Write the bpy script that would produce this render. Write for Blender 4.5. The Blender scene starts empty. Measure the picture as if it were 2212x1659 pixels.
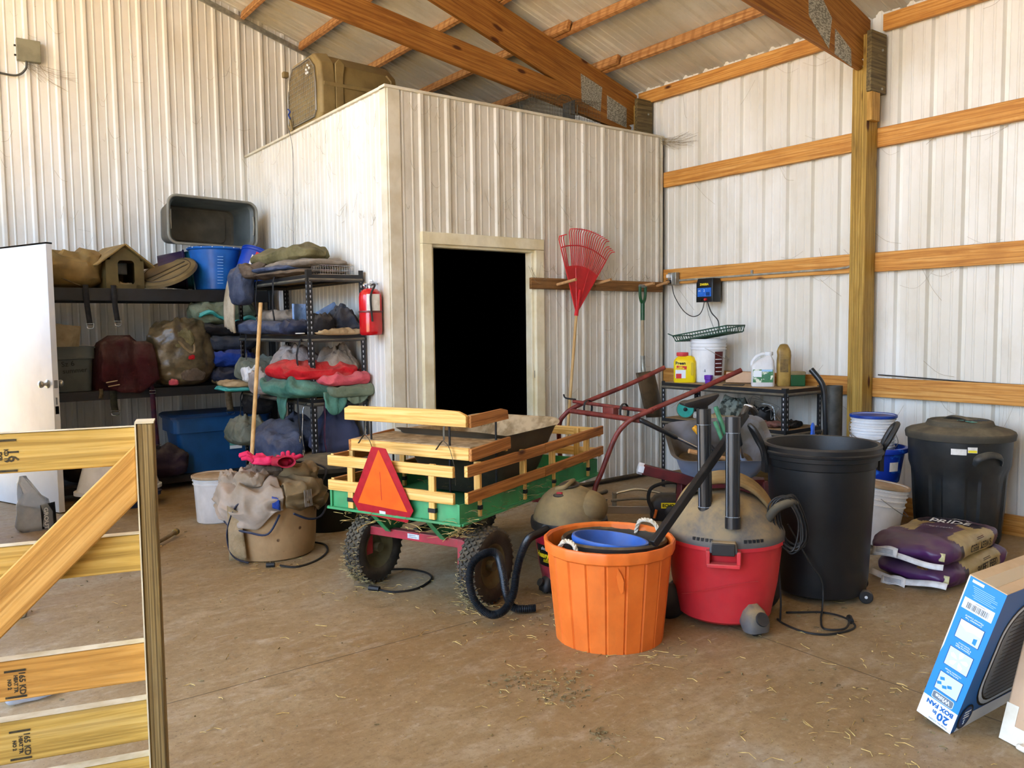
import bpy, bmesh, math, random
from mathutils import Vector, Matrix, Euler, noise
from mathutils.bvhtree import BVHTree
R = math.radians
PI = math.pi
SC = bpy.context.scene
COL = SC.collection

# ---------------------------------------------------------------- camera
cam_d = bpy.data.cameras.new('camera')
cam_d.lens = 28.69; cam_d.sensor_width = 36; cam_d.clip_end = 200
cam = bpy.data.objects.new('camera', cam_d); COL.objects.link(cam)
cam.matrix_world = Matrix(((0.80018975, 0.05168528, -0.59751568, 0),
                           (-0.59963397, 0.04961192, -0.7987351, 0),
                           (-0.01163894, 0.99743034, 0.0706912, 1.4),
                           (0, 0, 0, 1)))
SC.camera = cam
# ---------------------------------------------------------------- daylight, exposure
vs = SC.view_settings
vs.view_transform = 'Standard'; vs.look = 'None'; vs.gamma = 1; vs.use_curve_mapping = False
vs.exposure = 1.0
w = bpy.data.worlds.new('daylight'); SC.world = w; w.use_nodes = True
nt = w.node_tree; nt.nodes.clear()
wo = nt.nodes.new('ShaderNodeOutputWorld'); bg = nt.nodes.new('ShaderNodeBackground')
tc = nt.nodes.new('ShaderNodeTexCoord'); sx = nt.nodes.new('ShaderNodeSeparateXYZ')
rp = nt.nodes.new('ShaderNodeValToRGB')
rp.color_ramp.elements[0].position = 0.0; rp.color_ramp.elements[0].color = (0.68, 0.83, 1.0, 1)
rp.color_ramp.elements[1].position = 0.7; rp.color_ramp.elements[1].color = (0.36, 0.58, 1.0, 1)
nt.links.new(tc.outputs['Generated'], sx.inputs[0]); nt.links.new(sx.outputs['Z'], rp.inputs[0])
nt.links.new(rp.outputs[0], bg.inputs[0]); bg.inputs[1].default_value = 4.5
nt.links.new(bg.outputs[0], wo.inputs[0])
sun_d = bpy.data.lights.new('sun', 'SUN'); sun_d.energy = 22; sun_d.angle = R(0.6); sun_d.color = (1, .93, .82)
sun = bpy.data.objects.new('sun', sun_d); COL.objects.link(sun)
sun.rotation_euler = (R(28), R(-22), 0)      # high sun, lights the gravel yard outside the open doors only

def portal(name, loc, rot, sx_, sy_):
    d = bpy.data.lights.new(name, 'AREA'); d.shape = 'RECTANGLE'; d.size = sx_; d.size_y = sy_; d.energy = 1
    d.cycles.is_portal = True
    o = bpy.data.objects.new(name, d); COL.objects.link(o); o.location = loc; o.rotation_euler = rot
# ---------------------------------------------------------------- helpers
def lin(c):
    return tuple((x/12.92 if x <= .04045 else ((x+.055)/1.055)**2.4) for x in c)
def hx(s):
    s = s.lstrip('#'); return lin(tuple(int(s[i:i+2], 16)/255 for i in (0, 2, 4))) + (1,)
MATS = {}
def node(nt, t, **k):
    n = nt.nodes.new(t)
    for a, b in k.items(): setattr(n, a, b)
    return n
def ramp(nt, inp, stops):
    r = node(nt, 'ShaderNodeValToRGB'); cr = r.color_ramp
    while len(cr.elements) < len(stops): cr.elements.new(.5)
    for e, (p, c) in zip(cr.elements, stops):
        e.position = p; e.color = c if len(c) == 4 else tuple(c)+(1,)
    nt.links.new(inp, r.inputs[0]); return r.outputs[0]
def mixc(nt, f, a, b):
    m = node(nt, 'ShaderNodeMix', data_type='RGBA')
    for i, x in ((0, f), (6, a), (7, b)):
        if isinstance(x, bpy.types.NodeSocket): nt.links.new(x, m.inputs[i])
        else: m.inputs[i].default_value = x
    return m.outputs[2]
def mathn(nt, op, a, b=0.0, clamp=False):
    m = node(nt, 'ShaderNodeMath', operation=op, use_clamp=clamp)
    for i, x in ((0, a), (1, b)):
        if isinstance(x, bpy.types.NodeSocket): nt.links.new(x, m.inputs[i])
        else: m.inputs[i].default_value = x
    return m.outputs[0]
def coords(nt, stretch=(1, 1, 1), rnd=True):
    tc = node(nt, 'ShaderNodeTexCoord'); mp = node(nt, 'ShaderNodeMapping')
    mp.inputs['Scale'].default_value = stretch
    nt.links.new(tc.outputs['Object'], mp.inputs['Vector'])
    if rnd:
        oi = node(nt, 'ShaderNodeObjectInfo')
        s = mathn(nt, 'MULTIPLY', oi.outputs['Random'], 37.0)
        cb = node(nt, 'ShaderNodeCombineXYZ')
        for i in range(3): nt.links.new(s, cb.inputs[i])
        nt.links.new(cb.outputs[0], mp.inputs['Location'])
    return mp.outputs[0]
def noisen(nt, vec, scale, detail=4, rough=.55, dist=0):
    n = node(nt, 'ShaderNodeTexNoise'); n.inputs['Scale'].default_value = scale
    n.inputs['Detail'].default_value = detail; n.inputs['Roughness'].default_value = rough
    n.inputs['Distortion'].default_value = dist
    nt.links.new(vec, n.inputs['Vector']); return n.outputs[0]
def new_mat(name):
    m = bpy.data.materials.new(name); m.use_nodes = True; MATS[name] = m
    nt = m.node_tree; b = nt.nodes['Principled BSDF']
    return m, nt, b
def pm(name, c1, c2=None, rough=.5, metal=0, sc=6, lo=.4, hi=.62, stretch=(1, 1, 1), bump=0, bsc=40,
       dust=0, dustc='#a08c68', dlo=.35, dhi=.7, spec=.5, trans=0, ior=1.45, coat=0, alpha=1, bdist=.01, grime=0, grimec='#4a3c28', spots=0):
    m, nt, b = new_mat(name)
    vec = coords(nt, stretch)
    c = hx(c1)
    if c2:
        f = noisen(nt, vec, sc)
        c = ramp(nt, f, ((lo, hx(c1)), (hi, hx(c2))))
    if grime:
        g = ramp(nt, noisen(nt, coords(nt, (1, 1, .5)), 4.5, 8, .7), ((.48, (0, 0, 0)), (.75, (grime,)*3)))
        c = mixc(nt, g, c, hx(grimec))
    if spots:
        vo = node(nt, 'ShaderNodeTexVoronoi'); vo.inputs['Scale'].default_value = spots; nt.links.new(coords(nt), vo.inputs['Vector'])
        f1 = ramp(nt, vo.outputs['Distance'], ((.10, (1, 1, 1)), (.17, (0, 0, 0)))); f2 = ramp(nt, noisen(nt, coords(nt), 5), ((.48, (0, 0, 0)), (.56, (1, 1, 1))))
        c = mixc(nt, mathn(nt, 'MULTIPLY', f1, f2), c if isinstance(c, bpy.types.NodeSocket) else tuple(c), hx('#4a2e18'))
    rsock = rough
    if dust:
        ge = node(nt, 'ShaderNodeNewGeometry'); sp = node(nt, 'ShaderNodeSeparateXYZ')
        nt.links.new(ge.outputs['Normal'], sp.inputs[0])
        up = mathn(nt, 'MULTIPLY_ADD', sp.outputs['Z'], .8, True)
        up = ramp(nt, sp.outputs['Z'], ((.0, (.12,)*3), (.75, (1,)*3)))
        nn = ramp(nt, noisen(nt, coords(nt), 9, 6, .65), ((dlo, (.25,)*3), (dhi, (1,)*3)))
        f = mathn(nt, 'MULTIPLY', mathn(nt, 'MULTIPLY', up, nn), dust, True)
        c = mixc(nt, f, c, hx(dustc))
        rsock = mathn(nt, 'MULTIPLY_ADD', f, .5, True)
        rsock = mathn(nt, 'ADD', mathn(nt, 'MULTIPLY', f, .5), rough, True)
    if isinstance(c, bpy.types.NodeSocket): nt.links.new(c, b.inputs['Base Color'])
    else: b.inputs['Base Color'].default_value = c
    if isinstance(rsock, bpy.types.NodeSocket): nt.links.new(rsock, b.inputs['Roughness'])
    else: b.inputs['Roughness'].default_value = rsock
    b.inputs['Metallic'].default_value = metal; b.inputs['IOR'].default_value = ior
    b.inputs['Specular IOR Level'].default_value = spec
    b.inputs['Transmission Weight'].default_value = trans
    b.inputs['Coat Weight'].default_value = coat
    b.inputs['Alpha'].default_value = alpha
    if bump:
        bn = node(nt, 'ShaderNodeBump'); bn.inputs['Strength'].default_value = bump; bn.inputs['Distance'].default_value = bdist
        nt.links.new(noisen(nt, coords(nt, stretch), bsc, 5), bn.inputs['Height'])
        nt.links.new(bn.outputs[0], b.inputs['Normal'])
    return m
def wood(name, base, dark, light=None, rough=.6, grain=1.0, knots=True, stain=0, stainc='#5a4630', axis='x', flame=0, gs=24):
    """sawn timber; the grain runs along the local x axis of the board"""
    m, nt, b = new_mat(name)
    st = {'x': (1.1, gs, gs), 'y': (gs, 1.1, gs), 'z': (gs, gs, 1.1)}[axis]
    vec = coords(nt, st)
    n1 = noisen(nt, vec, 1.3, 5, .6, 1.6)
    c = ramp(nt, n1, ((.3, hx(dark)), (.5, hx(base)), (.72, hx(light or base))))
    n2 = noisen(nt, coords(nt, tuple(s*(3.2 if s > 2 else 1.5) for s in st)), 1.4, 3, .6, .4)
    c = mixc(nt, ramp(nt, n2, ((.5, (0, 0, 0)), (.75, (.45*grain,)*3))), c, hx(dark))
    wv = node(nt, 'ShaderNodeTexWave', wave_type='RINGS', rings_direction=axis.upper())
    wv.inputs['Scale'].default_value = .55; wv.inputs['Distortion'].default_value = 5; wv.inputs['Detail'].default_value = 2
    wv.inputs['Detail Scale'].default_value = .6
    nt.links.new(vec, wv.inputs['Vector'])
    c = mixc(nt, ramp(nt, wv.outputs[0], ((.80, (0, 0, 0)), (.97, (.5*grain,)*3))), c, hx(dark))
    if knots:
        kv = node(nt, 'ShaderNodeTexVoronoi'); kv.inputs['Scale'].default_value = 1.0
        ks = {'x': (2.2, 6, 6), 'y': (6, 2.2, 6), 'z': (6, 6, 2.2)}[axis]
        nt.links.new(coords(nt, ks), kv.inputs['Vector'])
        c = mixc(nt, ramp(nt, kv.outputs['Distance'], ((.07, (1, 1, 1)), (.13, (0, 0, 0)))), c, hx('#4a2410'))
    if flame:   # dark seeping resin stripes across the board
        fv = node(nt, 'ShaderNodeTexWave', wave_type='BANDS', bands_direction=axis.upper())
        fv.inputs['Scale'].default_value = 3.2; fv.inputs['Distortion'].default_value = 3.5; fv.inputs['Detail'].default_value = 2
        nt.links.new(coords(nt), fv.inputs['Vector'])
        c = mixc(nt, ramp(nt, fv.outputs[0], ((.55, (0, 0, 0)), (.95, (flame,)*3))), c, hx(dark))
    if stain:
        s = ramp(nt, noisen(nt, coords(nt), 2.6, 7, .7), ((.48, (0, 0, 0)), (.7, (stain,)*3)))
        c = mixc(nt, s, c, hx(stainc))
    nt.links.new(c, b.inputs['Base Color']); b.inputs['Roughness'].default_value = rough
    b.inputs['Specular IOR Level'].default_value = .3
    bn = node(nt, 'ShaderNodeBump'); bn.inputs['Strength'].default_value = .35; bn.inputs['Distance'].default_value = .004
    nt.links.new(n2, bn.inputs['Height']); nt.links.new(bn.outputs[0], b.inputs['Normal'])
    return m

class MB:
    def __init__(s): s.v = []; s.f = []; s.k = []; s.slot = 0
    def add(s, vs, fs, M=None):
        n = len(s.v)
        s.v += [tuple(M @ Vector(p)) if M else tuple(p) for p in vs]
        s.f += [tuple(i+n for i in f) for f in fs]; s.k += [s.slot]*len(fs); return s
    def box(s, c, d, M=None, taper=None):
        x, y, z = (a/2 for a in d); vs = []
        for k in (-1, 1):
            t = taper if (taper and k > 0) else 1
            for a, b_ in ((-1, -1), (1, -1), (1, 1), (-1, 1)): vs.append((c[0]+a*x*t, c[1]+b_*y*t, c[2]+k*z))
        return s.add(vs, [(3, 2, 1, 0), (4, 5, 6, 7), (0, 1, 5, 4), (1, 2, 6, 5), (2, 3, 7, 6), (3, 0, 4, 7)], M)
    def loft(s, rings, cap=(True, True), M=None, closed=True):
        n = len(rings[0]); vs = [p for r in rings for p in r]; fs = []
        for i in range(len(rings)-1):
            for j in range(n if closed else n-1):
                a = i*n+j; b_ = i*n+(j+1) % n; fs.append((a, b_, b_+n, a+n))
        if cap[0]: fs.append(tuple(range(n))[::-1])
        if cap[1]: fs.append(tuple(range((len(rings)-1)*n, len(rings)*n)))
        return s.add(vs, fs, M)
    def lathe(s, prof, n=32, M=None, cap=(True, True), sx=1, sy=1, wob=None):
        rings = []
        for r, z in prof:
            rings.append([(r*sx*math.cos(2*PI*j/n)*(wob(j/n, z) if wob else 1), r*sy*math.sin(2*PI*j/n)*(wob(j/n, z) if wob else 1), z) for j in range(n)])
        return s.loft(rings, cap, M)
    def tube(s, pts, r, n=10, closed=False, cap=True, M=None, flat=1.0, rr=None):
        P = [Vector(p) for p in pts]; m = len(P); rings = []; up = None
        for i in range(m):
            if closed: t = P[(i+1) % m]-P[i-1]
            else: t = P[min(i+1, m-1)]-P[max(i-1, 0)]
            if t.length < 1e-9: t = Vector((0, 0, 1))
            t.normalize()
            if up is None:
                up = Vector((0, 0, 1)) if abs(t.z) < .9 else Vector((1, 0, 0))
            u = up-t*up.dot(t)
            if u.length < 1e-6: u = t.orthogonal()
            u.normalize(); w_ = t.cross(u); up = u
            q = rr[i] if rr else r
            rings.append([tuple(P[i]+u*q*flat*math.cos(2*PI*j/n)+w_*q*math.sin(2*PI*j/n)) for j in range(n)])
        if closed:
            rings.append(rings[0]); return s.loft(rings, (False, False), M)
        return s.loft(rings, (cap, cap), M)
    def prism(s, poly, h, M=None, z0=0):
        n = len(poly); vs = [(x, y, z0) for x, y in poly]+[(x, y, z0+h) for x, y in poly]
        fs = [tuple(range(n))[::-1], tuple(range(n, 2*n))]+[(i, (i+1) % n, (i+1) % n+n, i+n) for i in range(n)]
        return s.add(vs, fs, M)
    def sphere(s, c, r, n=16, m=10, M=None):
        r = r if isinstance(r, tuple) else (r, r, r); rings = []
        for i in range(1, m):
            a = PI*i/m
            rings.append([(c[0]+r[0]*math.sin(a)*math.cos(2*PI*j/n), c[1]+r[1]*math.sin(a)*math.sin(2*PI*j/n), c[2]-r[2]*math.cos(a)) for j in range(n)])
        return s.loft(rings, (True, True), M)
    def grid(s, fn, nu, nv, M=None):
        vs = [fn(i/nu, j/nv) for j in range(nv+1) for i in range(nu+1)]
        fs = [(j*(nu+1)+i, j*(nu+1)+i+1, (j+1)*(nu+1)+i+1, (j+1)*(nu+1)+i) for j in range(nv) for i in range(nu)]
        return s.add(vs, fs, M)
    def build(s, name, mat, parent=None, M=None, smooth=35, bevel=0, solid=0, sub=0, kind=None, label=None, disp=None):
        me = bpy.data.meshes.new(name); me.from_pydata(s.v, [], s.f)
        ms = mat if isinstance(mat, (list, tuple)) else [mat]
        for m in ms: me.materials.append(MATS[m] if isinstance(m, str) else m)
        for p, k in zip(me.polygons, s.k): p.material_index = k
        bm = bmesh.new(); bm.from_mesh(me); bmesh.ops.recalc_face_normals(bm, faces=bm.faces); bm.to_mesh(me); bm.free()
        if smooth:
            for p in me.polygons: p.use_smooth = True
            me.set_sharp_from_angle(angle=R(smooth))
        o = bpy.data.objects.new(name, me); COL.objects.link(o)
        if parent: o.parent = parent
        if M is not None: o.matrix_local = M
        if solid:
            q = o.modifiers.new('solid', 'SOLIDIFY'); q.thickness = solid; q.offset = -1
        if bevel:
            q = o.modifiers.new('bevel', 'BEVEL'); q.width = bevel; q.segments = 2; q.limit_method = 'ANGLE'; q.angle_limit = R(40)
        if sub:
            q = o.modifiers.new('sub', 'SUBSURF'); q.levels = sub; q.render_levels = sub
        if kind: o['kind'] = kind
        if label: o['label'] = label
        return o
def T(x=0, y=0, z=0): return Matrix.Translation((x, y, z))
def RZ(a): return Matrix.Rotation(R(a), 4, 'Z')
def RX(a): return Matrix.Rotation(R(a), 4, 'X')
def RY(a): return Matrix.Rotation(R(a), 4, 'Y')
def thing(name, label, cat, loc=(0, 0, 0), rz=0, group=None, M=None):
    o = bpy.data.objects.new(name, None); COL.objects.link(o); o.empty_display_size = .05
    o.matrix_local = M if M is not None else T(*loc) @ RZ(rz)
    return tag(o, label, cat, group)
def tag(o, label, cat, group=None, kind=None):
    o['label'] = label; o['category'] = cat
    if group: o['group'] = group
    if kind: o['kind'] = kind
    return o
def struct(o): o['kind'] = 'structure'; return o
def frame(p0, p1, up=(0, 0, 1)):
    """matrix with x along p0->p1, z near 'up', origin at p0; returns (matrix, length)"""
    p0 = Vector(p0); p1 = Vector(p1); x = (p1-p0); L = x.length; x.normalize()
    z = Vector(up); z = (z-x*z.dot(x)).normalized(); y = z.cross(x)
    return Matrix((( x.x, y.x, z.x, p0.x), (x.y, y.y, z.y, p0.y), (x.z, y.z, z.z, p0.z), (0, 0, 0, 1))), L
def board(name, p0, p1, h, t, mat, parent=None, up=(0, 0, 1), bevel=.003, label=None, poly=None):
    """a sawn board from p0 to p1 (centre line), h measured along 'up', t across"""
    M, L = frame(p0, p1, up); mb = MB()
    if poly: mb.prism([(x, z) for x, z in poly(L)], t, Matrix(((1, 0, 0, 0), (0, 0, 1, -t/2), (0, 1, 0, 0), (0, 0, 0, 1))))
    else: mb.box((L/2, 0, 0), (L, t, h))
    return mb.build(name, mat, parent, M, bevel=bevel, label=label)
def rrect(w, d, r, n=5, z=0, cx=0, cy=0):
    r = min(r, w/2-1e-4, d/2-1e-4); out = []
    for qx, qy, a0 in ((1, 1, 0), (-1, 1, 90), (-1, -1, 180), (1, -1, 270)):
        for i in range(n+1):
            a = R(a0+90*i/n); out.append((cx+qx*(w/2-r)+r*math.cos(a), cy+qy*(d/2-r)+r*math.sin(a), z))
    return out
def spline(pts, n=8, closed=False):
    P = [Vector(p) for p in pts]; out = []; m = len(P)
    rng = range(m if closed else m-1)
    for i in rng:
        g = lambda k: P[k % m] if closed else P[max(0, min(m-1, k))]
        a, b_, c, d = g(i-1), g(i), g(i+1), g(i+2)
        for j in range(n):
            t = j/n
            out.append(.5*((2*b_)+(c-a)*t+(2*a-5*b_+4*c-d)*t*t+(3*b_-a-3*c+d)*t**3))
    if not closed: out.append(P[-1])
    return out
def text(s, size, mat, parent=None, M=None, name='lettering', align='CENTER', thick=.0006, sx=1, fn=None, bold=0, res=2):
    cu = bpy.data.curves.new(name, 'FONT'); cu.body = s; cu.size = size; cu.align_x = align; cu.align_y = 'CENTER'
    cu.resolution_u = res; cu.offset = bold
    if not fn: cu.extrude = thick
    to = bpy.data.objects.new(name, cu); COL.objects.link(to)
    dg = bpy.context.evaluated_depsgraph_get(); dg.update()
    me = bpy.data.meshes.new_from_object(to.evaluated_get(dg))
    bpy.data.objects.remove(to); bpy.data.curves.remove(cu)
    me.materials.clear(); me.materials.append(MATS[mat])
    if sx != 1 or fn:
        for v in me.vertices:
            v.co.x *= sx
            if fn: v.co = fn(v.co)
    o = bpy.data.objects.new(name, me); COL.objects.link(o)
    if parent: o.parent = parent
    if M is not None: o.matrix_local = M
    return o
def patch(name, fn, mat, parent, nu=1, nv=1, M=None, solid=0):
    return MB().grid(fn, nu, nv).build(name, mat, parent, M, solid=solid)
def print_bars(name, mat, parent, M, n, w_, pitch, t=.0016, frac=.85):
    rnd = random.Random(n*7)
    for k in range(n): MB().box((w_*(frac*rnd.uniform(.7, 1.1)-.85)/2, -(k-(n-1)/2)*pitch, 0), (w_*min(1, frac*rnd.uniform(.7, 1.15)), t, .0006)).build(name, mat, parent, M)
def cyl(name, p0, p1, r, mat, parent=None, n=14, r2=None):
    return MB().tube([p0, p1], r, n, rr=[r, r2 if r2 is not None else r]).build(name, mat, parent)
def fab(p, amp, seed, f=3.0):
    v = Vector(p)*f+Vector((seed*7.3, seed*3.1, seed*1.7))
    return amp*(noise.noise(v)+.5*noise.noise(v*2.1)+.25*noise.noise(v*4.3))
def cloth(a, b_, c, seed, fold=.25, ex=.5, n=52, m=24, fd=None, rough=1.0, layers=0, taper=0):
    """a folded or bunched piece of cloth: rounded slab a x b x c with creases, sitting on z=0"""
    rnd = random.Random(seed); dirs = []
    for _ in range(5):
        th = rnd.uniform(0, PI) if fd is None else fd+rnd.uniform(-.35, .35)
        dirs.append((math.cos(th), math.sin(th), rnd.uniform(2.5, 6.5)/max(a, b_)*.5, rnd.uniform(0, 6.28), rnd.uniform(.3, 1)))
    fold = min(fold, .38); mb = MB(); rings = []
    sg = lambda v, e: math.copysign(abs(v)**e, v)
    for i in range(1, m):
        ph = -PI/2+PI*i/m; ring = []
        for j in range(n):
            th = 2*PI*j/n
            x = a/2*sg(math.cos(ph), .5)*sg(math.cos(th), ex); y = b_/2*sg(math.cos(ph), .5)*sg(math.sin(th), ex)
            z = c/2*sg(math.sin(ph), .8)+c/2
            d = 0
            for dx, dy, fr, p0, am in dirs:
                s_ = math.sin((x*dx+y*dy)*fr*2*PI+p0+2.6*noise.noise(Vector((x*5, y*5, z*4+seed))))
                d += am*((1-s_*s_)**1.5-.4)
            d = d/3*fold*min(c, .15, min(a, b_)*.4)*1.7
            k = 1+fab((x, y, z), .16*rough, seed, 2.5/max(a, b_)*1.0)
            ed = 0
            if layers: ed = .012*math.cos(z/c*layers*2*PI)
            zz = z+(d+fab((x, y, 0), .25*min(c, .2)*rough, seed+5, 4/max(a, b_)))*(z/c)
            q_ = Vector((x*7+seed, y*7, z*11)); q_ += Vector((noise.noise(q_), noise.noise(q_+Vector((5, 5, 5))), 0))*.9; w2 = ((1-abs(noise.noise(q_))*3)*.016+(1-abs(noise.noise(q_*2.3))*3)*.007)*fold*2.6*min(1, min(a, b_)/.4)
            k *= 1-taper*max(0, z/c)**1.3
            ring.append((x*k+(ed+w2)*math.cos(th), y*k+(ed+w2)*math.sin(th), max(0, zz+.5*w2*(z/c))))
        rings.append(ring)
    return mb.loft(rings, (True, True))
# ---------------------------------------------------------------- materials
pm('white_steel', '#dcd9cf', '#cfcabb', .42, sc=2.2, stretch=(1, 1, .35), bump=.03, bsc=6, grime=.38, grimec='#9b8a66', spec=.45)
pm('white_steel_clean', '#e3e2dc', '#d8d5ca', .35, sc=2.0, stretch=(1, 1, .4), grime=.22, grimec='#a5946e', spec=.5)
pm('roof_steel', '#d6d5cd', '#bdb9ac', .38, sc=1.4, stretch=(.3, 1, 1), grime=.3, grimec='#8b8371', spec=.5)
pm('trim_white', '#d9d4c3', '#c9c0a8', .55, sc=5, grime=.25, grimec='#8a7a58')
pm('cream_paint', '#e6dfc4', '#d8cda8', .5, sc=5, grime=.3, grimec='#8a7a58')
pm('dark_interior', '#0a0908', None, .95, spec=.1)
pm('gravel', '#d2ac72', '#bd9660', .95, sc=3)
wood('lumber', '#cb9044', '#a3682a', '#dcab62', stain=.25, stainc='#8a4c18')
wood('lumber_z', '#b98e44', '#8b6425', '#cfa75a', axis='z', stain=.35, stainc='#5f4a24')
wood('purlin_wood', '#b98650', '#86542a', '#cba068', flame=.5)
wood('truss_wood', '#9c682c', '#75461a', '#b07c3c', stain=.3, stainc='#6f4218')
wood('post_wood', '#a8863c', '#7e6024', '#bb9c52', stain=.4, stainc='#4f4020')
wood('old_wood', '#6b5c3a', '#40351f', '#85734a', stain=.5, stainc='#2c2415')
pm('galvanized', '#8e8f88', '#a9a99f', .45, .7, sc=20)
pm('door_white', '#e9edf2', '#dde3ec', .3, sc=2.5, grime=.12, grimec='#a89878')
pm('brushed_nickel', '#b9b7b0', None, .28, 1)
wood('post_wood_z', '#a8863c', '#7e6024', '#bb9c52', axis='z', stain=.3, stainc='#6f5826')
pm('gusset', '#b9b9ad', '#77776c', .5, .3, sc=60, stretch=(1,1,2.5), lo=.45, hi=.55)
pm('cobweb', '#a09070', '#7c6c4c', .95, sc=20)
pm('straw', '#c9ad68', '#8d7440', .9, sc=30)
pm('hay', '#8a7a52', '#5c4d30', .95, sc=30)

def concrete():
    m, nt, b = new_mat('concrete')
    v = coords(nt, (1, 1, 1), False)
    base = ramp(nt, noisen(nt, v, .55, 6, .6, .4), ((.36, hx('#8a7046')), (.5, hx('#9c8660')), (.62, hx('#aaa28e'))))
    fine = noisen(nt, v, 9, 8, .68, .3)
    base = mixc(nt, ramp(nt, fine, ((.42, (.5,)*3), (.62, (0, 0, 0)))), base, hx('#8d7450'))
    lt = noisen(nt, coords(nt, (1, 2.2, 1), False), 3.1, 7, .65, 1.0)
    base = mixc(nt, ramp(nt, lt, ((.53, (0, 0, 0)), (.72, (.3,)*3))), base, hx('#c6bba4'))
    dk = noisen(nt, coords(nt, (1.6, 1, 1), False), 1.6, 8, .7, .6)
    base = mixc(nt, ramp(nt, dk, ((.57, (0, 0, 0)), (.74, (.6,)*3))), base, hx('#80643d'))
    sp = noisen(nt, v, 70, 3, .6)
    base = mixc(nt, ramp(nt, sp, ((.62, (0, 0, 0)), (.70, (.6,)*3))), base, hx('#4c3a22'))
    tc2 = node(nt, 'ShaderNodeTexCoord'); mp2 = node(nt, 'ShaderNodeMapping'); mp2.inputs['Rotation'].default_value = (0, 0, R(33)); mp2.inputs['Scale'].default_value = (1.5, 3.4, 1)
    nt.links.new(tc2.outputs['Object'], mp2.inputs['Vector'])
    sk = noisen(nt, mp2.outputs[0], 4.5, 10, .78, .3)
    md = noisen(nt, v, 30, 6, .75, .2)
    base = mixc(nt, ramp(nt, md, ((.50, (0, 0, 0)), (.66, (.42,)*3))), base, hx('#6b5230'))
    base = mixc(nt, ramp(nt, md, ((.30, (.3,)*3), (.44, (0, 0, 0)))), base, hx('#c9bfa8'))
    base = mixc(nt, ramp(nt, sk, ((.52, (0, 0, 0)), (.68, (.5,)*3))), base, hx('#6f5632'))
    base = mixc(nt, ramp(nt, sk, ((.30, (.4,)*3), (.44, (0, 0, 0)))), base, hx('#c4bcaa'))
    # control joints cut in the slab
    pos = node(nt, 'ShaderNodeSeparateXYZ'); nt.links.new(v, pos.inputs[0])
    def line(sock, at, wdt):
        d = mathn(nt, 'ABSOLUTE', mathn(nt, 'SUBTRACT', sock, at))
        return mathn(nt, 'LESS_THAN', d, wdt)
    wob = mathn(nt, 'MULTIPLY', noisen(nt, v, 3, 3), .012)
    jx = mathn(nt, 'ADD', pos.outputs['X'], wob); jy = mathn(nt, 'ADD', pos.outputs['Y'], wob)
    j = mathn(nt, 'MAXIMUM', line(jy, 3.17, .003), line(jx, 3.02, .003))
    base = mixc(nt, mathn(nt, 'MULTIPLY', j, .75), base, hx('#3e2f1c'))
    nt.links.new(base, b.inputs['Base Color'])
    r = ramp(nt, fine, ((.35, (.5,)*3), (.65, (.78,)*3))); nt.links.new(r, b.inputs['Roughness'])
    bn = node(nt, 'ShaderNodeBump'); bn.inputs['Strength'].default_value = .25; bn.inputs['Distance'].default_value = .01
    nt.links.new(fine, bn.inputs['Height']); nt.links.new(bn.outputs[0], b.inputs['Normal'])
concrete()

# ---------------------------------------------------------------- the setting
XW, YB, YF, XL = 5.80, 8.25, 5.31, 2.88       # right wall, gable wall, room front, room left face
def roofz(x): return 3.64+.31*(5.75-x) if x > -1.5 else 3.64+.31*7.25-.31*(-1.5-x)
PITCH = .2286
def profile(s0, s1, phase=0, hgt=.016):
    """(s, offset) outline of ribbed steel sheeting"""
    pts = []; k = math.floor((s0-phase)/PITCH)-1
    while phase+k*PITCH < s1+PITCH:
        c = phase+k*PITCH
        for ds, o in ((-.026, 0), (-.012, hgt), (.012, hgt), (.026, 0), (.064, 0), (.070, .004), (.078, .004), (.084, 0), (.142, 0), (.148, .004), (.156, .004), (.162, 0)):
            if s0 < c+ds < s1: pts.append((c+ds, o))
        k += 1
    return [(s0, 0)]+pts+[(s1, 0)]
def ribbed(name, s0, s1, zlo, zhi, fn, mat, phase=0, hgt=.016, parent=None, thick=.004):
    pr = profile(s0, s1, phase, hgt); mb = MB(); vs = []; fs = []
    nz = 2
    for s, o in pr:
        a = zlo(s) if callable(zlo) else zlo; b_ = zhi(s) if callable(zhi) else zhi
        vs += [fn(s, o, a), fn(s, o, b_), fn(s, o-thick, a), fn(s, o-thick, b_)]
    for i in range(len(pr)-1):
        a = i*4; b_ = a+4
        fs += [(a, b_, b_+1, a+1), (a+2, a+3, b_+3, b_+2), (a+1, b_+1, b_+3, a+3), (a, a+2, b_+2, b_)]
    e = (len(pr)-1)*4
    fs += [(0, 1, 3, 2), (e, e+2, e+3, e+1)]
    return mb.add(vs, fs).build(name, mat, parent, smooth=0)

struct(MB().box((1.2, 1.6, -.1), (9.3, 13.4, .2)).build('floor', 'concrete', smooth=0))
# gable wall behind everything (faces -y), ribs stand proud towards the viewer
GD = (-.60, .30, 2.08)     # walk-in doorway in the gable wall; the white door belongs to it
BY = lambda s, o, z: (s, YB-o, z)
wb = struct(ribbed('wall_back', GD[1], 5.79, 0, lambda s: roofz(s)+.03, BY, 'white_steel_clean', phase=.545))
ribbed('wall_back_panel', -3.4, GD[0], 0, lambda s: roofz(s)+.03, BY, 'white_steel_clean', phase=.545, parent=wb)
ribbed('wall_back_header', GD[0], GD[1], GD[2], lambda s: roofz(s)+.03, BY, 'white_steel_clean', phase=.545, parent=wb)
st_ = MB()
for k in range(11): st_.box((-.50, 6.35, .10+.2*k), (.04, 3.8, .192))
struct(st_.build('wall_light_block', 'old_wood', smooth=0))  # added unseen plank screen, keeps side light off the rack
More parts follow.
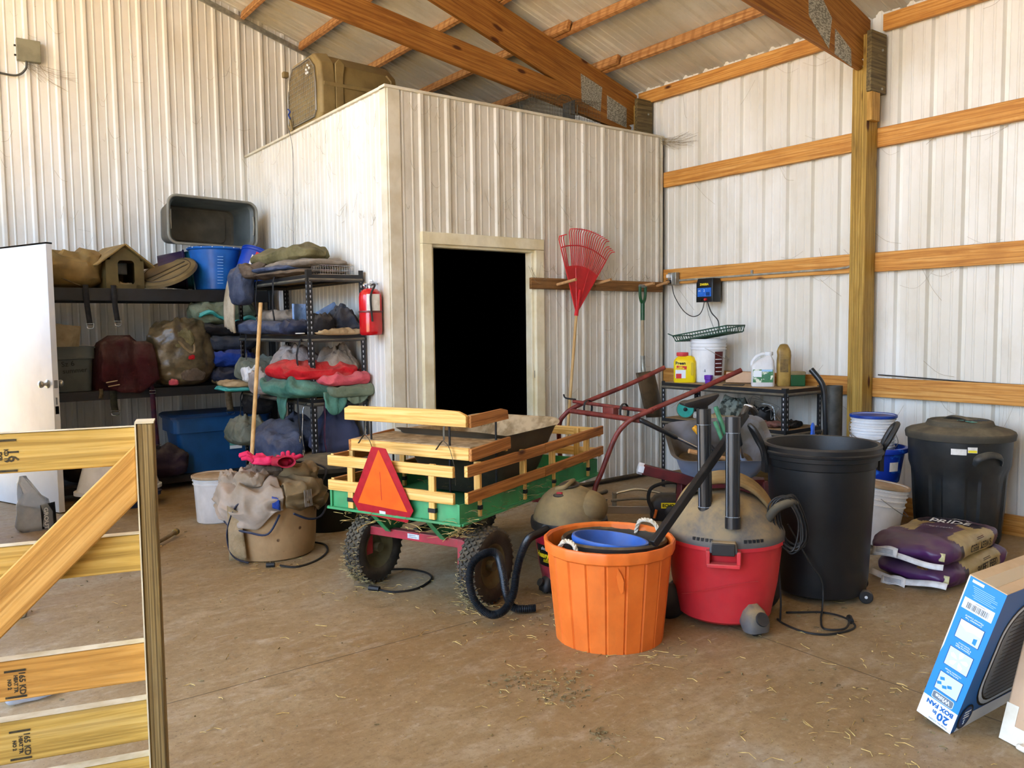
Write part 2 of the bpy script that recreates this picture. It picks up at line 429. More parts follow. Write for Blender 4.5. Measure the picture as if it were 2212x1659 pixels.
# eave wall on the right (faces -x), ribs are recessed seen from inside
wr = struct(ribbed('wall_right', -5.0, YB, 0, roofz(XW)+.03, lambda s, o, z: (XW-o, s, z), 'white_steel_clean', phase=.11, hgt=-.026))
# left eave wall with a wide open sliding doorway, front gable with an open doorway too
DL = (-1.6, 7.2, 3.35); XLW = -3.4
wl_ = struct(ribbed('wall_left', DL[1], YB, 0, roofz(XLW)-.02, lambda s, o, z: (XLW+o, s, z), 'white_steel_clean'))
ribbed('wall_left_panel', -5.0, DL[0], 0, roofz(XLW)-.02, lambda s, o, z: (XLW+o, s, z), 'old_wood', parent=wl_)
wfr = struct(ribbed('wall_front', XLW, 5.79, 0, lambda s: roofz(s)-.02, lambda s, o, z: (s, -5.0+o, z), 'white_steel_clean'))
portal('portal_gable', ((GD[0]+GD[1])/2, YB-.03, 1.04), (R(-90), 0, 0), .92, 2.06)
portal('portal_left', (XLW+.06, 2.8, 1.9), (0, R(-90), 0), 3.8, 8.8)
# roof sheeting, ribs run up the slope
def roof_side(name, xa, xb, parent=None):
    pr = profile(-5.0, YB, .05, -.018); vs = []; fs = []
    for s, o in pr:
        for x in (xa, xb):
            z = roofz(x)-o; vs += [(x, s, z), (x, s, z+.004)]
    for i in range(len(pr)-1):
        a = i*4; b_ = a+4
        fs += [(a, a+2, b_+2, b_), (a+1, b_+1, b_+3, a+3)]
    return MB().add(vs, fs).build(name, 'roof_steel', parent, smooth=0)
ce = struct(roof_side('ceiling', -1.5, 5.86))
roof_side('roof_sheeting', -3.5, -1.5001, ce)
struct(MB().box((0, 0, -.2), (120, 120, .15)).build('ground', 'gravel', smooth=0))

# inner room: ribbed front (with the doorway), ribbed left face, deck and trims
RH = 3.117
FY = lambda s, o, z: (s, YF-o, z)
DX0, DX1, DZ = 3.135, 4.29, 2.10
wi = struct(ribbed('wall_inner_front', XL+.10, DX0, 0, RH, FY, 'white_steel', phase=.19))
ribbed('panel_over_door', DX0, DX1, DZ, RH, FY, 'white_steel', phase=.19, parent=wi)
ribbed('panel_right', DX1, 5.715, 0, RH, FY, 'white_steel', phase=.19, parent=wi)
MB().box((XL+.05, YF-.004, RH/2), (.10, .016, RH)).box((XL-.004, YF+.045, RH/2), (.016, .09, RH)).box((5.72, YF, RH/2), (.03, .03, RH)).build('corner_trim', 'trim_white', wi, bevel=.002)
wil = struct(ribbed('wall_inner_left', YF+.09, YB, 0, RH, lambda s, o, z: (XL-o, s, z), 'white_steel_clean', phase=.02, hgt=.006))
cp = MB()
cp.box(((XL+5.72)/2, YF+.02, RH+.006), (5.72-XL+.06, .09, .02)).box((XL+.02, (YF+YB)/2, RH+.006), (.09, YB-YF, .02))
cp.build('cap_trim', 'trim_white', wi, bevel=.003)
struct(MB().box((4.33, 6.80, RH-.03), (2.8, 2.8, .04)).build('ceiling_inner_room', 'old_wood', smooth=0))
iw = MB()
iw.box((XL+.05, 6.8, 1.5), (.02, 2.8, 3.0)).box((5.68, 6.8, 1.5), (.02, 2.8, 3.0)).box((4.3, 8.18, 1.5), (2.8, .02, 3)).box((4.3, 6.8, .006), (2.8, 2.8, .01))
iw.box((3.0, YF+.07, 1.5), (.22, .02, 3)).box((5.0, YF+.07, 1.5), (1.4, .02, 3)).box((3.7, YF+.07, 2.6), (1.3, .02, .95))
iw.build('room_lining', 'dark_interior', wi, smooth=0)  # near-black colour paints the unlit room beyond the doorway
# doorway frame: jambs, head, stops
dj = MB()
for x in (DX0, DX1): dj.box((x+(.04 if x < 3.5 else -.04), YF-.01, 1.01), (.085, .05, 2.02))
dj.box(((DX0+DX1)/2, YF-.011, 2.065), (DX1-DX0+.005, .052, .088))
for x in (DX0+.095, DX1-.095): dj.box((x, YF+.035, 1.0), (.03, .08, 2.0))
dj.box(((DX0+DX1)/2, YF+.036, 2.012), (DX1-DX0-.165, .082, .024))
d1 = struct(dj.build('door_1', 'cream_paint', bevel=.004))
MB().box((DX1-.087, YF+.005, 1.0), (.004, .03, .06)).build('strike_plate', 'galvanized', d1)

# white slab door standing open at the left, hinged beyond the frame
d2 = bpy.data.objects.new('door_2', None); COL.objects.link(d2); struct(d2)
_a = Vector((.955, 7.06, 0)); _b = Vector((.62, 7.92, 0))
Md, Ld = frame(_a, _b)
dl = MB(); dl.box((.475, .0225, 1.035), (.95, .045, 2.05)); dl.build('door_leaf', 'door_white', d2, Md, bevel=.002)
MB().box((.475, .0225, 2.065), (.95, .05, .012)).build('door_cap', 'dark_interior', d2, Md)
for s in (-1, 1):
    y0 = 0 if s < 0 else .045
    kb = MB(); kb.lathe([(.032, 0), (.032, .006), (.014, .012), (.012, .03), (.022, .038), (.028, .05), (.026, .062), (.012, .068)], 20, T(.07, y0, 1.0) @ RX(90 if s < 0 else -90))
    kb.build('door_knob', 'brushed_nickel', d2, Md)
lp = MB(); lp.box((-.001, .0225, 1.0), (.003, .028, .06)); lp.box((-.001, .0225, .87), (.003, .012, .055)); lp.build('latch_plate', 'brushed_nickel', d2, Md)
MB().box((-.0015, .0225, .80), (.003, .026, .06)).build('strike_hole', 'dark_interior', d2, Md)

# ---------------------------------------------------------------- frame lumber of the barn
def lumber(name, p0, p1, h, t, mat, label, cat, up=(0, 0, 1), group=None, **k):
    return tag(board(name, p0, p1, h, t, mat, None, up, **k), label, cat, group)
gx = 5.765
for z, h, nm in ((2.735, .137, 'upper'), (1.84, .14, 'middle'), (.92, .14, 'lower')):
    lumber('wall_girt', (gx, 5.30, z), (gx, 3.33, z), h, .038, 'lumber', '%s horizontal orange-brown girt on the right wall, between inner room and post' % nm, 'beam')
    lumber('wall_girt', (gx, 3.29, z-.003), (gx, -2, z-.003), h, .038, 'lumber', '%s horizontal orange-brown girt on the right wall, right of the post' % nm, 'beam')
lumber('eave_board', (gx, 5.62, 3.535), (gx, 3.33, 3.535), .115, .038, 'lumber', 'orange-brown eave board along top of right wall, left of the post', 'beam')
lumber('eave_board', (gx, 3.20, 3.535), (gx, -4.9, 3.535), .115, .038, 'lumber', 'orange-brown eave board along top of right wall, right of the post', 'beam')
lumber('bottom_girt', (gx, 3.2, .06), (gx, -4.9, .06), .14, .038, 'lumber', 'brown bottom plank along the floor at the right wall behind black trash can', 'beam')
# purlins with laps above the trusses
SL = math.atan(.31)
ups = (math.sin(SL), 0, math.cos(SL))
pn = 0
for i, x in enumerate((5.23, 4.655, 4.08, 3.46, 2.87, 2.27, 1.67, 1.07, .47, -.13, -.73)):
    z = roofz(x)-.050
    tx = ('lowest', 'second lowest', 'third', 'fourth', 'fifth', 'sixth', 'seventh', 'eighth', 'ninth', 'tenth', 'eleventh')[i]
    lumber('roof_purlin', (x, 5.36, z), (x, 8.21, z), .085, .038, 'purlin_wood', 'rough roof purlin, %s from the eave, beyond the far truss' % tx, 'beam', up=ups)
    lumber('roof_purlin', (x+.05, 2.95, z-.015), (x+.05, 5.72, z-.015), .085, .038, 'purlin_wood', 'rough roof purlin, %s from the eave, between the two trusses' % tx, 'beam', up=ups)
    lumber('roof_purlin', (x, -4.9, z), (x, 3.5, z), .085, .038, 'purlin_wood', 'rough roof purlin, %s from the eave, in front of the near truss' % tx, 'beam', up=ups)
lumber('rake_trim', (5.75, 8.19, roofz(5.75)-.10), (-1.5, 8.19, roofz(-1.5)-.10), .05, .02, 'galvanized', 'grey metal rake trim along the sloping top of gable wall', 'trim')
def truss(y, lab, plates):
    t = thing('roof_truss', lab, 'truss', (5.6, y+.02, 3.2))
    o = Vector((5.6, y+.02, 3.2))
    ztop = lambda x: roofz(x)-.100
    xa = -1.5
    def slab(name, poly, th, mat='truss_wood', dy=0, label=None):
        (x0, z0), (x1, z1) = poly[0], poly[1]
        M = Matrix(((1, 0, 0, 0), (0, 0, 1, dy-th/2), (0, 1, 0, 0), (0, 0, 0, 1)))
        # local x along the member so that the grain follows it
        a = math.atan2(z1-z0, x1-x0); Rm = Matrix.Rotation(-a, 4, 'Y'); Ri = Rm.inverted()
        p = [(Ri @ Vector((x-x0, 0, z-z0))) for x, z in poly]
        mb = MB(); mb.prism([(q.x, q.z) for q in p], th, Matrix(((1, 0, 0, 0), (0, 0, 1, -th/2), (0, 1, 0, 0), (0, 0, 0, 1))))
        return mb.build(name, mat, t, T(x0-o.x, dy, z0-o.z) @ Rm, bevel=.002, label=label)
    bz = lambda x: 3.196+.15*(5.58-x)
    slab('top_chord', [(5.69, ztop(5.69)), (xa, ztop(xa)), (xa, ztop(xa)-.285), (5.55, 3.262), (5.69, 3.30)], .038)
    slab('bottom_chord', [(5.30, bz(5.30)+.205), (xa, bz(xa)+.205), (xa, bz(xa)), (5.58, bz(5.58)), (5.62, 3.25)], .038, dy=.001)
    for q in plates: 
        M = Matrix(((1, 0, 0, 0), (0, 0, 1, -.0205), (0, 1, 0, 0), (0, 0, 0, 1)))
        mb = MB(); mb.prism([(x-o.x, z-o.z) for x, z in q], .0015, M)
        mb.build('gusset_plate', 'gusset', t)
    return t
truss(5.58, 'far scissor roof truss of orange-brown planks above the inner room', [
    [(4.98, 3.64), (5.24, 3.56), (5.22, 3.34), (4.99, 3.40)], [(5.30, 3.50), (5.55, 3.42), (5.55, 3.24), (5.30, 3.29)]])
truss(3.26, 'near scissor roof truss of orange-brown planks meeting the post', [
    [(4.92, 3.66), (4.99, 3.66), (5.20, 3.47), (5.17, 3.26), (4.93, 3.43)], [(5.24, 3.41), (5.44, 3.31), (5.45, 3.19), (5.24, 3.24)]])
def post(y0, lab, zb=0):
    t = thing('support_post', lab, 'post', (5.67, y0, zb))
    for k, (x, top) in enumerate(((5.67, 3.44), (5.668, 3.22), (5.67, 3.22))):
        MB().box((x-5.67, .02+k*.0395, (top-zb)/2), (.14 if k != 1 else .137, .038, top-zb)).build('laminated_ply', 'post_wood_z', t, bevel=.002)
    MB().box((.0, -.022, 3.24-zb+(.08 if zb else 0)), (.20, .038, .42 if not zb else .34)).build('splice_block', 'old_wood', t, bevel=.003)
    if not zb: MB().box((-.03, -.022, 2.93), (.11, .038, .2)).build('cleat', 'lumber_z', t, bevel=.003)
    b = MB()
    for z in ((3.06, 3.33) if not zb else (3.36,)): MB().lathe([(.009, 0), (.009, .008), (.004, .01)], 8, T(.04, -.04, z-zb) @ RX(90)).build('bolt_head', 'galvanized', t)
    return t
post(3.222, 'laminated wooden post standing against the right wall from floor to truss')
post(5.50, 'dark stub of wooden post above the inner room at the right wall', 3.135)
# ================================================================= foreground gate, fan box, cardboard box
wood('gate_lumber', '#bf9c4c', '#8c6c2c', '#cfb068', stain=.3, stainc='#9a7c30', rough=.65)
wood('gate_lumber_orange', '#c99548', '#a0702e', '#d6a860', stain=.2, stainc='#b07a2c', rough=.65)
wood('gate_weathered', '#8d7648', '#4f3f24', '#ab9568', axis='z', gs=60, stain=.7, stainc='#6b5636', rough=.85, grain=1.5)
pm('lit_edge', '#ddd2b4', '#c4b48c', .7, sc=12)  # pale tone paints the light on board tops and post edge
pm('stamp_ink', '#2e281a', '#4a3e22', .8, sc=60)
GP = Vector((.43, 2.04, 0)); gd = Vector((-.961, .276, 0))
gate = thing('wooden_gate', 'yellowish board gate with diagonal brace and weathered end post, nearest thing at left', 'gate', (GP.x, GP.y, 0))
def gp(s, z, off=0):     # point on the gate plane, s to the left of the post; off towards the viewer
    n = Vector((-.276, -.961, 0)); return gd*s+n*off+Vector((0, 0, z))
for k, z in enumerate((1.133, .882, .620, .478, .346, .20, .07)):
    h = (.088, .086, .092, .098, .086, .086, .086)[k]
    board('rail_board', gp(1.5, z-.004), gp(.0, z), h, .032, 'gate_lumber' if k != 2 else 'gate_lumber_orange', gate)
    patch('lit_top_edge', lambda u, v: gp(1.5*(1-u), z+h/2+.0012-.004*(1-u), -.016+.032*v), 'lit_edge', gate)  # bright top strip, light painted on the rail
Mp = Matrix(((-gd.x, .276, 0, 0), (-gd.y, .961, 0, 0), (0, 0, 1, 0), (0, 0, 0, 1)))
MB().box((.022, -.02, .60), (.036, .07, 1.178)).build('end_post', 'gate_weathered', gate, Mp, bevel=.004)
MB().box((.0025, -.0235, .60), (.003, .072, 1.178)).build('post_lit_edge', 'lit_edge', gate, Mp)  # bright left side of the post, painted as if lit
MB().box((.021, -.02, 1.1905), (.040, .072, .004)).build('post_lit_top', 'lit_edge', gate, Mp)
# diagonal brace in front of the rails
board('diagonal_brace', gp(0, 1.075, .0335), gp(.78, 1.075-.78*.985, .0335), .092, .028, 'gate_lumber_orange', gate, up=tuple(gd*.70+Vector((0, 0, .71))), poly=lambda L: [(.0455, -.046), (-.0455, .046), (L, .046), (L, -.046)])
# grade stamps inked on the boards
def stamp(s, z, rows, hgt):
    Ms = Matrix(((0, -gd.x, -.276, 0), (0, -gd.y, -.961, 0), (-1, 0, 0, 0), (0, 0, 0, 1)))
    c = gp(s, z, .0172); B = Matrix.Translation(c) @ Matrix(((0, -gd.x, -.276, 0), (0, -gd.y, -.961, 0), (-1, 0, 0, 0), (0, 0, 0, 1)))
    for q in (-1, 1): MB().box((q*(hgt/2-.003), 0, 0), (.005, .042, .0002)).build('grade_stamp_bar', 'stamp_ink', gate, B)
    for i, (tx, sz) in enumerate(rows): text(tx, sz, 'stamp_ink', gate, B @ T(0, .013-.0125*i, -.0006), 'grade_stamp_text', bold=.0006, thick=.0001)
stamp(.262, 1.128, (('16', .030), ('KD 19', .011), ('SYP', .012)), .074)
stamp(.268, .612, (('165 KD', .017), ('HEAT TR', .010), ('NO 2', .010)), .066)
stamp(.265, .47, (('165 KD', .017), ('HEAT TR', .010), ('NO 2', .010)), .070)

# --- fan carton standing upside down, leaning towards the viewer against the cardboard box
for n_, c_ in (('carton_blue', '#2f86cf'), ('carton_dark_blue', '#1f5fa6'), ('carton_navy', '#123f7a'), ('print_white', '#e6edf2'), ('print_pale', '#c3d0dc'), ('print_grey', '#6f7a84'), ('print_black', '#0c0d10'), ('print_lightblue', '#9cc4e6')):
    pm(n_, c_, None, .38, spec=.4)
pm('kraft', '#c9a98a', '#bd9b7a', .8, sc=5, bump=.05); pm('kraft_top', '#cbb491', '#b89d76', .8, sc=5)
pm('tape', '#e2d8c6', '#d5c8b0', .45, sc=9); pm('clear_tape', '#dccba8', None, .2, alpha=.6)
hd = R(-2.4); th = R(17.6)
bx = Vector((math.cos(hd), math.sin(hd), 0)); ay = Vector((-math.sin(hd), math.cos(hd), 0))
A_ = ay*math.cos(th)+Vector((0, 0, math.sin(th))); U_ = Vector((0, 0, math.cos(th)))-ay*math.sin(th)
FM = Matrix(((bx.x, A_.x, U_.x, 2.786), (bx.y, A_.y, U_.y, 1.263), (bx.z, A_.z, U_.z, 0), (0, 0, 0, 1)))
fan = thing('fan_carton', 'blue and white box fan carton leaning upside down at the lower right', 'box', M=FM)
FW, FH, FL = .123, .552, .56
MB().box((FL/2, FW/2, FH/2), (FL, FW, FH)).build('carton_body', 'carton_dark_blue', fan, bevel=.002)
def fq(name, pts, mat, lift=.0008):        # polygon on the narrow face, pts = (y, z)
    return MB().add([(-lift, y, z) for y, z in pts], [tuple(range(len(pts)))]).build(name, mat, fan, smooth=0)
fq('side_panel', [(0, 0), (0, FH), (FW, FH), (FW, 0)], 'carton_blue', .0006)
fq('white_foot_print', [(0, 0), (0, .080), (FW, .080), (FW, 0)], 'print_white', .0010)
fq('white_edge_strip', [(FW-.004, .28), (FW-.004, FH), (FW, FH), (FW, .25)], 'print_white', .0010)
FTX = lambda y, z, l=.0014: Matrix(((0, 0, -1, -l), (1, 0, 0, y), (0, -1, 0, z), (0, 0, 0, 1)))
text('20', .040, 'carton_dark_blue', fan, FTX(.038, .034), bold=.0012); text('in', .020, 'carton_dark_blue', fan, FTX(.069, .038), bold=.0008)
text('BOX FAN', .022, 'carton_dark_blue', fan, FTX(.058, .064), bold=.0010)
text('Model No. CZ200A', .008, 'print_grey', fan, FTX(.048, .009))
badge = [(p[0]+.060, p[1]+.098) for p in rrect(.072, .026, .006, 4)]
fq('white_badge', [((p[0]-.060)*1.04+.060, (p[1]-.098)*1.12+.098) for p in badge], 'print_white', .0012)
fq('colour_badge', badge, 'print_grey', .0016); text('White', .020, 'print_white', fan, FTX(.060, .099, .0020), bold=.0005)
def pic(z0, z1):
    q = [(.020, z0), (.020, z1), (.098, z1), (.098, z0)]
    fq('picture_border', [(y+(-.002 if y < .05 else .002), z+(-.002 if z == z0 else .002)) for y, z in q], 'carton_navy', .0010)
    fq('picture', q, 'print_pale', .0014)
pic(.122, .190)
for a, b_ in ((.045, .150), (.075, .165), (.060, .140), (.080, .145)): fq('airflow_arrow', [(a, b_), (a+.004, b_+.010), (a+.018, b_+.004), (a+.014, b_-.006)], 'carton_blue', .0018)
text('Full Force Air\nCirculation Design', .0075, 'print_white', fan, FTX(.060, .203))
pic(.222, .292)
for k in range(5):
    a = R(72*k+20); c = (.059, .257)
    P = [(c[0]+math.cos(a+d)*r, c[1]+math.sin(a+d)*r) for r, d in ((.006, 0), (.018, .45), (.030, .35), (.033, .05), (.026, -.25), (.014, -.2))]
    fq('fan_blade_picture', P, 'print_white', .0018)
text('Optimized Blade\n& Motor for Max\nPerformance', .0075, 'print_white', fan, FTX(.060, .310))
pic(.332, .400)
fq('hand_picture', [(.022, .372), (.022, .398), (.096, .398), (.096, .382), (.070, .368), (.050, .374)], 'print_white', .0018)
fq('arrow_picture', [(.030, .338), (.030, .362), (.042, .358), (.042, .340)], 'carton_blue', .0018)
text('Convenient Top\nMounted Control', .0085, 'print_white', fan, FTX(.060, .415))
fq('barcode_label', [(.012, .438), (.012, .478), (.112, .478), (.112, .438)], 'print_white', .0012)
rnd = random.Random(4)
bars = MB(); y = .026
while y < .096:
    wd = rnd.choice((.0008, .0014, .002)); bars.add([(-.0016, y, .444), (-.0016, y, .466), (-.0016, y+wd, .466), (-.0016, y+wd, .444)], [(0, 1, 2, 3)]); y += wd+rnd.choice((.001, .0018))
bars.build('barcode', 'print_black', fan, smooth=0)
print_bars('label_print', 'print_grey', fan, FTX(.062, .472, .0016), 1, .05, .004)
print_bars('fine_print', 'print_lightblue', fan, FTX(.064, .506, .0012), 7, .088, .0062)
fq('small_label', [(.070, .536), (.070, .546), (.108, .546), (.108, .536)], 'print_white', .0012)
# open top with folded flaps and tape
MB().box((FL/2, FW/2, FH+.002), (FL, FW, .003)).build('carton_top_flaps', 'kraft_top', fan)
MB().box((FL/2, FW/2, FH+.0042), (FL, .048, .0008)).build('packing_tape', 'clear_tape', fan)
# broad face with the picture of the fan
def fb(name, pts, mat, lift=.0008): return MB().add([(x, -lift, z) for x, z in pts], [tuple(range(len(pts)))[::-1]]).build(name, mat, fan, smooth=0)
fb('white_foot_print', [(.02, 0), (FL, 0), (FL, .05), (.06, .06)], 'print_white')
for sc_, mt, l in ((1, 'print_black', .0010), (.965, 'print_pale', .0014), (.90, 'print_black', .0018), (.87, 'print_grey', .0022)):
    fb('grille_picture', [(p[0]+.31, p[1]+.27) for p in rrect(.46*sc_, .42*sc_, .12*sc_, 6)], mt, l)
gl = MB()
for k in range(19):
    z = .105+k*.018; gl.add([(.14, -.0026, z), (.49, -.0026, z), (.49, -.0026, z+.003), (.14, -.0026, z+.003)], [(0, 1, 2, 3)])
gl.build('grille_lines_picture', 'print_black', fan, smooth=0)
fb('award_badge', [(.06+.045*math.cos(R(a)), .055+.05*math.sin(R(a))) for a in range(0, 360, 15)], 'print_black', .0026)
fb('award_badge_centre', [(.06+.037*math.cos(R(a)), .055+.042*math.sin(R(a))) for a in range(0, 360, 15)], 'carton_navy', .0030)
text('5', .026, 'print_white', fan, Matrix(((-1, 0, 0, .06), (0, 0, -1, -.0034), (0, -1, 0, .035), (0, 0, 0, 1)))); print_bars('badge_print', 'print_white', fan, Matrix(((-1, 0, 0, .06), (0, 0, -1, -.0034), (0, -1, 0, .064), (0, 0, 0, 1))), 3, .045, .012, .005)
# --- cardboard box in front of it
e_ = Vector((-.3, -.95, 0)).normalized(); u2 = Vector((.24, -.16, .95)); u2 = (u2-e_*u2.dot(e_)).normalized(); n2 = e_.cross(u2)
CM = Matrix(((e_.x, n2.x, u2.x, 2.885), (e_.y, n2.y, u2.y, 1.15), (e_.z, n2.z, u2.z, .002), (0, 0, 0, 1)))
cbx = thing('cardboard_box', 'plain tan cardboard carton cut off by the right edge of the photo', 'box', M=CM)
sgn = 1 if n2.x > 0 else -1
MB().box((.29, sgn*.085, .35), (.58, .17, .70)).build('carton_body', 'kraft', cbx, bevel=.008)
MB().box((.055, -sgn*.0008, .03), (.11, .0014, .058)).box((.022, -sgn*.0012, .075), (.044, .0014, .10)).build('tape_corner', 'tape', cbx, bevel=.0005)
cloth(.05, .03, .02, 5).build('torn_tape', 'tape', cbx, T(.10, -sgn*.01, -.002))
MB().box((.29, sgn*.085, -.0012), (.585, .09, .0014)).build('bottom_tape', 'tape', cbx)
# ================================================================= garden wagon
wood('wagon_pine', '#e3b565', '#b98a3c', '#efc987', stain=.15, stainc='#a97c3e', rough=.45)
wood('wagon_wood_dark', '#b5773a', '#7d4a1e', '#c78c4e', stain=.2, stainc='#7a4a22', rough=.5)  # darker brown wood tone for the side boards and arms
pm('wagon_green', '#3f9a63', '#348554', .42, sc=7, grime=.45, grimec='#6f6a45')
pm('wagon_red', '#b22338', '#94182b', .45, sc=9, grime=.35, grimec='#8a6f5a', dust=.4, dustc='#b5a58c')
pm('tire_rubber', '#35322f', '#26231f', .85, sc=14, dust=.75, dustc='#8d7f66', bump=.3, bsc=60)
pm('rim_dusty', '#6f6a4a', '#4f4a33', .6, .2, sc=8, dust=.4)
pm('black_metal', '#17181a', '#222326', .45, .3, sc=10)
pm('smv_orange', '#f2600f', '#ea560c', .4, sc=9, spec=.5); pm('smv_red', '#b01226', '#96101f', .35, sc=30, lo=.3, hi=.7)
pm('sticker_white', '#d8dbe2', '#c0c4cf', .4, sc=60)
pm('black_tub', '#4a4338', '#37312a', .6, sc=5, dust=.9, dustc='#a08a68')
pm('tub_inner', '#b09a76', '#85704e', .85, sc=16, bump=.3, bsc=30)
pm('hay_pale', '#a89668', '#75663f', .9, sc=30)
pm('webbing', '#5a5548', '#39352c', .85, sc=40)
WM = T(2.11, 3.24, 0) @ RZ(22)
wg = thing('garden_wagon', 'green and red garden wagon with slatted wooden rails and bench seat', 'wagon', M=WM)
# local axes: x forward, y to the left, z up; bed 1.53 x .84
BL, BW, BZ = 1.53, .84, .452
b = MB(); b.box((BL/2, BW/2, BZ+.006), (BL, BW, .006))
b.box((.004, BW/2, BZ+.05), (.004, BW-.01, .094)).box((BL-.004, BW/2, BZ+.05), (.004, BW-.01, .094))
b.box((BL/2, .004, BZ+.05), (BL, .004, .094)).box((BL/2, BW-.004, BZ+.05), (BL, .004, .094))
b.box((BL/2, -.004, BZ), (BL+.02, .03, .012)).box((BL/2, BW+.004, BZ), (BL+.02, .03, .012)).box((-.008, BW/2, BZ), (.03, BW+.02, .012)).box((BL+.008, BW/2, BZ), (.03, BW+.02, .012))
b.box((-.004, .008, BZ+.048), (.012, .012, .10)).box((-.004, BW-.008, BZ+.048), (.012, .012, .10))
b.build('steel_bed', 'wagon_green', wg, bevel=.0015)
# rails: rear, right side, left side, front
def rail(p0, p1, name, mat): board(name, p0, p1, .055, .02, mat, wg, bevel=.003)
for z in (.575, .705):
    rail((-.012, .03, z), (-.012, BW-.0, z), 'rear_rail', 'wagon_pine')
    rail((BL+.04, .0, z+.01), (BL+.04, BW, z+.01), 'front_rail', 'wagon_pine')
    for y in (-.012, BW+.012):
        rail((.03, y, z-.002), (.80, y, z+.007), 'side_rail', 'wagon_wood_dark'); rail((.805, y, z+.007), (BL+.045, y, z+.025), 'side_rail', 'wagon_wood_dark')
    for y in (0.01, BW-.01): board('rail_end_face', (.028, y-.022 if y < .1 else y+.022, z), (.031, y-.022 if y < .1 else y+.022, z), .055, .020, 'wagon_pine', wg)
def stake(x, y, ax): 
    M_, L_ = frame((x, y, .462), (x, y, .735), (0, 1, 0) if ax == 'x' else (1, 0, 0))
    s = MB().box((L_/2, 0, 0), (L_, .019 if ax == 'x' else .036, .036 if ax == 'x' else .019)).build('stake', 'wagon_pine', wg, M_, bevel=.002)
    MB().box((.045, 0, 0), (.022, .024 if ax == 'x' else .044, .044 if ax == 'x' else .024)).build('stake_strap', 'black_metal', s, bevel=.001)
for y in (.162, .688): stake(.006 if 0 else -.018+.010, y, 'x')
for y in (.16, .68): stake(BL+.022, y, 'x')
for x in (.157, .60, .93, 1.38):
    for y in (.006, BW-.006): stake(x, y, 'y')
# bench seat and backrest
s = MB(); s.box((.285, .40, .800), (.34, .76, .018)); st = s.build('seat_board', 'wagon_pine_dusty' if 'wagon_pine_dusty' in MATS else 'tub_inner', wg, bevel=.003)
for nm, p0, p1, mt in (('seat_apron', (.11, .02, .775), (.11, .785, .775), 'wagon_pine'), ('seat_apron', (.46, .02, .775), (.46, .785, .775), 'wagon_pine'), ('seat_arm', (.10, .010, .772), (.47, .010, .79), 'wagon_wood_dark'), ('seat_arm', (.10, .790, .772), (.47, .790, .79), 'wagon_wood_dark')):
    board(nm, p0, p1, .062, .018, mt, wg)
def backpoly(L): return [(0, -.04), (0, .022), (.03, .036), (L*.6, .04), (L*.8, .04), (L-.05, .036), (L-.006, .020), (L, .012), (L, -.04)]
board('backrest', (.10, .815, .95), (.10, .025, .95), .08, .022, 'wagon_pine', wg, poly=backpoly)
board('backrest_arm', (.115, .022, .935), (.47, .022, .94), .06, .02, 'wagon_wood_dark', wg, poly=lambda L: [(0, -.03), (0, .03), (L-.06, .034), (L-.01, .022), (L, -.026)])
for x, y in ((.125, .15), (.125, .66), (.40, .05), (.40, .74), (.20, .70)):
    cyl('seat_rod', (x, y, .46), (x, y, .93 if y < .7 or x < .2 else .80), .006, 'black_metal', wg, 8)
for y in (.155, .665):
    MB().tube(spline([(.085, y+.05, .79), (.082, y+.01, .835), (.085, y-.005, .83), (.082, y-.035, .80), (.088, y-.06, .70), (.085, y-.065, .62)], 6), .007, 6, flat=.25).build('tie_strap', 'webbing', wg)
    MB().tube(spline([(.085, y, .84), (.10, y+.01, .90), (.112, y, .93)], 6), .006, 6, flat=.3).build('tie_strap', 'webbing', wg)
# running gear
for y in (.20, .56):     # rear bolster plates
    m = MB(); m.prism([(0, 0), (0, -.0), (.015, 0), (.135, -.115), (.24, -.125), (.34, -.0)], .004, Matrix(((0, 0, 1, 0), (1, 0, 0, 0), (0, 1, 0, 0), (0, 0, 0, 1))))
    m.v = [(v[1], v[0]+y, v[2]+BZ-.004) for v in m.v]
    m.build('bolster_plate', 'wagon_green', wg)
    MB().add([(.0, y-.017, BZ-.005), (.0, y+.017, BZ-.005), (.13, y+.017, BZ-.125), (.13, y-.017, BZ-.125), (.0, y-.017, BZ-.010), (.0, y+.017, BZ-.010), (.125, y+.017, BZ-.128), (.125, y-.017, BZ-.128)], [(0, 1, 2, 3), (7, 6, 5, 4), (0, 4, 5, 1), (1, 5, 6, 2), (2, 6, 7, 3), (3, 7, 4, 0)]).build('bolster_flange', 'wagon_green', wg)
m = MB(); m.box((.16, BW/2, .312), (.045, .66, .045)); ax = m.build('rear_axle_beam', 'wagon_red', wg, bevel=.003)
MB().box((.136, .40, .314), (.002, .075, .024)).build('maker_label', 'sticker_white', ax); print_bars('label_print', 'print_grey', ax, Matrix(((0, 0, -1, .1345), (-1, 0, 0, .40), (0, 1, 0, .314), (0, 0, 0, 1))), 2, .05, .009, .003)
MB().box((1.28, BW/2, .312), (.05, .60, .045)).build('front_axle_beam', 'wagon_red', wg, bevel=.003)
MB().tube([(.18, BW/2, .33), (1.28, BW/2, .33)], .02, 10).build('reach_pole', 'black_metal', wg)
for sx_ in (-1, 1): cyl('reach_brace', (.19, BW/2+sx_*.25, .32), (.85, BW/2, .33), .01, 'black_metal', wg, 8)
for x in (.16, 1.28):
    for y in (.10, BW-.10): MB().box((x, y, .25), (.05, .045, .16)).build('axle_bracket', 'wagon_red', wg, bevel=.004)
MB().box((1.28, BW/2, .385), (.2, .2, .13)).build('turntable', 'black_metal', wg, bevel=.004)
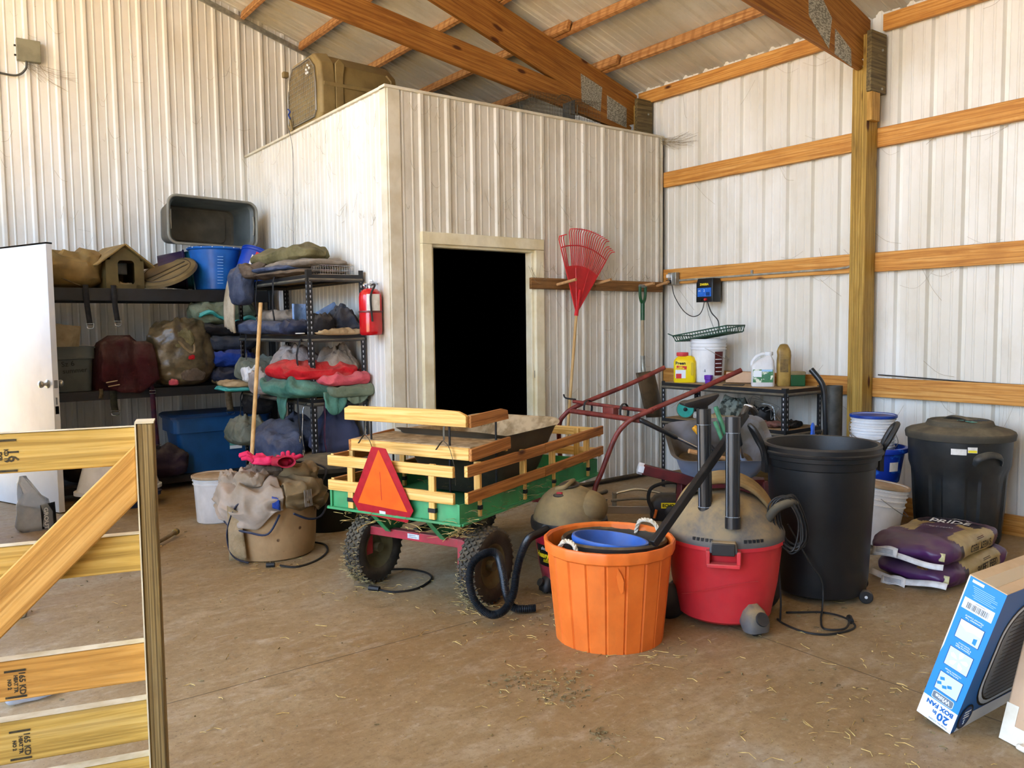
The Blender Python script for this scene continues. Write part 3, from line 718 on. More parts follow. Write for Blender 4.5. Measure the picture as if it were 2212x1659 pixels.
def wheel(x, y, steer=0):
    Mw = T(x, y, .198) @ RZ(steer) @ RX(90); rr = .195; hw = .052
    prof = [(.108, -hw*.75), (.125, -hw*.95), (.155, -hw*1.05), (.178, -hw*.95), (.188, -hw*.6), (.191, 0), (.188, hw*.6), (.178, hw*.95), (.155, hw*1.05), (.125, hw*.95), (.108, hw*.75)]
    t = MB(); t.lathe(prof, 48, None, (False, False)); t.lathe([(.108, -hw*.75), (.100, 0), (.108, hw*.75)], 48, None, (False, False))
    for k in range(34):      # tread lugs
        for row, zz in enumerate((-.042, -.021, 0, .021, .042)):
            a = 2*PI*(k+(.5 if row % 2 else 0))/34; r0 = .193 if abs(zz) < .03 else .184
            t.box((0, 0, 0), (.020, .016, .011), Matrix.Rotation(a, 4, 'Z') @ T(r0, 0, zz) @ Matrix.Rotation(R(90), 4, 'Z') @ Matrix.Rotation(R(90), 4, 'X') @ Matrix.Rotation(R(35 if row % 2 else -35), 4, 'Z'), .8)
    tb = t.build('tire', 'tire_rubber', wg, Mw)
    r = MB(); r.lathe([(.0, -.012), (.04, -.014), (.06, -.008), (.085, -.022), (.100, -.038), (.112, -.043), (.112, -.038), (.102, -.03), (.102, .03), (.112, .038), (.112, .043), (.100, .038), (.085, .022), (.06, .008), (.04, .014), (0, .012)], 36)
    r.build('rim', 'rim_dusty', tb)
    h = MB(); h.lathe([(.001, -.05), (.024, -.05), (.026, .05), (.001, .05)], 18); h.build('hub', 'rim_dusty', tb)
    return tb
for x, y in ((.22, .005), (.22, BW-.095), (1.30, .06), (1.30, BW-.06)): wheel(x, y)
# slow moving vehicle triangle on the rear
tri_y = .462
tr = thing('warning_triangle', 'orange slow vehicle triangle with red border fixed on wagon rear rails', 'sign', M=WM @ T(-.038, tri_y, .60) @ RY(-7) @ RX(3))
HX = [(-.045, .205), (.045, .205), (.198, -.095), (.155, -.165), (-.155, -.165), (-.198, -.095)]
P4 = Matrix(((0, 0, 1, 0), (-1, 0, 0, 0), (0, 1, 0, 0), (0, 0, 0, 1)))
MB().prism(HX, .0025, P4).build('reflective_border', 'smv_red', tr)
MB().prism([(0, .195), (.160, -.108), (-.160, -.108)], .001, P4, -.0012).build('orange_centre', 'smv_orange', tr)
MB().prism([(-.001, .08), (.001, .08), (.0016, -.07), (-.0016, -.07)], .0006, P4, -.0018).build('crack', 'smv_red', tr)
MB().prism([(-.02, -.128), (.02, -.128), (.02, -.150), (-.02, -.150)], .0006, P4, -.0018).build('sticker', 'sticker_white', tr)
cyl('mounting_bolt', (.004, 0, .12), (.045, 0, .12), .005, 'black_metal', tr, 8)
# dusty trough riding in the wagon
TM = WM @ T(.78, .40, .475)
tub = thing('plastic_trough', 'dusty tan plastic trough with hay stubble riding inside the wagon', 'tub', M=TM)
def trw(z): return (.44+.34*z/.30, .50+.18*z/.30)
rings = []
for z in (0, .01, .12, .24, .30): 
    w_, d_ = trw(z); rings.append([(x, y, z+(.06*(x/.4)**2 if z > .2 else 0)) for x, y, _ in rrect(w_, d_, .12, 6)])
for z in (.315,): rings.append([(x*1.06, y*1.05, z+.06*(x/.4)**2) for x, y, _ in rrect(*trw(.30), .12, 6)])
for z in (.29,): rings.append([(x*1.02, y*1.0, z+.06*(x/.4)**2) for x, y, _ in rrect(*trw(.30), .12, 6)])
inner = []
for z in (.305, .24, .12, .02):
    w_, d_ = trw(min(z, .3)); inner.append([(x*.985, y*.985, z+(.06*(x/.4)**2 if z > .2 else 0)) for x, y, _ in rrect(w_, d_, .12, 6)])
MB().loft(rings[:6], (True, False)).build('trough_shell', 'black_tub', tub, smooth=50)
MB().loft([rings[5]]+inner, (False, True)).build('trough_lining', 'tub_inner', tub, smooth=50)
def stubble(name, fn, n, seed, parent=None, mat='hay', ln=.06, r=.0012, M=None):
    rnd = random.Random(seed); m = MB()
    for _ in range(n):
        p = Vector(fn(rnd)); a = rnd.uniform(0, 6.28); l = ln*rnd.uniform(.3, 1.2); t = rnd.uniform(-.25, .35)
        d = Vector((math.cos(a), math.sin(a), t))*l; q = p+d*.5+Vector((rnd.uniform(-.2, .2)*l, rnd.uniform(-.2, .2)*l, .06*l))
        m.tube([p, q, p+d], r*rnd.uniform(.6, 1.5), 3)
    return m.build(name, mat, parent, M, smooth=0)
stubble('hay_stubble', lambda r: (r.uniform(-.32, .33), r.uniform(-.24, .24), .03+r.uniform(0, .2)*abs(r.uniform(0, 1))), 220, 3, tub)['kind'] = 'stuff'
hb = stubble('hay_tuft', lambda r: (r.gauss(.30, .03), r.gauss(.20, .03), .30+r.uniform(0, .04)), 60, 8, tub)
# hay hanging from the bed and tangled in the tires
hs = stubble('hay_strands', lambda r: (r.uniform(-.02, .1), r.choice((r.uniform(0, .1), r.uniform(.2, .8))), r.uniform(.38, .47)), 170, 5, wg, ln=.09, mat='straw'); hs['kind'] = 'stuff'
ht = stubble('hay_in_tires', lambda r: (lambda a, y: (.22+.2*math.cos(a), y, .198+.196*math.sin(a)))(r.gauss(3.9, .55), r.choice((.005, BW-.095))+r.uniform(-.06, .06)), 700, 6, wg, ln=.028, r=.0012, mat='hay_pale'); ht['kind'] = 'stuff'
hf = stubble('hay_on_bed_rim', lambda r: (r.uniform(0, 1.0), r.uniform(-.03, .0), r.uniform(.43, .55)), 120, 7, wg, ln=.06, r=.0009); hf['kind'] = 'stuff'
# ================================================================= floor clutter, right half
pm('orange_plastic', '#e8752a', '#dd6a22', .42, sc=7, grime=.35, grimec='#9a5a2a', bump=.05, bsc=20)
pm('rope', '#d8cdb8', '#b7a88c', .9, sc=60, bump=.4, bsc=90)
pm('blue_plastic', '#1f66c4', '#1a57ab', .45, sc=6, dust=.5, dustc='#8f8a80')
pm('royal_blue_plastic', '#153f9c', '#0f3182', .38, sc=8, spec=.5)
pm('grey_plastic_dusty', '#4b4d50', '#3c3d40', .5, sc=7, dust=.9, dustc='#a69270')
pm('black_rubber_dusty', '#231f1c', '#171412', .75, sc=9, dust=.7, dustc='#8a7450')
pm('black_paint_chipped', '#111112', '#2a2a2b', .5, sc=14, lo=.55, hi=.7)
pm('vac_red', '#cf2b33', '#bf2430', .42, sc=5, grime=.3, grimec='#a0605a', dust=.35, dustc='#c08f80')
pm('vac_red_dark', '#a8152f', '#8d1028', .38, sc=9, grime=.4, grimec='#b98a8a')
pm('vac_grey_dusty', '#4d5258', '#3f4348', .55, sc=5, dust=1.0, dustc='#9a8560', dlo=.33, dhi=.58)
pm('vac_black', '#131416', '#1c1d20', .45, sc=10, dust=.35, dustc='#8a7c66')
pm('wand_black', '#1d2024', '#141619', .32, sc=8, spec=.6)
pm('cord_black', '#161514', '#26221e', .6, sc=30)
pm('can_black', '#101418', '#0b0e11', .42, sc=4, dust=.35, dustc='#6f6a60', bump=.04, bsc=160)
pm('can_navy', '#0f1a22', '#0a1218', .42, sc=4, dust=.95, dustc='#7d7460')
pm('pail_white', '#e6e8ea', '#d6d8da', .38, sc=5, grime=.3, grimec='#a39a88')
pm('pail_lid_dusty', '#b9a487', '#a18b6c', .8, sc=9)
pm('label_white', '#e9e7e0', '#d5d2c8', .5, sc=30); pm('label_yellow', '#f1dc2a', None, .5)
pm('yellow_print', '#f2d91c', None, .45)
pm('hood_dusty', '#6f5a3a', '#8c744c', .85, sc=9, dust=.8, dustc='#a88c5c')
pm('vac_tan_dusty', '#5f533f', '#86754f', .8, sc=6, dust=.9, dustc='#96835a')
pm('can_lid_dusty', '#3b382f', '#2b2a26', .7, sc=7, dust=.9, dustc='#7b7058')
pm('teal_plastic', '#5aa39a', None, .5)
pm('blue_swirl', '#1238a8', '#2f72dc', .35, sc=9, lo=.56, hi=.60, stretch=(1,1,1.6), spec=.5)
pm('steel_wire', '#a9a9a6', None, .35, .9)

def wand(name, pts, r, mat, parent, n=12): return MB().tube(pts, r, n).build(name, mat, parent)
# --- orange stave tub with rope handles
ob = thing('orange_tub', 'orange plastic stave-sided muck tub standing in the front centre of floor', 'tub', (2.51, 2.64, 0), 8)
def stave(u, z):
    t = (u*20) % 1; a = (t-.5)*2*PI/20
    return math.cos(PI/20)/math.cos(a)*(1-.028*(1 if (t < .07 or t > .93) else 0))*(1+.006*math.sin(u*6.28*3))
prof = [(.236, .004), (.242, .0), (.243, .01), (.262, .2), (.280, .40)]
m = MB(); m.lathe(prof, 240, None, (True, False), wob=stave)
m.lathe([(.284, .395), (.292, .402), (.296, .438), (.293, .449), (.284, .450), (.277, .44), (.270, .38), (.252, .2), (.238, .02), (0.001, .018)], 160, None, (False, True), wob=lambda u, z: math.cos(PI/20)/math.cos(((u*20 % 1)-.5)*2*PI/20))
m.lathe([(.280, .40), (.284, .395)], 240, None, (False, False), wob=stave); m.build('tub_body', 'orange_plastic', ob, smooth=25)
MB().loft([[(.2835*math.cos(R(a))*k, .2835*math.sin(R(a))*k, z) for a, z in ((226, .385), (229, .36), (231, .33), (230.5, .29), (228.5, .28), (226, .31), (225, .35))] for k in (.975, 1.004)], (False, True)).build('patched_bulge', 'orange_plastic', ob, smooth=60)
def rope_handle(parent, a, r0, z, w_=.055, drop=.02, lift=.04):
    pts = spline([(r0*math.cos(a-w_*3.2), r0*math.sin(a-w_*3.2), z-drop), ((r0-.02)*math.cos(a-w_*2), (r0-.02)*math.sin(a-w_*2), z+lift*.8), ((r0-.03)*math.cos(a), (r0-.03)*math.sin(a), z+lift), ((r0-.02)*math.cos(a+w_*2), (r0-.02)*math.sin(a+w_*2), z+lift*.7), (r0*math.cos(a+w_*3.2), r0*math.sin(a+w_*3.2), z-drop)], 10)
    m = MB()
    for s_ in range(3):
        st = []
        for i, p in enumerate(pts):
            t = (pts[min(i+1, len(pts)-1)]-pts[max(i-1, 0)]).normalized(); u = t.orthogonal().normalized(); v = t.cross(u)
            ang = i*.55+s_*2*PI/3; st.append(p+(u*math.cos(ang)+v*math.sin(ang))*.0052)
        m.tube(st, .0055, 6)
    return m.build('rope_handle', 'rope', parent)
rope_handle(ob, R(172), .262, .415, w_=.085, lift=.05, drop=.02); rope_handle(ob, R(-8), .270, .43, w_=.1, lift=.06)
# black rubber tub and blue bucket nested in it
nt_ = thing('rubber_tub', 'dusty black rubber tub wedged tilted inside the orange tub', 'tub', M=T(2.545, 2.645, .045) @ RX(-2) @ RY(2))
m = MB(); m.lathe([(0.001, .0), (.15, .0), (.165, .01), (.222, .34), (.236, .365), (.240, .385), (.232, .395), (.220, .385), (.212, .34), (.155, .02), (0.001, .018)], 48); m.build('tub_shell', 'black_rubber_dusty', nt_)
bb = thing('blue_bucket', 'blue plastic bucket with wire bail lying inside the orange tub', 'bucket', M=T(2.485, 2.655, .098) @ RX(1) @ RY(7))
m = MB(); m.lathe([(0.001, 0), (.12, 0), (.125, .008), (.158, .30), (.170, .315), (.175, .33), (.172, .345), (.162, .345), (.156, .325), (.118, .02), (0.001, .015)], 48); m.build('bucket_body', 'blue_plastic', bb)
MB().box((-.135, -.10, .30), (.03, .012, .05), RZ(0)).build('bail_lug', 'blue_plastic', bb, bevel=.003)
MB().tube(spline([(-.14, -.105, .30), (-.10, -.155, .26), (0, -.182, .25), (.1, -.155, .26), (.14, -.10, .30)], 8), .003, 6).build('bail', 'steel_wire', bb)
W1A, W1B, W2A, W2B, BARA, BARB = (2.925, 2.436, .51), (2.932, 2.455, 1.012), (2.925, 2.282, .49), (2.956, 2.31, .985), (2.515, 2.375, .47), (3.119, 2.364, .985)
# chipped black stick leaning from the tub onto the vacuum
M_, L_ = frame(BARA, BARB, (0, 0, 1))
bar = thing('black_stick', 'chipped black square stick leaning from orange tub towards the vacuum wands', 'stick', M=M_)
MB().box((L_/2, 0, 0), (L_, .030, .036), None).build('shaft', 'black_paint_chipped', bar, bevel=.004)
MB().tube(spline([(L_-.03, 0, 0), (L_+.02, 0, .015), (L_+.045, 0, -.01), (L_+.05, 0, -.05)], 6), .016, 10).build('curved_end', 'vac_black', bar)
MB().lathe([(.019, -.004), (.022, 0), (.019, .004)], 16, T(L_+.035, 0, .012) @ RY(60), (False, False)).build('white_ring', 'pail_white', bar)

# --- big red shop vacuum
vc = thing('shop_vacuum', 'large red wet-dry shop vacuum with dusty grey lid and two upright wands', 'vacuum cleaner', (3.09, 2.46, 0), 218)
m = MB(); m.lathe([(.001, .03), (.195, .03), (.215, .045), (.245, .2), (.262, .36), (.266, .385)], 56, None, (True, False)); m.lathe([(.266, .385), (.276, .388), (.276, .405), (.262, .41)], 56, None, (False, True))
m.build('drum', 'vac_red', vc, smooth=40)
MB().tube(spline([(.262*math.cos(R(a)), .262*math.sin(R(a)), .19+.06*math.sin(R((a+25)*1.6))) for a in range(-45, 40, 8)], 3), .003, 5, flat=.6).build('moulded_line', 'vac_red', vc)
dome = [(.276, .405), (.276, .43), (.268, .45), (.25, .475), (.225, .515), (.195, .552), (.15, .585), (.09, .605), (.001, .612)]
MB().lathe(dome, 56, None, (True, True)).build('lid', 'vac_grey_dusty', vc, smooth=60)
# ribbed arch over the motor
m = MB(); m.grid(lambda u, v: (-.05+.22*(v-.5), (.245*math.cos(PI*u)), .43+.262*math.sin(PI*u)+.006*(1 if int(v*16) % 2 else 0)-.12*(v-.5)**2), 28, 16); m.build('motor_hood', 'hood_dusty', vc, solid=.012)
for a in (-28, 20):
    mm = MB()
    for k in range(5): mm.box((.268, 0, .437), (.02, .012, .014), Matrix.Rotation(R(a+k*4.2), 4, 'Z'))
    mm.build('vent_slots', 'vac_black', vc)
# front latch and handle
lt = MB(); lt.box((.285, 0, .415), (.05, .125, .05), None, .85); lt.build('latch', 'vac_grey_dusty', vc, bevel=.006)
MB().box((.312, 0, .41), (.012, .10, .055)).build('latch_lever', 'vac_black', vc, bevel=.004)
hd_ = MB(); hd_.box((.292, 0, .335), (.05, .145, .018)).box((.285, -.066, .365), (.05, .018, .07)).box((.285, .066, .365), (.05, .018, .07)); hd_.build('front_handle', 'vac_red', vc, bevel=.004)
def caster(parent, a, r0, z=0, s=1, col='vac_grey_dusty'):
    Mx = Matrix.Rotation(a, 4, 'Z') @ T(r0, 0, z)
    c = MB(); c.loft([[(x*s, y*s, zz*s) for x, y, zz in rr] for rr in (rrect(.07, .10, .03, 4, .02, .01), rrect(.10, .11, .04, 4, .05, .0), rrect(.08, .08, .03, 4, .095, -.01), rrect(.03, .04, .012, 4, .12, -.02))])
    o = c.build('caster_foot', col, parent, Mx, smooth=60)
    MB().lathe([(.001, 0), (.026*s, 0), (.028*s, .006), (.026*s, .012), (.001, .012)], 18, T(.045*s, 0, .075*s) @ RY(62)).build('foot_cap', 'vac_black', o)
    MB().lathe([(.001, -.012*s), (.024*s, -.012*s), (.024*s, .012*s), (.001, .012*s)], 14, T(0.01, 0, .024*s) @ RX(90)).build('caster_wheel', 'vac_black', o)
for a in (34, 235): caster(vc, R(a), .245, 0, 1.15)
for a in (-72, 130):
    MB().lathe([(.001, -.02), (.07, -.02), (.085, -.012), (.085, .012), (.07, .02), (.001, .02)], 24).build('rear_wheel', 'vac_black', vc, Matrix.Rotation(R(a), 4, 'Z') @ T(.262, 0, .086) @ RX(90) @ RY(0))
# side carry handle with wrapped cord
cs = R(75)
Mh = Matrix.Rotation(cs, 4, 'Z')
MB().tube(spline([(.21, -.05, .50), (.25, -.05, .56), (.30, -.01, .585), (.315, .04, .57)], 6), .020, 12).build('cord_handle', 'can_lid_dusty', vc, Mh)
wr_ = MB(); rnd = random.Random(2)
for k in range(9):
    ox = rnd.uniform(-.02, .02); oy = rnd.uniform(-.03, .03)
    wr_.tube(spline([(.235+ox, -.02+oy, .57), (.29+ox, .0+oy, .615-.01*rnd.random()), (.345+ox*.5, .02+oy, .52), (.35+ox, .03+oy, .42-.04*rnd.random()), (.30, .02+oy, .36+rnd.uniform(-.02, .03)), (.245+ox, -.01+oy, .45)], 6, True), .004, 6, closed=True)
co = wr_.build('wrapped_cord', 'cord_black', vc, Mh); co['kind'] = 'stuff'
def wtube(lab, base, top, yaw=0, head=False):
    M_, L_ = frame(base, top, (1, 0, .1))
    t = thing('vacuum_wand', lab, 'vacuum wand', M=M_)
    MB().tube([(0, 0, 0), (.05, 0, 0)], .034, 20).build('end_collar', 'wand_black', t)
    s_ = MB(); s_.tube([(.05, 0, 0), (L_-.07, 0, 0)], .0295, 20)
    for k in range(8):
        a = k*PI/4; s_.box((L_/2-.01, .0295*math.cos(a), .0295*math.sin(a)), (L_-.12, .0035, .0035))
    s_.build('wand_tube', 'wand_black', t)
    for a in (160, 200, 255): MB().box((L_/2-.01, .0312*math.cos(R(a)), .0312*math.sin(R(a))), (L_-.13, .0014, .0014)).build('highlight_stripe', 'print_pale', t)  # painted highlights along the tube ridges
    for x in (.052, L_-.072): MB().lathe([(.0305, -.001), (.032, 0), (.0305, .001)], 20, T(x, 0, 0) @ RY(90), (False, False)).build('pale_ring', 'print_pale', t)
    MB().tube([(L_-.07, 0, 0), (L_, 0, 0)], .033, 20).build('top_collar', 'wand_black', t)
    return t, L_
w1, L1 = wtube('left upright black vacuum wand with a wide floor nozzle on top', W1A, W1B)
w2, L2 = wtube('right upright black vacuum wand with a plain open top', W2A, W2B)
nz = MB(); nz.loft([rrect(.06, .06, .028, 5, 0), rrect(.07, .065, .03, 5, .02), rrect(.20, .10, .03, 5, .045, -.01), rrect(.27, .12, .02, 5, .075, -.015), rrect(.27, .12, .02, 5, .088, -.015)])
Mi = w1.matrix_basis.inverted() @ (T(*W1B) @ RZ(-32) @ RY(-14) @ Matrix.Diagonal((.64, .64, .64, 1)) @ T(0, 0, -.005)); nz.build('floor_nozzle', 'vac_black', w1, Mi, smooth=50)
cp_ = MB().tube(spline([(3.235, 2.30, .56), (3.26, 2.302, .504), (3.247, 2.281, .386), (3.235, 2.26, .268), (3.242, 2.25, .11), (3.245, 2.255, .006), (3.25, 2.271, .006), (3.218, 2.212, .006), (3.205, 2.09, .006), (3.275, 2.009, .006), (3.431, 1.988, .006), (3.494, 2.075, .012), (3.495, 2.19, .006), (3.408, 2.26, .006), (3.358, 2.3, .006)], 8), .0048, 8)
cp_.tube(spline([(3.42, 2.34, .42), (3.459, 2.31, .337), (3.486, 2.26, .238), (3.521, 2.22, .156), (3.525, 2.21, .09), (3.488, 2.19, .017), (3.40, 2.14, .008), (3.30, 2.06, .010), (3.36, 2.0, .012), (3.46, 2.03, .014)], 8), .0048, 8)
cp_.build('power_cord', 'cord_black', vc, vc.matrix_basis.inverted())
MB().tube([(3.47, 2.03, .014), (3.505, 2.06, .016)], .014, 8).build('cord_plug', 'cord_black', vc, vc.matrix_basis.inverted())
del cp_
# --- smaller maroon shop vacuum with hose
v2 = thing('shop_vacuum', 'smaller maroon shop vacuum with tan-dusted dome between wagon and orange tub', 'vacuum cleaner', (2.80, 3.25, 0), 215)
MB().lathe([(.001, .03), (.13, .03), (.14, .04), (.165, .15), (.185, .30), (.192, .36)], 44).build('drum', 'vac_red_dark', v2)
MB().lathe([(.19, .33), (.202, .335), (.206, .36), (.203, .385), (.19, .39)], 44).build('lid_ring', 'vac_black', v2)
m = MB(); m.lathe([(.200, .385), (.194, .42), (.178, .46), (.15, .50), (.115, .53), (.07, .548), (.001, .552)], 44, None, (True, True), 1.06, .95, wob=lambda u, z: 1+.05*math.cos(u*4*PI)*(z-.385)/.17)
m.build('lid_dome', 'vac_tan_dusty', v2, smooth=60)
MB().sphere((-.01, .09, .435), (.16, .115, .095), 24, 14).build('exhaust_bulge', 'vac_tan_dusty', v2)
MB().lathe([(.001, .552), (.055, .556), (.07, .562), (.074, .555)], 28, T(-.01, 0, 0), (True, True), 1.2, .7).build('top_grip_recess', 'vac_black', v2)
MB().tube(spline([(-.085, -.05, .545), (-.10, 0, .562), (0, .01, .570), (.08, 0, .562), (.07, -.05, .545)], 6), .012, 10).build('top_grip', 'vac_tan_dusty', v2)
sw = MB(); sw.sphere((.115, -.02, .522), (.028, .036, .012), 16, 8); so = sw.build('switch_housing', 'vac_black', v2)
MB().box((.118, -.02, .535), (.018, .030, .010), RY(0)).build('rocker_switch', 'smv_red', so, bevel=.003)
mm = MB()
for k in range(7): mm.box((-.06+k*.014, .165, .475-.004*k), (.005, .06, .004), None)
mm.build('exhaust_slots', 'vac_black', v2)
def wrapfn(r, z0, a0=0):
    return lambda c: Vector((r*math.cos(a0+c.x/r), r*math.sin(a0+c.x/r), z0+c.y))
def cyl_patch(name, r0, r1, a0, a1, z0, z1, mat, parent, n=12):   # curved label on a tapering drum
    return MB().grid(lambda u, v: ((r0+(r1-r0)*v)*math.cos(a0+(a1-a0)*u), (r0+(r1-r0)*v)*math.sin(a0+(a1-a0)*u), z0+(z1-z0)*v), n, 1).build(name, mat, parent)
la = R(-24)
cyl_patch('brand_label', .1668, .1830, la-R(30), la+R(32), .15, .265, 'print_black', v2)
text('shop·vac', .026, 'print_white', v2, name='label_text', fn=lambda c: Vector((.1845*math.cos(la+c.x/.187), .1845*math.sin(la+c.x/.187), .248+c.y)))
text('Heavy Duty', .040, 'yellow_print', v2, name='label_text', bold=.002, fn=lambda c: Vector(((.1785+c.y*.14)*math.cos(la+c.x/.187), (.1785+c.y*.14)*math.sin(la+c.x/.187), .210+c.y)))
text('/////////////', .022, 'yellow_print', v2, name='label_text', bold=.0006, fn=lambda c: Vector((.1755*math.cos(la+c.x/.187), .1755*math.sin(la+c.x/.187), .180+c.y)))
for a in (35, 125, 215, -40): caster(v2, R(a), .145, 0, .8, 'vac_black')
hp = spline([(2.65, 3.225, .355), (2.526, 3.152, .364), (2.404, 3.093, .363), (2.334, 3.065, .304), (2.299, 3.058, .216), (2.266, 3.041, .131), (2.206, 3.035, .066), (2.135, 3.052, .06), (2.088, 3.096, .118), (2.080, 3.132, .208), (2.110, 3.145, .289), (2.175, 3.130, .327), (2.225, 3.11, .317), (2.27, 3.13, .22), (2.30, 3.14, .10), (2.33, 3.12, .03), (2.42, 3.06, .025)], 14)
hr = [(.0205 if i % 2 else .0165) for i in range(len(hp)*2)]
hp2 = []
for i in range(len(hp)-1): hp2 += [hp[i], (hp[i]+hp[i+1])/2]
hs_ = MB().tube(hp2, .02, 14, rr=hr[:len(hp2)]); hs_.build('corrugated_hose', 'wand_black', v2, v2.matrix_basis.inverted(), smooth=20)
MB().tube([(2.70, 3.245, .352), (2.60, 3.20, .36)], .026, 14).build('hose_cuff', 'vac_black', v2, v2.matrix_basis.inverted())

# --- tall black wheeled trash can, open
tc_ = thing('trash_can', 'tall open black trash can with raised snap handles behind the red vacuum', 'trash can', (3.765, 2.385, 0))
m = MB(); m.lathe([(.001, .02), (.20, .02), (.225, .035), (.235, .10), (.262, .66)], 56, None, (True, False))
m.lathe([(.262, .66), (.268, .665), (.272, .70), (.286, .705), (.29, .745), (.292, .765), (.284, .775), (.268, .772), (.262, .74), (.25, .68), (.22, .06), (.001, .05)], 56, None, (False, True)); m.v = [(x, y, z*1.017) for x, y, z in m.v]; m.build('can_body', 'can_black', tc_, smooth=35)
MB().lathe([(.2885, .738), (.297, .742), (.299, .752), (.2885, .758)], 56, None, (False, False)).build('rim_bead', 'can_black', tc_)
def snap_handle(a, lean):
    Mx = Matrix.Rotation(a, 4, 'Z') @ T(.292, 0, .66)
    h_ = MB(); out = [(-.022, 0), (-.022, .08), (-.034, .13), (-.030, .19), (-.012, .225), (.012, .225), (.030, .19), (.034, .13), (.022, .08), (.022, 0)]
    inn = [(-.006, .11), (-.014, .14), (-.012, .185), (0, .2), (.012, .185), (.014, .14), (.006, .11)]
    # ring shape made as a tube plus a stem
    h_.tube(spline([(0, -.014, .02), (.012, -.018, .09), (.035, -.030, .14), (.068, -.026, .20), (.085, 0, .222), (.068, .026, .20), (.035, .030, .14), (.012, .018, .09), (0, .014, .02)], 6), .013, 8)
    h_.box((.004, 0, .03), (.02, .05, .10)); return h_.build('snap_handle', 'can_black', tc_, Mx, bevel=.003)
snap_handle(R(-42), 0); snap_handle(R(148), 0)
for a in (-75, -20):
    w_ = MB(); w_.lathe([(.001, -.014), (.03, -.014), (.034, -.008), (.034, .008), (.03, .014), (.001, .014)], 20)
    wo = w_.build('wheel', 'vac_black', tc_, Matrix.Rotation(R(-55), 4, 'Z') @ T(.215, (-.12 if a < -50 else .12), .034) @ RX(90))
    MB().lathe([(.001, .015), (.008, .015), (.006, .019), (.001, .02)], 10).build('axle_cap', 'pail_white', wo); MB().lathe([(.001, -.02), (.006, -.019), (.008, -.015), (.001, -.015)], 10).build('axle_cap', 'pail_white', wo)
# --- lidded can against the wall
fc = thing('trash_can', 'lidded dark blue-black trash can standing against the right wall', 'trash can', (5.40, 2.44, 0))
def panel(u, z):
    k = (u*8+.36) % 1
    if z > .46: return 1
    return 1-.05*(1 if .12 < k < .5 else 0)*min(1, (.5-z)*8)
m = MB(); m.lathe([(.001, .0), (.235, .0), (.245, .02), (.262, .22), (.272, .40), (.276, .45), (.292, .50), (.300, .66)], 112, None, (True, True), wob=panel); m.build('can_body', 'can_navy', fc, smooth=25)
MB().lathe([(.298, .655), (.312, .658), (.317, .69), (.312, .703), (.292, .714), (.20, .738), (.19, .756), (.12, .765), (.001, .769)], 64).build('lid', 'can_lid_dusty', fc, smooth=30)
lb = MB(); lb.lathe([(.195, .745), (.187, .766), (.172, .772), (.160, .764), (.155, .755)], 48, None, (False, False)); lb.build('lid_ring', 'can_lid_dusty', fc)
MB().tube(spline([(-.08, -.12, .762), (-.04, -.06, .782), (.04, .06, .782), (.08, .12, .762)], 6), .022, 10, flat=.5).build('lid_handle', 'can_lid_dusty', fc)
mm = MB()
for k in range(6): mm.box((-.10+k*.012, -.11-.006*k, .779), (.006, .05, .004), RZ(-20+k*8))
mm.build('lid_vents', 'vac_black', fc)
MB().box((-.06, -.13, .777), (.035, .13, .002), RZ(-25)).build('teal_strip', 'teal_plastic', fc)
for a in (238,):
    h_ = MB(); h_.tube(spline([(.27, -.09, .53), (.298, -.07, .57), (.304, 0, .59), (.298, .07, .57), (.27, .09, .53)], 5), .010, 8, flat=2.6); h_.build('side_handle', 'can_navy', fc, Matrix.Rotation(R(a), 4, 'Z'))
cyl_patch('white_sticker', .3035, .3045, R(196), R(212), .585, .622, 'label_white', fc); cyl_patch('price_sticker', .3045, .305, R(213), R(223), .60, .635, 'label_white', fc)
cyl_patch('price_sticker_yellow', .305, .3055, R(213.5), R(222.5), .602, .616, 'label_yellow', fc)

# --- pails
def pail(name, label, M, r1, r0, h, mat, cat='bucket', ribs=(), lid=None, bail=None, group=None, wall=.004, tilt_lid=None):
    t = thing(name, label, cat, M=M, group=group)
    pr = [(.001, 0), (r0-.006, 0), (r0, .006)]
    f = lambda z: r0+(r1-r0)*z/h
    for z in ribs: pr += [(f(z-.006), z-.006), (f(z)+.008, z-.004), (f(z)+.008, z+.001), (f(z), z+.003)]
    pr += [(r1, h-.012), (r1+.006, h-.010), (r1+.006, h), (r1-.004, h), (r0-.006+(r1-r0)*.4, h*.4), (r0-.008, .01), (.001, .008)]
    MB().lathe(pr, 44).build('pail_body', mat, t, smooth=30)
    if lid: MB().lathe([(r1+.010, h-.016), (r1+.013, h-.012), (r1+.013, h+.002), (r1+.004, h+.005), (r1-.006, h-.004), (.001, h-.004)], 44, None, (False, True)).build('lid', lid, t)
    if bail is not None:
        a = R(bail); rr_ = r1+.012; z0 = h*.80
        P_ = [(rr_*math.cos(a+s*PI/2), rr_*math.sin(a+s*PI/2), z0) for s in (-1, 1)]
        mid = [(rr_*1.06*math.cos(a+R(b)), rr_*1.06*math.sin(a+R(b)), z0-.10*math.cos(R(b))) for b in (-60, -30, 0, 30, 60)]
        MB().tube(spline([P_[0]]+mid+[P_[1]], 6), .0025, 6).build('bail', 'steel_wire', t)
    return t
pail('white_bucket', 'white bucket with dirty tan tilted lid behind the black can and feed bags', T(4.83, 2.69, .024) @ Matrix.Rotation(R(8), 4, Vector((.6, .8, 0))), .152, .132, .37, 'pail_white', ribs=(.34, .315, .285, .25), lid='pail_lid_dusty', bail=-60)
pail('black_bucket', 'dark upturned bucket on the floor under the blue patterned tub', T(5.23, 2.93, 0), .15, .165, .325, 'can_black')
bt = pail('blue_tub', 'royal blue swirl patterned tub holding the stack of white pails', T(5.23, 2.93, .33), .205, .17, .235, 'blue_swirl', 'tub')
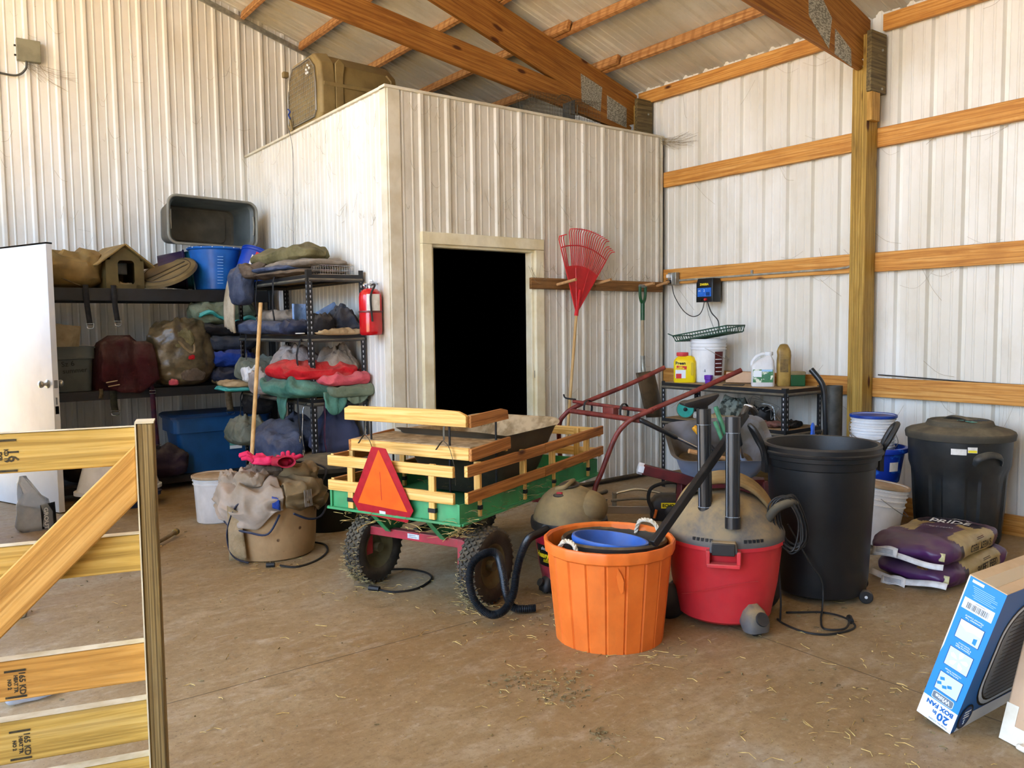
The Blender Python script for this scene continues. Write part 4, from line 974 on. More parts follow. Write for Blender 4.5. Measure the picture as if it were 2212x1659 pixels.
MB().lathe([(.205, .20), (.222, .205), (.226, .22), (.222, .235), (.205, .238)], 44, None, (False, False)).build('rolled_rim', 'blue_swirl', bt)
cyl_patch('paper_label', .196, .200, R(-118), R(-98), .09, .15, 'label_white', bt)
for k, (lb_, z) in enumerate((('white pail at the bottom of the pail stack, printed label showing above blue tub', .345), ('white pail in the middle of the stack in the blue tub', .415), ('white pail with blue lid on top of the stack in the blue tub', .485))):
    p_ = pail('white_pail', lb_, T(5.23+.004*k, 2.93, z), .137, .118, .29, 'pail_white', ribs=(.265, .245, .225), lid=None if k < 2 else 'royal_blue_plastic', bail=-100-30*k, group='white pails stacked in the blue tub')
    if k == 0:
        for j in range(3): text(('WALMART', '________', 'WALMART')[j], .012, 'print_black', p_, name='pail_print', bold=.0006, fn=lambda c: Vector((.137*math.cos(R(-135)+c.x/.137), .137*math.sin(R(-135)+c.x/.137), .222-.012*j+c.y)))
# ================================================================= feed bags, tool tray, machines
pm('bag_purple', '#4a1d55', '#3a1446', .33, sc=6, spec=.55, dust=.35, dustc='#8a7a6c')
pm('bag_tan', '#b3a070', '#9c8856', .4, sc=8, spec=.5, bump=.1, bsc=18)
pm('bag_dark', '#1d1420', '#2a1a2e', .35, sc=8, spec=.5)
pm('paper_white', '#e6e4e2', '#cfcbc8', .6, sc=20)
pm('grain', '#5a3418', '#96693a', .8, sc=90, bump=.8, bsc=110)
pm('tub_grey_blue', '#7d8aa0', '#6c788d', .45, sc=4, spec=.5, dust=.35, dustc='#a39a88')
pm('tray_inner', '#4e473c', '#7b7c82', .7, sc=3, lo=.45, hi=.65)
pm('maroon_paint', '#5e1a1a', '#471212', .5, sc=12, grime=.3, grimec='#2a120f')
pm('rust_red_pipe', '#7c2f26', '#5a1f1a', .5, sc=16, grime=.35, grimec='#a06a5a')
pm('tool_yellow', '#e2a51c', '#c78c14', .5, sc=20); pm('tool_green', '#4f8f6a', '#3c7355', .5, sc=20)
pm('tool_wood', '#c89a68', '#ab7c4c', .7, sc=20, stretch=(1, 8, 8)); pm('chrome', '#c8ccd2', None, .22, 1)
pm('preen_shade', '#c9ae0c', None, .5); pm('tray_green', '#1f4a34', '#183b2a', .5, sc=10); pm('purple_plastic', '#6a1fb0', '#5a189a', .35, sc=10, spec=.6)
pm('label_green', '#3d7a4c', '#dfe6d2', .5, sc=26, lo=.5, hi=.56); pm('gold_brown', '#a98a45', '#7d6330', .4, sc=9, spec=.5); pm('gold_dark', '#7d6432', '#5f4c26', .5, sc=40); pm('dark_green', '#0f4a26', None, .3, spec=.6)
pm('teal_bright', '#2fb5a5', '#259a8c', .5, sc=12); pm('cloth_greywhite', '#8a8a86', '#c9c7c0', .9, sc=20); pm('cloth_camo', '#7e8478', '#3c4038', .9, sc=14, lo=.48, hi=.54); pm('cloth_tan', '#b7a27a', '#9a855f', .9, sc=10); pm('cloth_dirty_red', '#8a5a4e', '#5f453a', .9, sc=16)
pm('galvanized_dull', '#5c5c58', '#4b4b48', .5, .5, sc=14); pm('blue_plastic_bright', '#1f5fd8', '#3a7af0', .25, sc=8, spec=.6); pm('label_cream', '#d8cf9c', '#bdb27c', .6, sc=40)
pm('saw_orange', '#c9661d', None, .5); pm('sprinkler_grey', '#8c8a80', '#6d6a60', .5, .3, sc=12, dust=.5)

def feed_bag(lab, M, seed, flip, torn):
    t = thing('feed_bag', lab, 'bag', M=M)
    L, W_, Hh = .84, .43, .135; n, m_ = 150, 44; mb = MB(); rings = []
    sg = lambda v, e: math.copysign(abs(v)**e, v)
    for i in range(1, m_):
        ph = -PI/2+PI*i/m_; ring = []
        for j in range(n):
            th = 2*PI*j/n
            x = L/2*sg(math.cos(ph), .32)*sg(math.cos(th), .35); y = W_/2*sg(math.cos(ph), .45)*sg(math.sin(th), .35)
            z = Hh/2*sg(math.sin(ph), .75)
            ed = max(0, abs(x)/(L/2)-.72)/.28
            z *= 1-.35*ed
            z += fab((x, y, z), .012, seed, 9)+.004*math.sin(x*38+3*math.sin(y*9+seed)+y*14)
            ring.append((x+fab((x, y, z), .012, seed+3, 7), y+fab((x, y, z), .012, seed+9, 7), max(0, z+Hh/2)))
        rings.append(ring)
    mb.loft(rings, (True, True))
    ks = []
    for f in mb.f:
        c = Vector((0, 0, 0))
        for q in f: c += Vector(mb.v[q])
        c /= len(f); k = 0
        if -.18+.03*math.sin(c.y*12) < c.x < .24: k = 1
        if k == 1 and c.z > Hh*.72 and abs(c.y+.02-.25*(c.x)) < .10-.2*abs(c.x-.0) and c.x < .10: k = 0
        if c.x > .15 and c.x < .27 and c.z > Hh*.7 and abs(c.y) < .17: k = 2
        if -.23 < c.x < -.18 and c.z < Hh*.7: k = 2
        ks.append(k)
    mb.k = ks
    tree = BVHTree.FromPolygons([Vector(q) for q in mb.v], mb.f)
    def onto(Mx, side):
        def fn(c):
            p = Mx @ c; o_, d_ = (Vector((p.x, p.y, .6)), Vector((0, 0, -1))) if not side else (Vector((p.x, -.6, p.z)), Vector((0, 1, 0)))
            h_ = tree.ray_cast(o_, d_)[0]; q = h_ if h_ else p
            return q-d_*.0022
        return fn
    mb.build('bag_body', ['bag_purple', 'bag_tan', 'bag_dark'], t, smooth=60)
    rot = 180 if flip else 0
    Ms = T(.045, -W_/2-.008, Hh*.50) @ RX(90) @ RZ(rot)
    text('SWEET FEED', .052, 'print_black', t, None, 'bag_lettering', bold=.001, fn=onto(Ms, True), res=4)
    print_bars('bag_print', 'print_black' if not flip else 'maroon_paint', t, T(.02, -W_/2-.006, Hh*.86) @ RX(90), 2, .10, .010, .004)
    text('PRIDE', .085, 'print_white', t, None, 'bag_lettering', bold=.001, fn=onto(T(.195, .0, Hh) @ RZ(-90), False), res=4)
    text("Producer's", .045, 'print_white', t, None, 'bag_lettering', fn=onto(T(.27, .02, Hh) @ RZ(-90), False), res=4)
    text('SWEET FEED', .030, 'print_pale', t, None, 'bag_lettering', fn=onto(T(.0, .0, Hh) @ RZ(-84), False), res=4)
    text('DE' if flip else 'PR', .05, 'print_white', t, None, 'bag_lettering', fn=onto(T(.35, -W_/2, Hh*.5) @ RX(90) @ RZ(rot), True), res=4)
    # sewn white strip across the near end, with the feed tag
    st = MB(); n_ = 18
    st.grid(lambda u, v: (-L/2-.010-.012*math.sin(u*PI)-.02*v*(1 if torn else .5), -.20+.40*u, .052+.012*math.sin(u*6+seed)-.028*v), n_, 2); st.build('sewn_strip', 'paper_white', t, solid=.002)
    st = MB(); st.grid(lambda u, v: (-L/2-.030-.02*v, .0+.13*u-(0 if torn else -.02), (.045 if torn else .085)-.045*v+.008*math.sin(u*5)), 8, 3); tg_ = st.build('feed_tag', 'paper_white', t, solid=.0015)
    for q in range(4): MB().box((-L/2-.046-.0*q, .065+(.0 if torn else .02), (.036 if torn else .076)-.007*q), (.002, .09, .0018)).build('tag_print', 'print_grey', tg_)
    MB().grid(lambda u, v: (-L/2+.028-.012*v, -.165-.028*u, .090-.04*v), 3, 3).build('yellow_tag', 'label_cream', t, solid=.002)
    MB().grid(lambda u, v: (L/2-.01+.07*u, -.11+.05*v+.02*u, .055-.01*u), 3, 2).build('sewn_strip_end', 'paper_white', t, solid=.002)
    if torn:
        MB().sphere((-L/2+.05, -.04, .075), (.05, .12, .035), 20, 10).build('spilled_grain', 'grain', t)['kind'] = 'stuff'
    return t
feed_bag('purple and tan feed bag at the bottom, torn end with grain showing', T(4.635, 2.165, 0) @ RZ(3), 1, False, True)
feed_bag('purple and tan sweet feed bag on top of the stack of two', T(4.59, 2.185, .116) @ RZ(5) @ RY(1), 4, True, False)

# --- grey tray full of hand tools, carried on a maroon frame
TR = T(3.975, 3.225, .535) @ RZ(-39) @ RX(20)
tr_ = thing('tool_tray', 'grey-blue plastic tray full of hand tools on the maroon machine, raised far side', 'tray', M=TR)
def trr(z):
    k = z/.24; return (.46+.12*k, .32+.14*k)
o_ = []
for z in (0, .008, .08, .12, .155):
    w_, d_ = trr(z*1.5); o_.append([(x, y, z+(.06*max(0, (y/d_+.5)*(x/w_+.5)) if z > .13 else .0)) for x, y, _ in rrect(w_, d_, .09, 6)])
w_, d_ = trr(.24)
rimo = [(x*1.05, y*1.05, .155+.06*max(0, (y/d_+.5)*(x/w_+.5))) for x, y, _ in rrect(w_, d_, .09, 6)]
rimt = [(x*1.03, y*1.03, z+.012) for (x, y, z) in rimo]
inn = [[(x*.98, y*.98, z) for x, y, z in r] for r in o_[::-1]]
MB().loft(o_+[rimo, rimt], (True, False)).build('tray_shell', 'tub_grey_blue', tr_, smooth=45)
MB().loft([rimt]+inn, (False, False)).build('tray_inside', 'tray_inner', tr_, smooth=45)
MB().add([(x*.97, y*.97, .015) for x, y, _ in rrect(.46, .30, .09, 6)], [tuple(range(28))]).build('tray_floor', 'black_rubber_dusty', tr_)
def wpt(x, y, z): return TR @ Vector((x, y, z))
def tool(name, label, cat, p0, p1, r, mat, grip=None, gl=.14, gr=None, head=None, flat=1):
    M_, L_ = frame(p0, p1); t = thing(name, label, cat, M=M_)
    MB().tube([(0, 0, 0), (L_, 0, 0)], r, 10, flat=flat).build('shaft', mat, t)
    if grip: MB().tube([(L_-gl, 0, 0), (L_-gl+.01, 0, 0), (L_-.01, 0, 0), (L_, 0, 0)], r, 12, rr=[r, gr or r*1.6, (gr or r*1.6)*1.08, r*1.1]).build('grip', grip, t)
    if head: head(t)
    return t
tool('lopper', 'black-gripped lopper handle jutting left out of the grey tray', 'tool', wpt(.02, -.05, .06), (3.515, 3.43, .835), .008, 'chrome', 'wand_black', .26, .014)
tool('lopper', 'black-gripped tool handle jutting right from tray beside black can', 'tool', (4.0, 3.05, .60), (3.90, 3.02, .80), .009, 'chrome', 'wand_black', .14, .016)
tool('pruning_shears', 'yellow and black shears lying slanted in the grey tray', 'tool', wpt(.02, .0, .05), wpt(-.14, .09, .22), .012, 'wand_black', 'tool_yellow', .10, .017)
tool('pruning_shears', 'yellow-handled shears standing upright in the tray behind left wand', 'tool', wpt(-.07, .06, .03), wpt(-.07, .12, .33), .013, 'tool_yellow', 'tool_yellow', .10, .018)
tool('hedge_tool', 'green-handled tool leaning in the tray between the vacuum wands', 'tool', wpt(.10, .0, .05), wpt(-.01, .12, .34), .012, 'tool_green', 'tool_green', .18, .014)
tool('hedge_tool', 'second green and grey handled tool beside the first in the tray', 'tool', wpt(.07, -.02, .05), wpt(-.02, .06, .27), .011, 'chrome', 'tool_green', .16, .012)
tool('wooden_dowel', 'short tan wooden handle lying at the front left of the tray', 'tool', wpt(.06, -.08, .08), wpt(-.20, -.12, .165), .014, 'tool_wood')
tool('trowel', 'bluish handled trowel lying low in the tray', 'tool', wpt(.16, -.06, .05), wpt(.05, -.02, .17), .015, 'tub_grey_blue')
# maroon machine
mc = thing('machine_frame', 'maroon steel machine frame with white hex cap supporting the grey tray', 'machine', (3.9, 3.25, 0))
def L_(p): return (p[0]-3.9, p[1]-3.25, p[2])
M_, Lq = frame(L_((3.53, 3.42, .535)), L_((4.02, 3.02, .375)))
MB().box((Lq/2, 0, 0), (Lq, .055, .06)).build('main_beam', 'maroon_paint', mc, M_, bevel=.004)
MB().lathe([(.001, -.004), (.033, -.004), (.036, 0), (.036, .03), (.001, .03)], 6, T(-.025, 0, 0) @ RY(90)).build('hex_cap', 'pail_white', mc, M_)
for p, q in (((3.72, 3.28, .45), (3.70, 3.30, 0)), ((4.16, 3.02, .44), (4.20, 2.98, 0)), ((4.05, 3.38, .44), (4.10, 3.42, 0)), ((3.72, 3.30, .45), (4.16, 3.02, .44)), ((4.16, 3.02, .44), (4.08, 3.40, .44)), ((3.72, 3.30, .45), (4.08, 3.40, .44))):
    M_, Lq = frame(L_(p), L_(q), (1, 0, .1)); MB().box((Lq/2, 0, 0), (Lq, .04, .04)).build('frame_tube', 'maroon_paint', mc, M_, bevel=.003)
MB().box((.10, -.03, .22), (.26, .22, .20), RZ(-39)).build('engine_block', 'black_metal', mc, bevel=.02)
for k in range(4): MB().box((.10, -.03, .15+.035*k), (.28, .24, .006), RZ(-39)).build('cooling_fin', 'black_metal', mc)
# --- red tubular push handle
ph_ = thing('push_cart', 'rust-red tubular push handle rising beyond the front end of the wagon', 'cart handle', (3.5, 3.9, 0))
Q = lambda p: (p[0]-3.5, p[1]-3.9, p[2])
rt = spline([(4.16, 3.19, 1.112), (3.9, 3.33, .99), (3.60, 3.50, .852), (3.52, 3.56, .79), (3.47, 3.60, .70), (3.40, 3.64, .50), (3.36, 3.66, .385), (3.34, 3.67, .15)], 6)
lt_ = spline([(4.20, 3.86, 1.105), (3.95, 3.97, .99), (3.66, 4.12, .868), (3.57, 4.18, .80), (3.55, 4.22, .70), (3.60, 4.26, .40), (3.62, 4.28, .15)], 6)
for pts in (rt, lt_): MB().tube([Q(p) for p in pts], .0155, 12).build('handle_tube', 'rust_red_pipe', ph_)
cyl('cross_tube', Q((3.60, 3.50, .815)), Q((3.60, 4.16, .825)), .017, 'rust_red_pipe', ph_)
cyl('upper_cross_tube', Q((3.66, 3.46, .868)), Q((3.64, 4.17, .885)), .012, 'rust_red_pipe', ph_)
MB().tube([Q(p) for p in spline([(3.66, 3.48, .885), (3.64, 3.42, .888), (3.62, 3.40, .90)], 5)], .006, 6).build('hook_end', 'rust_red_pipe', ph_)
MB().tube([Q(p) for p in spline([(3.64, 4.15, .90), (3.63, 4.24, .905), (3.62, 4.25, .93)], 5)], .006, 6).build('hook_end', 'black_metal', ph_)
MB().box(Q((3.63, 3.80, .85)), (.05, .10, .05)).build('clamp_block', 'rust_red_pipe', ph_, bevel=.004)
for y in (3.68, 4.02): MB().lathe([(.034, -.009), (.037, -.009), (.037, .009), (.034, .009)], 20, T(*Q((3.635, y, .852))) @ RX(90), (False, False), 1.0, 1.5).build('rubber_ring', 'cord_black', ph_)
cyl('axle', Q((3.33, 3.64, .12)), Q((3.64, 4.32, .12)), .012, 'rust_red_pipe', ph_)
for p in ((3.66, 4.38),): MB().lathe([(.001, -.02), (.10, -.02), (.115, -.01), (.115, .01), (.10, .02), (.001, .02)], 24, T(*Q((p[0], p[1], .115))) @ RZ(-25) @ RX(90)).build('cart_wheel', 'tire_rubber', ph_)
MB().lathe([(.001, -.02), (.10, -.02), (.115, -.01), (.115, .01), (.10, .02), (.001, .02)], 24, T(*Q((3.30, 3.575, .115))) @ RZ(-25) @ RX(90)).build('cart_wheel', 'tire_rubber', ph_)
# --- pipe and handle on the floor at the wall, sprinkler, chainsaw
tag(cyl('floor_pipe', (4.1, 5.20, .022), (5.50, 5.235, .03), .021, 'black_rubber_dusty'), 'black pipe lying on the floor along foot of the inner room wall', 'pipe')
tag(cyl('pry_bar', (4.20, 4.80, .016), (4.66, 4.93, .016), .016, 'grey_plastic_dusty'), 'grey tapered tool handle lying on the floor behind the maroon vacuum', 'bar')
sp = thing('lawn_sprinkler', 'dusty oscillating lawn sprinkler with arched bar on the floor', 'sprinkler', (4.45, 4.33, 0), -38)
MB().tube(spline([(-.20, 0, .03), (-.19, .01, .11), (-.12, .01, .135), (-.02, .01, .15), (.10, .01, .13), (.22, .01, .10)], 6), .010, 8).build('arched_bar', 'chrome', sp)
MB().box((-.20, 0, .07), (.03, .06, .12)).build('end_bracket', 'sprinkler_grey', sp, bevel=.004); MB().box((.22, 0, .05), (.03, .06, .09)).build('end_bracket', 'sprinkler_grey', sp, bevel=.004)
for y, z in ((-.09, .02), (.06, .05), (-.03, .075)): MB().tube(spline([(-.22, y, z), (-.05, y*1.1, z+.015), (.12, y*1.1, z+.01), (.24, y, z)], 5), .010, 8).build('base_tube', 'sprinkler_grey', sp)
cs_ = thing('chainsaw', 'black chainsaw with yellow label on the floor under the maroon beam', 'chainsaw', (4.36, 3.98, 0), -42)
MB().loft([[(x, y, z) for x, y, _ in rrect(w_, d_, .03, 4)] for w_, d_, z in ((.24, .14, .01), (.25, .15, .05), (.24, .15, .13), (.18, .12, .17), (.12, .09, .185))]).build('engine_housing', 'vac_black', cs_, smooth=40)
MB().tube(spline([(-.10, -.09, .06), (-.14, -.09, .16), (-.12, -.085, .24), (-.03, -.07, .275), (.06, -.02, .27), (.08, .05, .22), (.07, .085, .10)], 6), .013, 10).build('front_handle', 'cord_black', cs_)
MB().tube(spline([(.10, 0, .04), (.20, 0, .05), (.24, 0, .12), (.20, 0, .18), (.10, 0, .165)], 6), .016, 10).build('rear_handle', 'cord_black', cs_)
MB().box((.0, -.078, .115), (.10, .004, .04)).build('name_label', 'yellow_print', cs_); text('ECHO', .03, 'print_black', cs_, T(0, -.081, .115) @ RX(90), 'label_text', bold=.001)
MB().box((-.28, -.03, .07), (.32, .006, .055)).build('guide_bar', 'chrome', cs_, bevel=.002)
MB().tube([(-.10, -.10, .03), (-.085, -.10, .09)], .010, 8).build('orange_tab', 'saw_orange', cs_)
MB().lathe([(.045, 0), (.045, .02), (.02, .03), (.001, .03)], 20, T(.02, -.074, .07) @ RX(90)).build('starter_cover', 'vac_black', cs_)
pail_cord = MB().tube(spline([(4.30, 3.72, .006), (4.05, 3.85, .006), (3.95, 3.75, .006), (4.02, 3.62, .006), (4.2, 3.60, .006)], 8), .005, 6).build('loose_cord', 'cord_black'); tag(pail_cord, 'black cord curling on the floor beside the chainsaw', 'cord')

# --- black boltless work bench against the right wall
pm('shelf_black', '#15171b', '#1d2026', .4, sc=10, spec=.5, dust=.25, dustc='#8f8268'); pm('shelf_lip', '#3a3a38', '#2c2c2b', .45, sc=14, dust=.8, dustc='#a6987c')
pm('particle_board', '#b39468', '#97784e', .85, sc=24, dust=.3)
def slotted_post(parent, x, y, h, fx, fy, name='post', z0=0):
    """angle post with keyhole slots; fx, fy = directions of its two flanges"""
    m = MB(); w_ = .038
    m.box((x+fx*w_/2, y, z0+h/2), (w_, .002, h)).box((x, y+fy*w_/2, z0+h/2), (.002, w_, h))
    o = m.build(name, 'shelf_black', parent)
    k = MB(); z = z0+.04
    k2 = []
    while z < z0+h-.02:
        for a, b_ in ((.020, 0),):
            for side in (0, 1):
                for (zz, r) in ((z, .0052), (z-.010, .003)):
                    if side == 0: c = [(x+fx*a+r*math.cos(q*PI/3), y-.0014*(1), zz+r*1.3*math.sin(q*PI/3)) for q in range(6)]
                    else: c = [(x-.0014, y+fy*a+r*math.cos(q*PI/3), zz+r*1.3*math.sin(q*PI/3)) for q in range(6)]
                    k.add(c, [tuple(range(6))])
        z += .038
    s = k.build('keyhole_slots', 'slot_light', o, smooth=0); s['kind'] = 'stuff'
    return o
pm('slot_light', '#c9cdd2', None, .6)
def shelf_level(parent, x0, x1, y0, y1, z, deck='particle_board', name='shelf'):
    m = MB(); h = .034
    for yy in (y0, y1): m.box(((x0+x1)/2, yy, z-.020), (x1-x0, .004, .040))
    for xx in (x0, x1): m.box((xx, (y0+y1)/2, z-.020), (.004, y1-y0, .040))
    o = m.build(name+'_beam', 'shelf_black', parent)
    l = MB()
    for yy, s in ((y0, -1), (y1, 1)): l.tube([(x0+.01, yy+s*.003, z-.040), (x1-.01, yy+s*.003, z-.040)], .013, 8)
    for xx, s in ((x0, -1), (x1, 1)): l.tube([(xx+s*.003, y0+.01, z-.040), (xx+s*.003, y1-.01, z-.040)], .013, 8)
    l.build(name+'_lip', 'shelf_lip', o)
    MB().box(((x0+x1)/2, (y0+y1)/2, z-.004), (x1-x0-.01, y1-y0-.01, .012)).build(name+'_deck', deck, parent)
bn_ = thing('work_shelf', 'low black slotted steel shelf unit against the right wall with loaded wooden top', 'shelf unit', (5.45, 4.2, 0))
X0, X1, Y0, Y1 = -.23, .23, -.60, .63
for x, fx in ((X0, 1), (X1, -1)):
    for y, fy in ((Y0, 1), (Y1, -1)): slotted_post(bn_, x, y, .915, fx, fy)
for z in (.905, .60, .12): shelf_level(bn_, X0, X1, Y0, Y1, z)
Z = .908
# things on the bench
pm('preen_yellow', '#f4d90f', '#ecc90c', .38, sc=6, spec=.5); pm('preen_red', '#cf2a2a', None, .5); pm('cap_pink', '#d8474a', '#c93a3e', .5, sc=10)
pr_ = thing('weed_preventer_jug', 'yellow jug with red cap and black brand name at left end of bench', 'jug', (5.32, 4.66, Z), -49)
def jug(mb, w_, d_, h, neck=.6, r=.03, sh=.78):
    rr = []
    for k, z in ((.94, 0), (1, .008), (1, h*.5), (1, h*sh), (.93, h*(sh+.07)), (.78, h*(sh+.14)), (neck, h*.97), (neck, h)): rr.append([(x*k, y*k, z) for x, y, _ in rrect(w_, d_, r, 5)])
    return mb.loft(rr)
jug(MB(), .185, .105, .225, .62, .03).build('jug_body', 'preen_yellow', pr_, smooth=50)
MB().lathe([(.048, .222), (.050, .226), (.050, .250), (.046, .254), (.001, .254)], 28, T(-.02, 0, 0), (True, True)).build('cap', 'cap_pink', pr_)
MB().tube(spline([(.045, 0, .205), (.083, 0, .19), (.098, 0, .13), (.092, 0, .07), (.075, 0, .05)], 6), .015, 10, flat=1.2).build('handle', 'preen_yellow', pr_)
MB().prism([(p[0]+.062, p[1]+.115) for p in rrect(.022, .11, .010, 4)], .004, Matrix(((1, 0, 0, 0), (0, 0, 1, -.056), (0, 1, 0, 0), (0, 0, 0, 1)))).build('handle_recess_shade', 'preen_shade', pr_)  # darker yellow strip paints the shade of a recess by the handle
text('Preen', .036, 'print_black', pr_, T(-.035, -.0535, .163) @ RX(90), 'brand_lettering', bold=.0012)
MB().box((-.035, -.0532, .125), (.085, .0012, .028), RY(4)).build('red_banner', 'preen_red', pr_); text('WEED', .012, 'yellow_print', pr_, T(-.035, -.0545, .131) @ RX(90), 'banner_text', bold=.0008); text('PREVENTER', .012, 'yellow_print', pr_, T(-.035, -.0545, .119) @ RX(90), 'banner_text', bold=.0008)
MB().box((-.035, -.0532, .072), (.085, .0012, .07)).build('white_panel', 'print_white', pr_); MB().box((-.05, -.054, .055), (.045, .0014, .04)).build('flower_picture', 'preen_red', pr_)
bk_ = pail('white_bucket', 'white five gallon bucket on the bench behind the yellow jug, green tray on top', T(5.50, 4.56, Z), .148, .128, .365, 'pail_white', ribs=(.335, .305, .28), bail=-60)
cyl_patch('maroon_label', .136, .146, R(-118), R(-85), .06, .26, 'maroon_paint', bk_); cyl_patch('blue_print', .1345, .137, R(-158), R(-146), .16, .20, 'print_lightblue', bk_); cyl_patch('barcode', .1325, .1345, R(-158), R(-147), .09, .13, 'print_grey', bk_)
for j in range(5): cyl_patch('label_print', .1415+.0014*(4-j), .1418+.0014*(4-j), R(-116), R(-92+3*(j % 2)), .09+.034*j, .097+.034*j, 'print_white', bk_)
tg = thing('plant_tray', 'green slatted plastic plant tray lying tilted on top of the white bucket', 'tray', M=T(5.46, 4.52, Z+.385) @ RZ(-85) @ RY(-9))
m = MB()
for k in range(13): m.box((-.24+k*.04, 0, 0), (.008, .24, .010))
for k in range(7): m.box((0, -.12+k*.04, 0), (.50, .008, .010))
m.build('slat_grid', 'tray_green', tg)
m = MB()
for s_ in (-1, 1):
    m.box((0, s_*.135, .05), (.54, .008, .010))
    for k in range(20): m.tube([(-.26+.0274*k, s_*.12, 0), (-.26+.0274*k, s_*.135, .05)], .0035, 4)
for s_ in (-1, 1):
    m.box((s_*.27, 0, .05), (.008, .27, .010))
    for k in range(9): m.tube([(s_*.25, -.12+.03*k, 0), (s_*.27, -.135+.034*k, .05)], .0035, 4)
m.build('tray_sides', 'tray_green', tg)
MB().tube([(-.27, -.135, .052), (-.31, -.14, .075)], .012, 6, flat=.4).build('corner_tab', 'tray_green', tg)
pc = thing('measuring_cup', 'small purple plastic cup on the bench before the white bucket', 'cup', (5.345, 4.425, Z), 20)
MB().loft([[(x*k, y*k, z) for x, y, _ in rrect(.06, .06, .012, 3)] for k, z in ((.8, 0), (.85, .03), (1, .033), (1.05, .068), (.95, .068), (.88, .036), (.7, .01))]).build('cup_body', 'purple_plastic', pc, smooth=40)
wj = thing('sprayer_jug', 'white handled gallon jug with green garden picture label on the bench', 'jug', (5.40, 3.935, Z), -52)
rr = []
for k, z, sx_, ox in ((.95, 0, 1, 0), (1, .01, 1, 0), (1, .15, 1, 0), (.97, .165, 1, 0), (.90, .20, .82, .018), (.72, .225, .55, .035), (.45, .24, .42, .045), (.45, .262, .42, .045)): rr.append([(x*k*sx_+ox, y*k, z) for x, y, _ in rrect(.175, .12, .03, 5)])
MB().loft(rr).build('jug_body', 'pail_white', wj, smooth=50)
MB().tube(spline([(-.078, 0, .15), (-.082, 0, .185), (-.045, 0, .235), (.01, 0, .255), (.035, 0, .235)], 6), .012, 10).build('handle', 'pail_white', wj)
MB().lathe([(.027, .24), (.030, .245), (.030, .268), (.001, .27)], 20, T(.045, 0, 0)).build('cap', 'pail_white', wj)
MB().box((.0, -.0615, .083), (.15, .0014, .10)).build('picture_label', 'label_green', wj); MB().box((-.04, -.0625, .10), (.06, .0014, .05)).build('fence_picture', 'print_white', wj); MB().box((.03, -.0625, .125), (.08, .0012, .015)).build('label_header', 'print_lightblue', wj)
MB().sphere((.03, -.062, .075), (.028, .003, .028), 14, 8).build('wreath_picture', 'tool_green', wj)
bj = thing('brown_bottle', 'tall dusty brown-gold bottle with torn top beside the white jug', 'bottle', (5.52, 3.83, Z), -50)
rr = []
for i, (k, z) in enumerate(((.9, 0), (1, .01), (.97, .06), (1, .07), (.97, .12), (1, .13), (1.0, .20), (.96, .24), (.98, .27), (.8, .30), (.5, .325), (.15, .33))): rr.append([(x*k+fab((x, y, z), .008*(z > .22), 3, 20), y*k, z) for x, y, _ in rrect(.105, .085, .025, 5)])
MB().loft(rr).build('bottle_body', 'gold_brown', bj, smooth=35); MB().box((0, -.0435, .16), (.06, .001, .10)).build('embossed_label', 'gold_dark', bj)
gb = thing('green_box', 'dark green container with tan lid behind the brown bottle', 'box', (5.60, 3.76, Z), -50)
MB().box((0, 0, .045), (.11, .08, .09)).build('box_body', 'dark_green', gb, bevel=.006); MB().box((0, 0, .10), (.115, .085, .025)).build('box_lid', 'vac_tan_dusty', gb, bevel=.004)
cb = thing('torn_cardboard', 'torn flattened cardboard piece lying behind the white jug', 'cardboard', (5.52, 4.20, Z), -62)
MB().box((0, .02, .05), (.30, .07, .09), RX(-18)).build('cardboard_flap', 'kraft', cb, bevel=.002); MB().box((.16, .02, .075), (.07, .05, .10), RX(-18)).build('cardboard_ear', 'kraft', cb)
ld = thing('cardboard_scrap', 'flat dark cardboard scrap lying near the front of the bench top', 'scrap', (5.33, 4.16, Z+.003), -60)
MB().box((0, 0, 0), (.16, .09, .006)).build('scrap_sheet', 'black_rubber_dusty', ld)
# second level of the bench
Z2 = .604
def blob(name, label, cat, loc, dims, seed, mat, rz=0, z=0, fold=.3, group=None, layers=0, taper=0):
    o = cloth(*dims, seed, fold, layers=layers, taper=taper).build(name, mat, None, T(*loc) @ RZ(rz), smooth=80, sub=1); return tag(o, label, cat, group)
rl = thing('tape_reel', 'teal-faced round reel standing at left end of the lower bench shelf', 'reel', (5.33, 4.66, Z2+.075), -50)
MB().lathe([(.001, -.03), (.075, -.03), (.075, .03), (.001, .03)], 32, RX(90)).build('reel_body', 'vac_tan_dusty', rl); MB().lathe([(.001, .0), (.07, .0), (.066, .004), (.001, .004)], 32, T(0, -.031, 0) @ RX(90)).build('teal_face', 'teal_bright', rl)
MB().lathe([(.001, 0), (.018, 0), (.014, .014), (.001, .016)], 12, T(0, -.035, 0) @ RX(90)).build('hub', 'black_metal', rl)
blob('work_glove', 'bundle of grey and white gloves beside the teal reel on lower bench shelf', 'glove', (5.36, 4.52, Z2), (.10, .12, .055), 21, 'cloth_greywhite')
blob('canvas_bag', 'camouflage canvas bundle on the lower bench shelf behind the nozzle', 'bag', (5.45, 4.24, Z2), (.20, .22, .17), 22, 'cloth_camo')
blob('wire_bundle', 'tangled dark wire bundle on the lower bench shelf', 'wire', (5.48, 4.03, Z2), (.18, .24, .12), 23, 'cord_black')
wm = MB(); rnd = random.Random(5)
for k in range(7): wm.tube(spline([(5.42+rnd.uniform(-.05, .08), 4.10-.05*k*.5, Z2+.10), (5.42, 4.0+rnd.uniform(-.08, .08), Z2+.22-.02*k), (5.46, 3.88+rnd.uniform(-.06, .06), Z2+.14), (5.44, 3.84+rnd.uniform(-.05, .05), Z2+.04)], 6), .0022, 5)
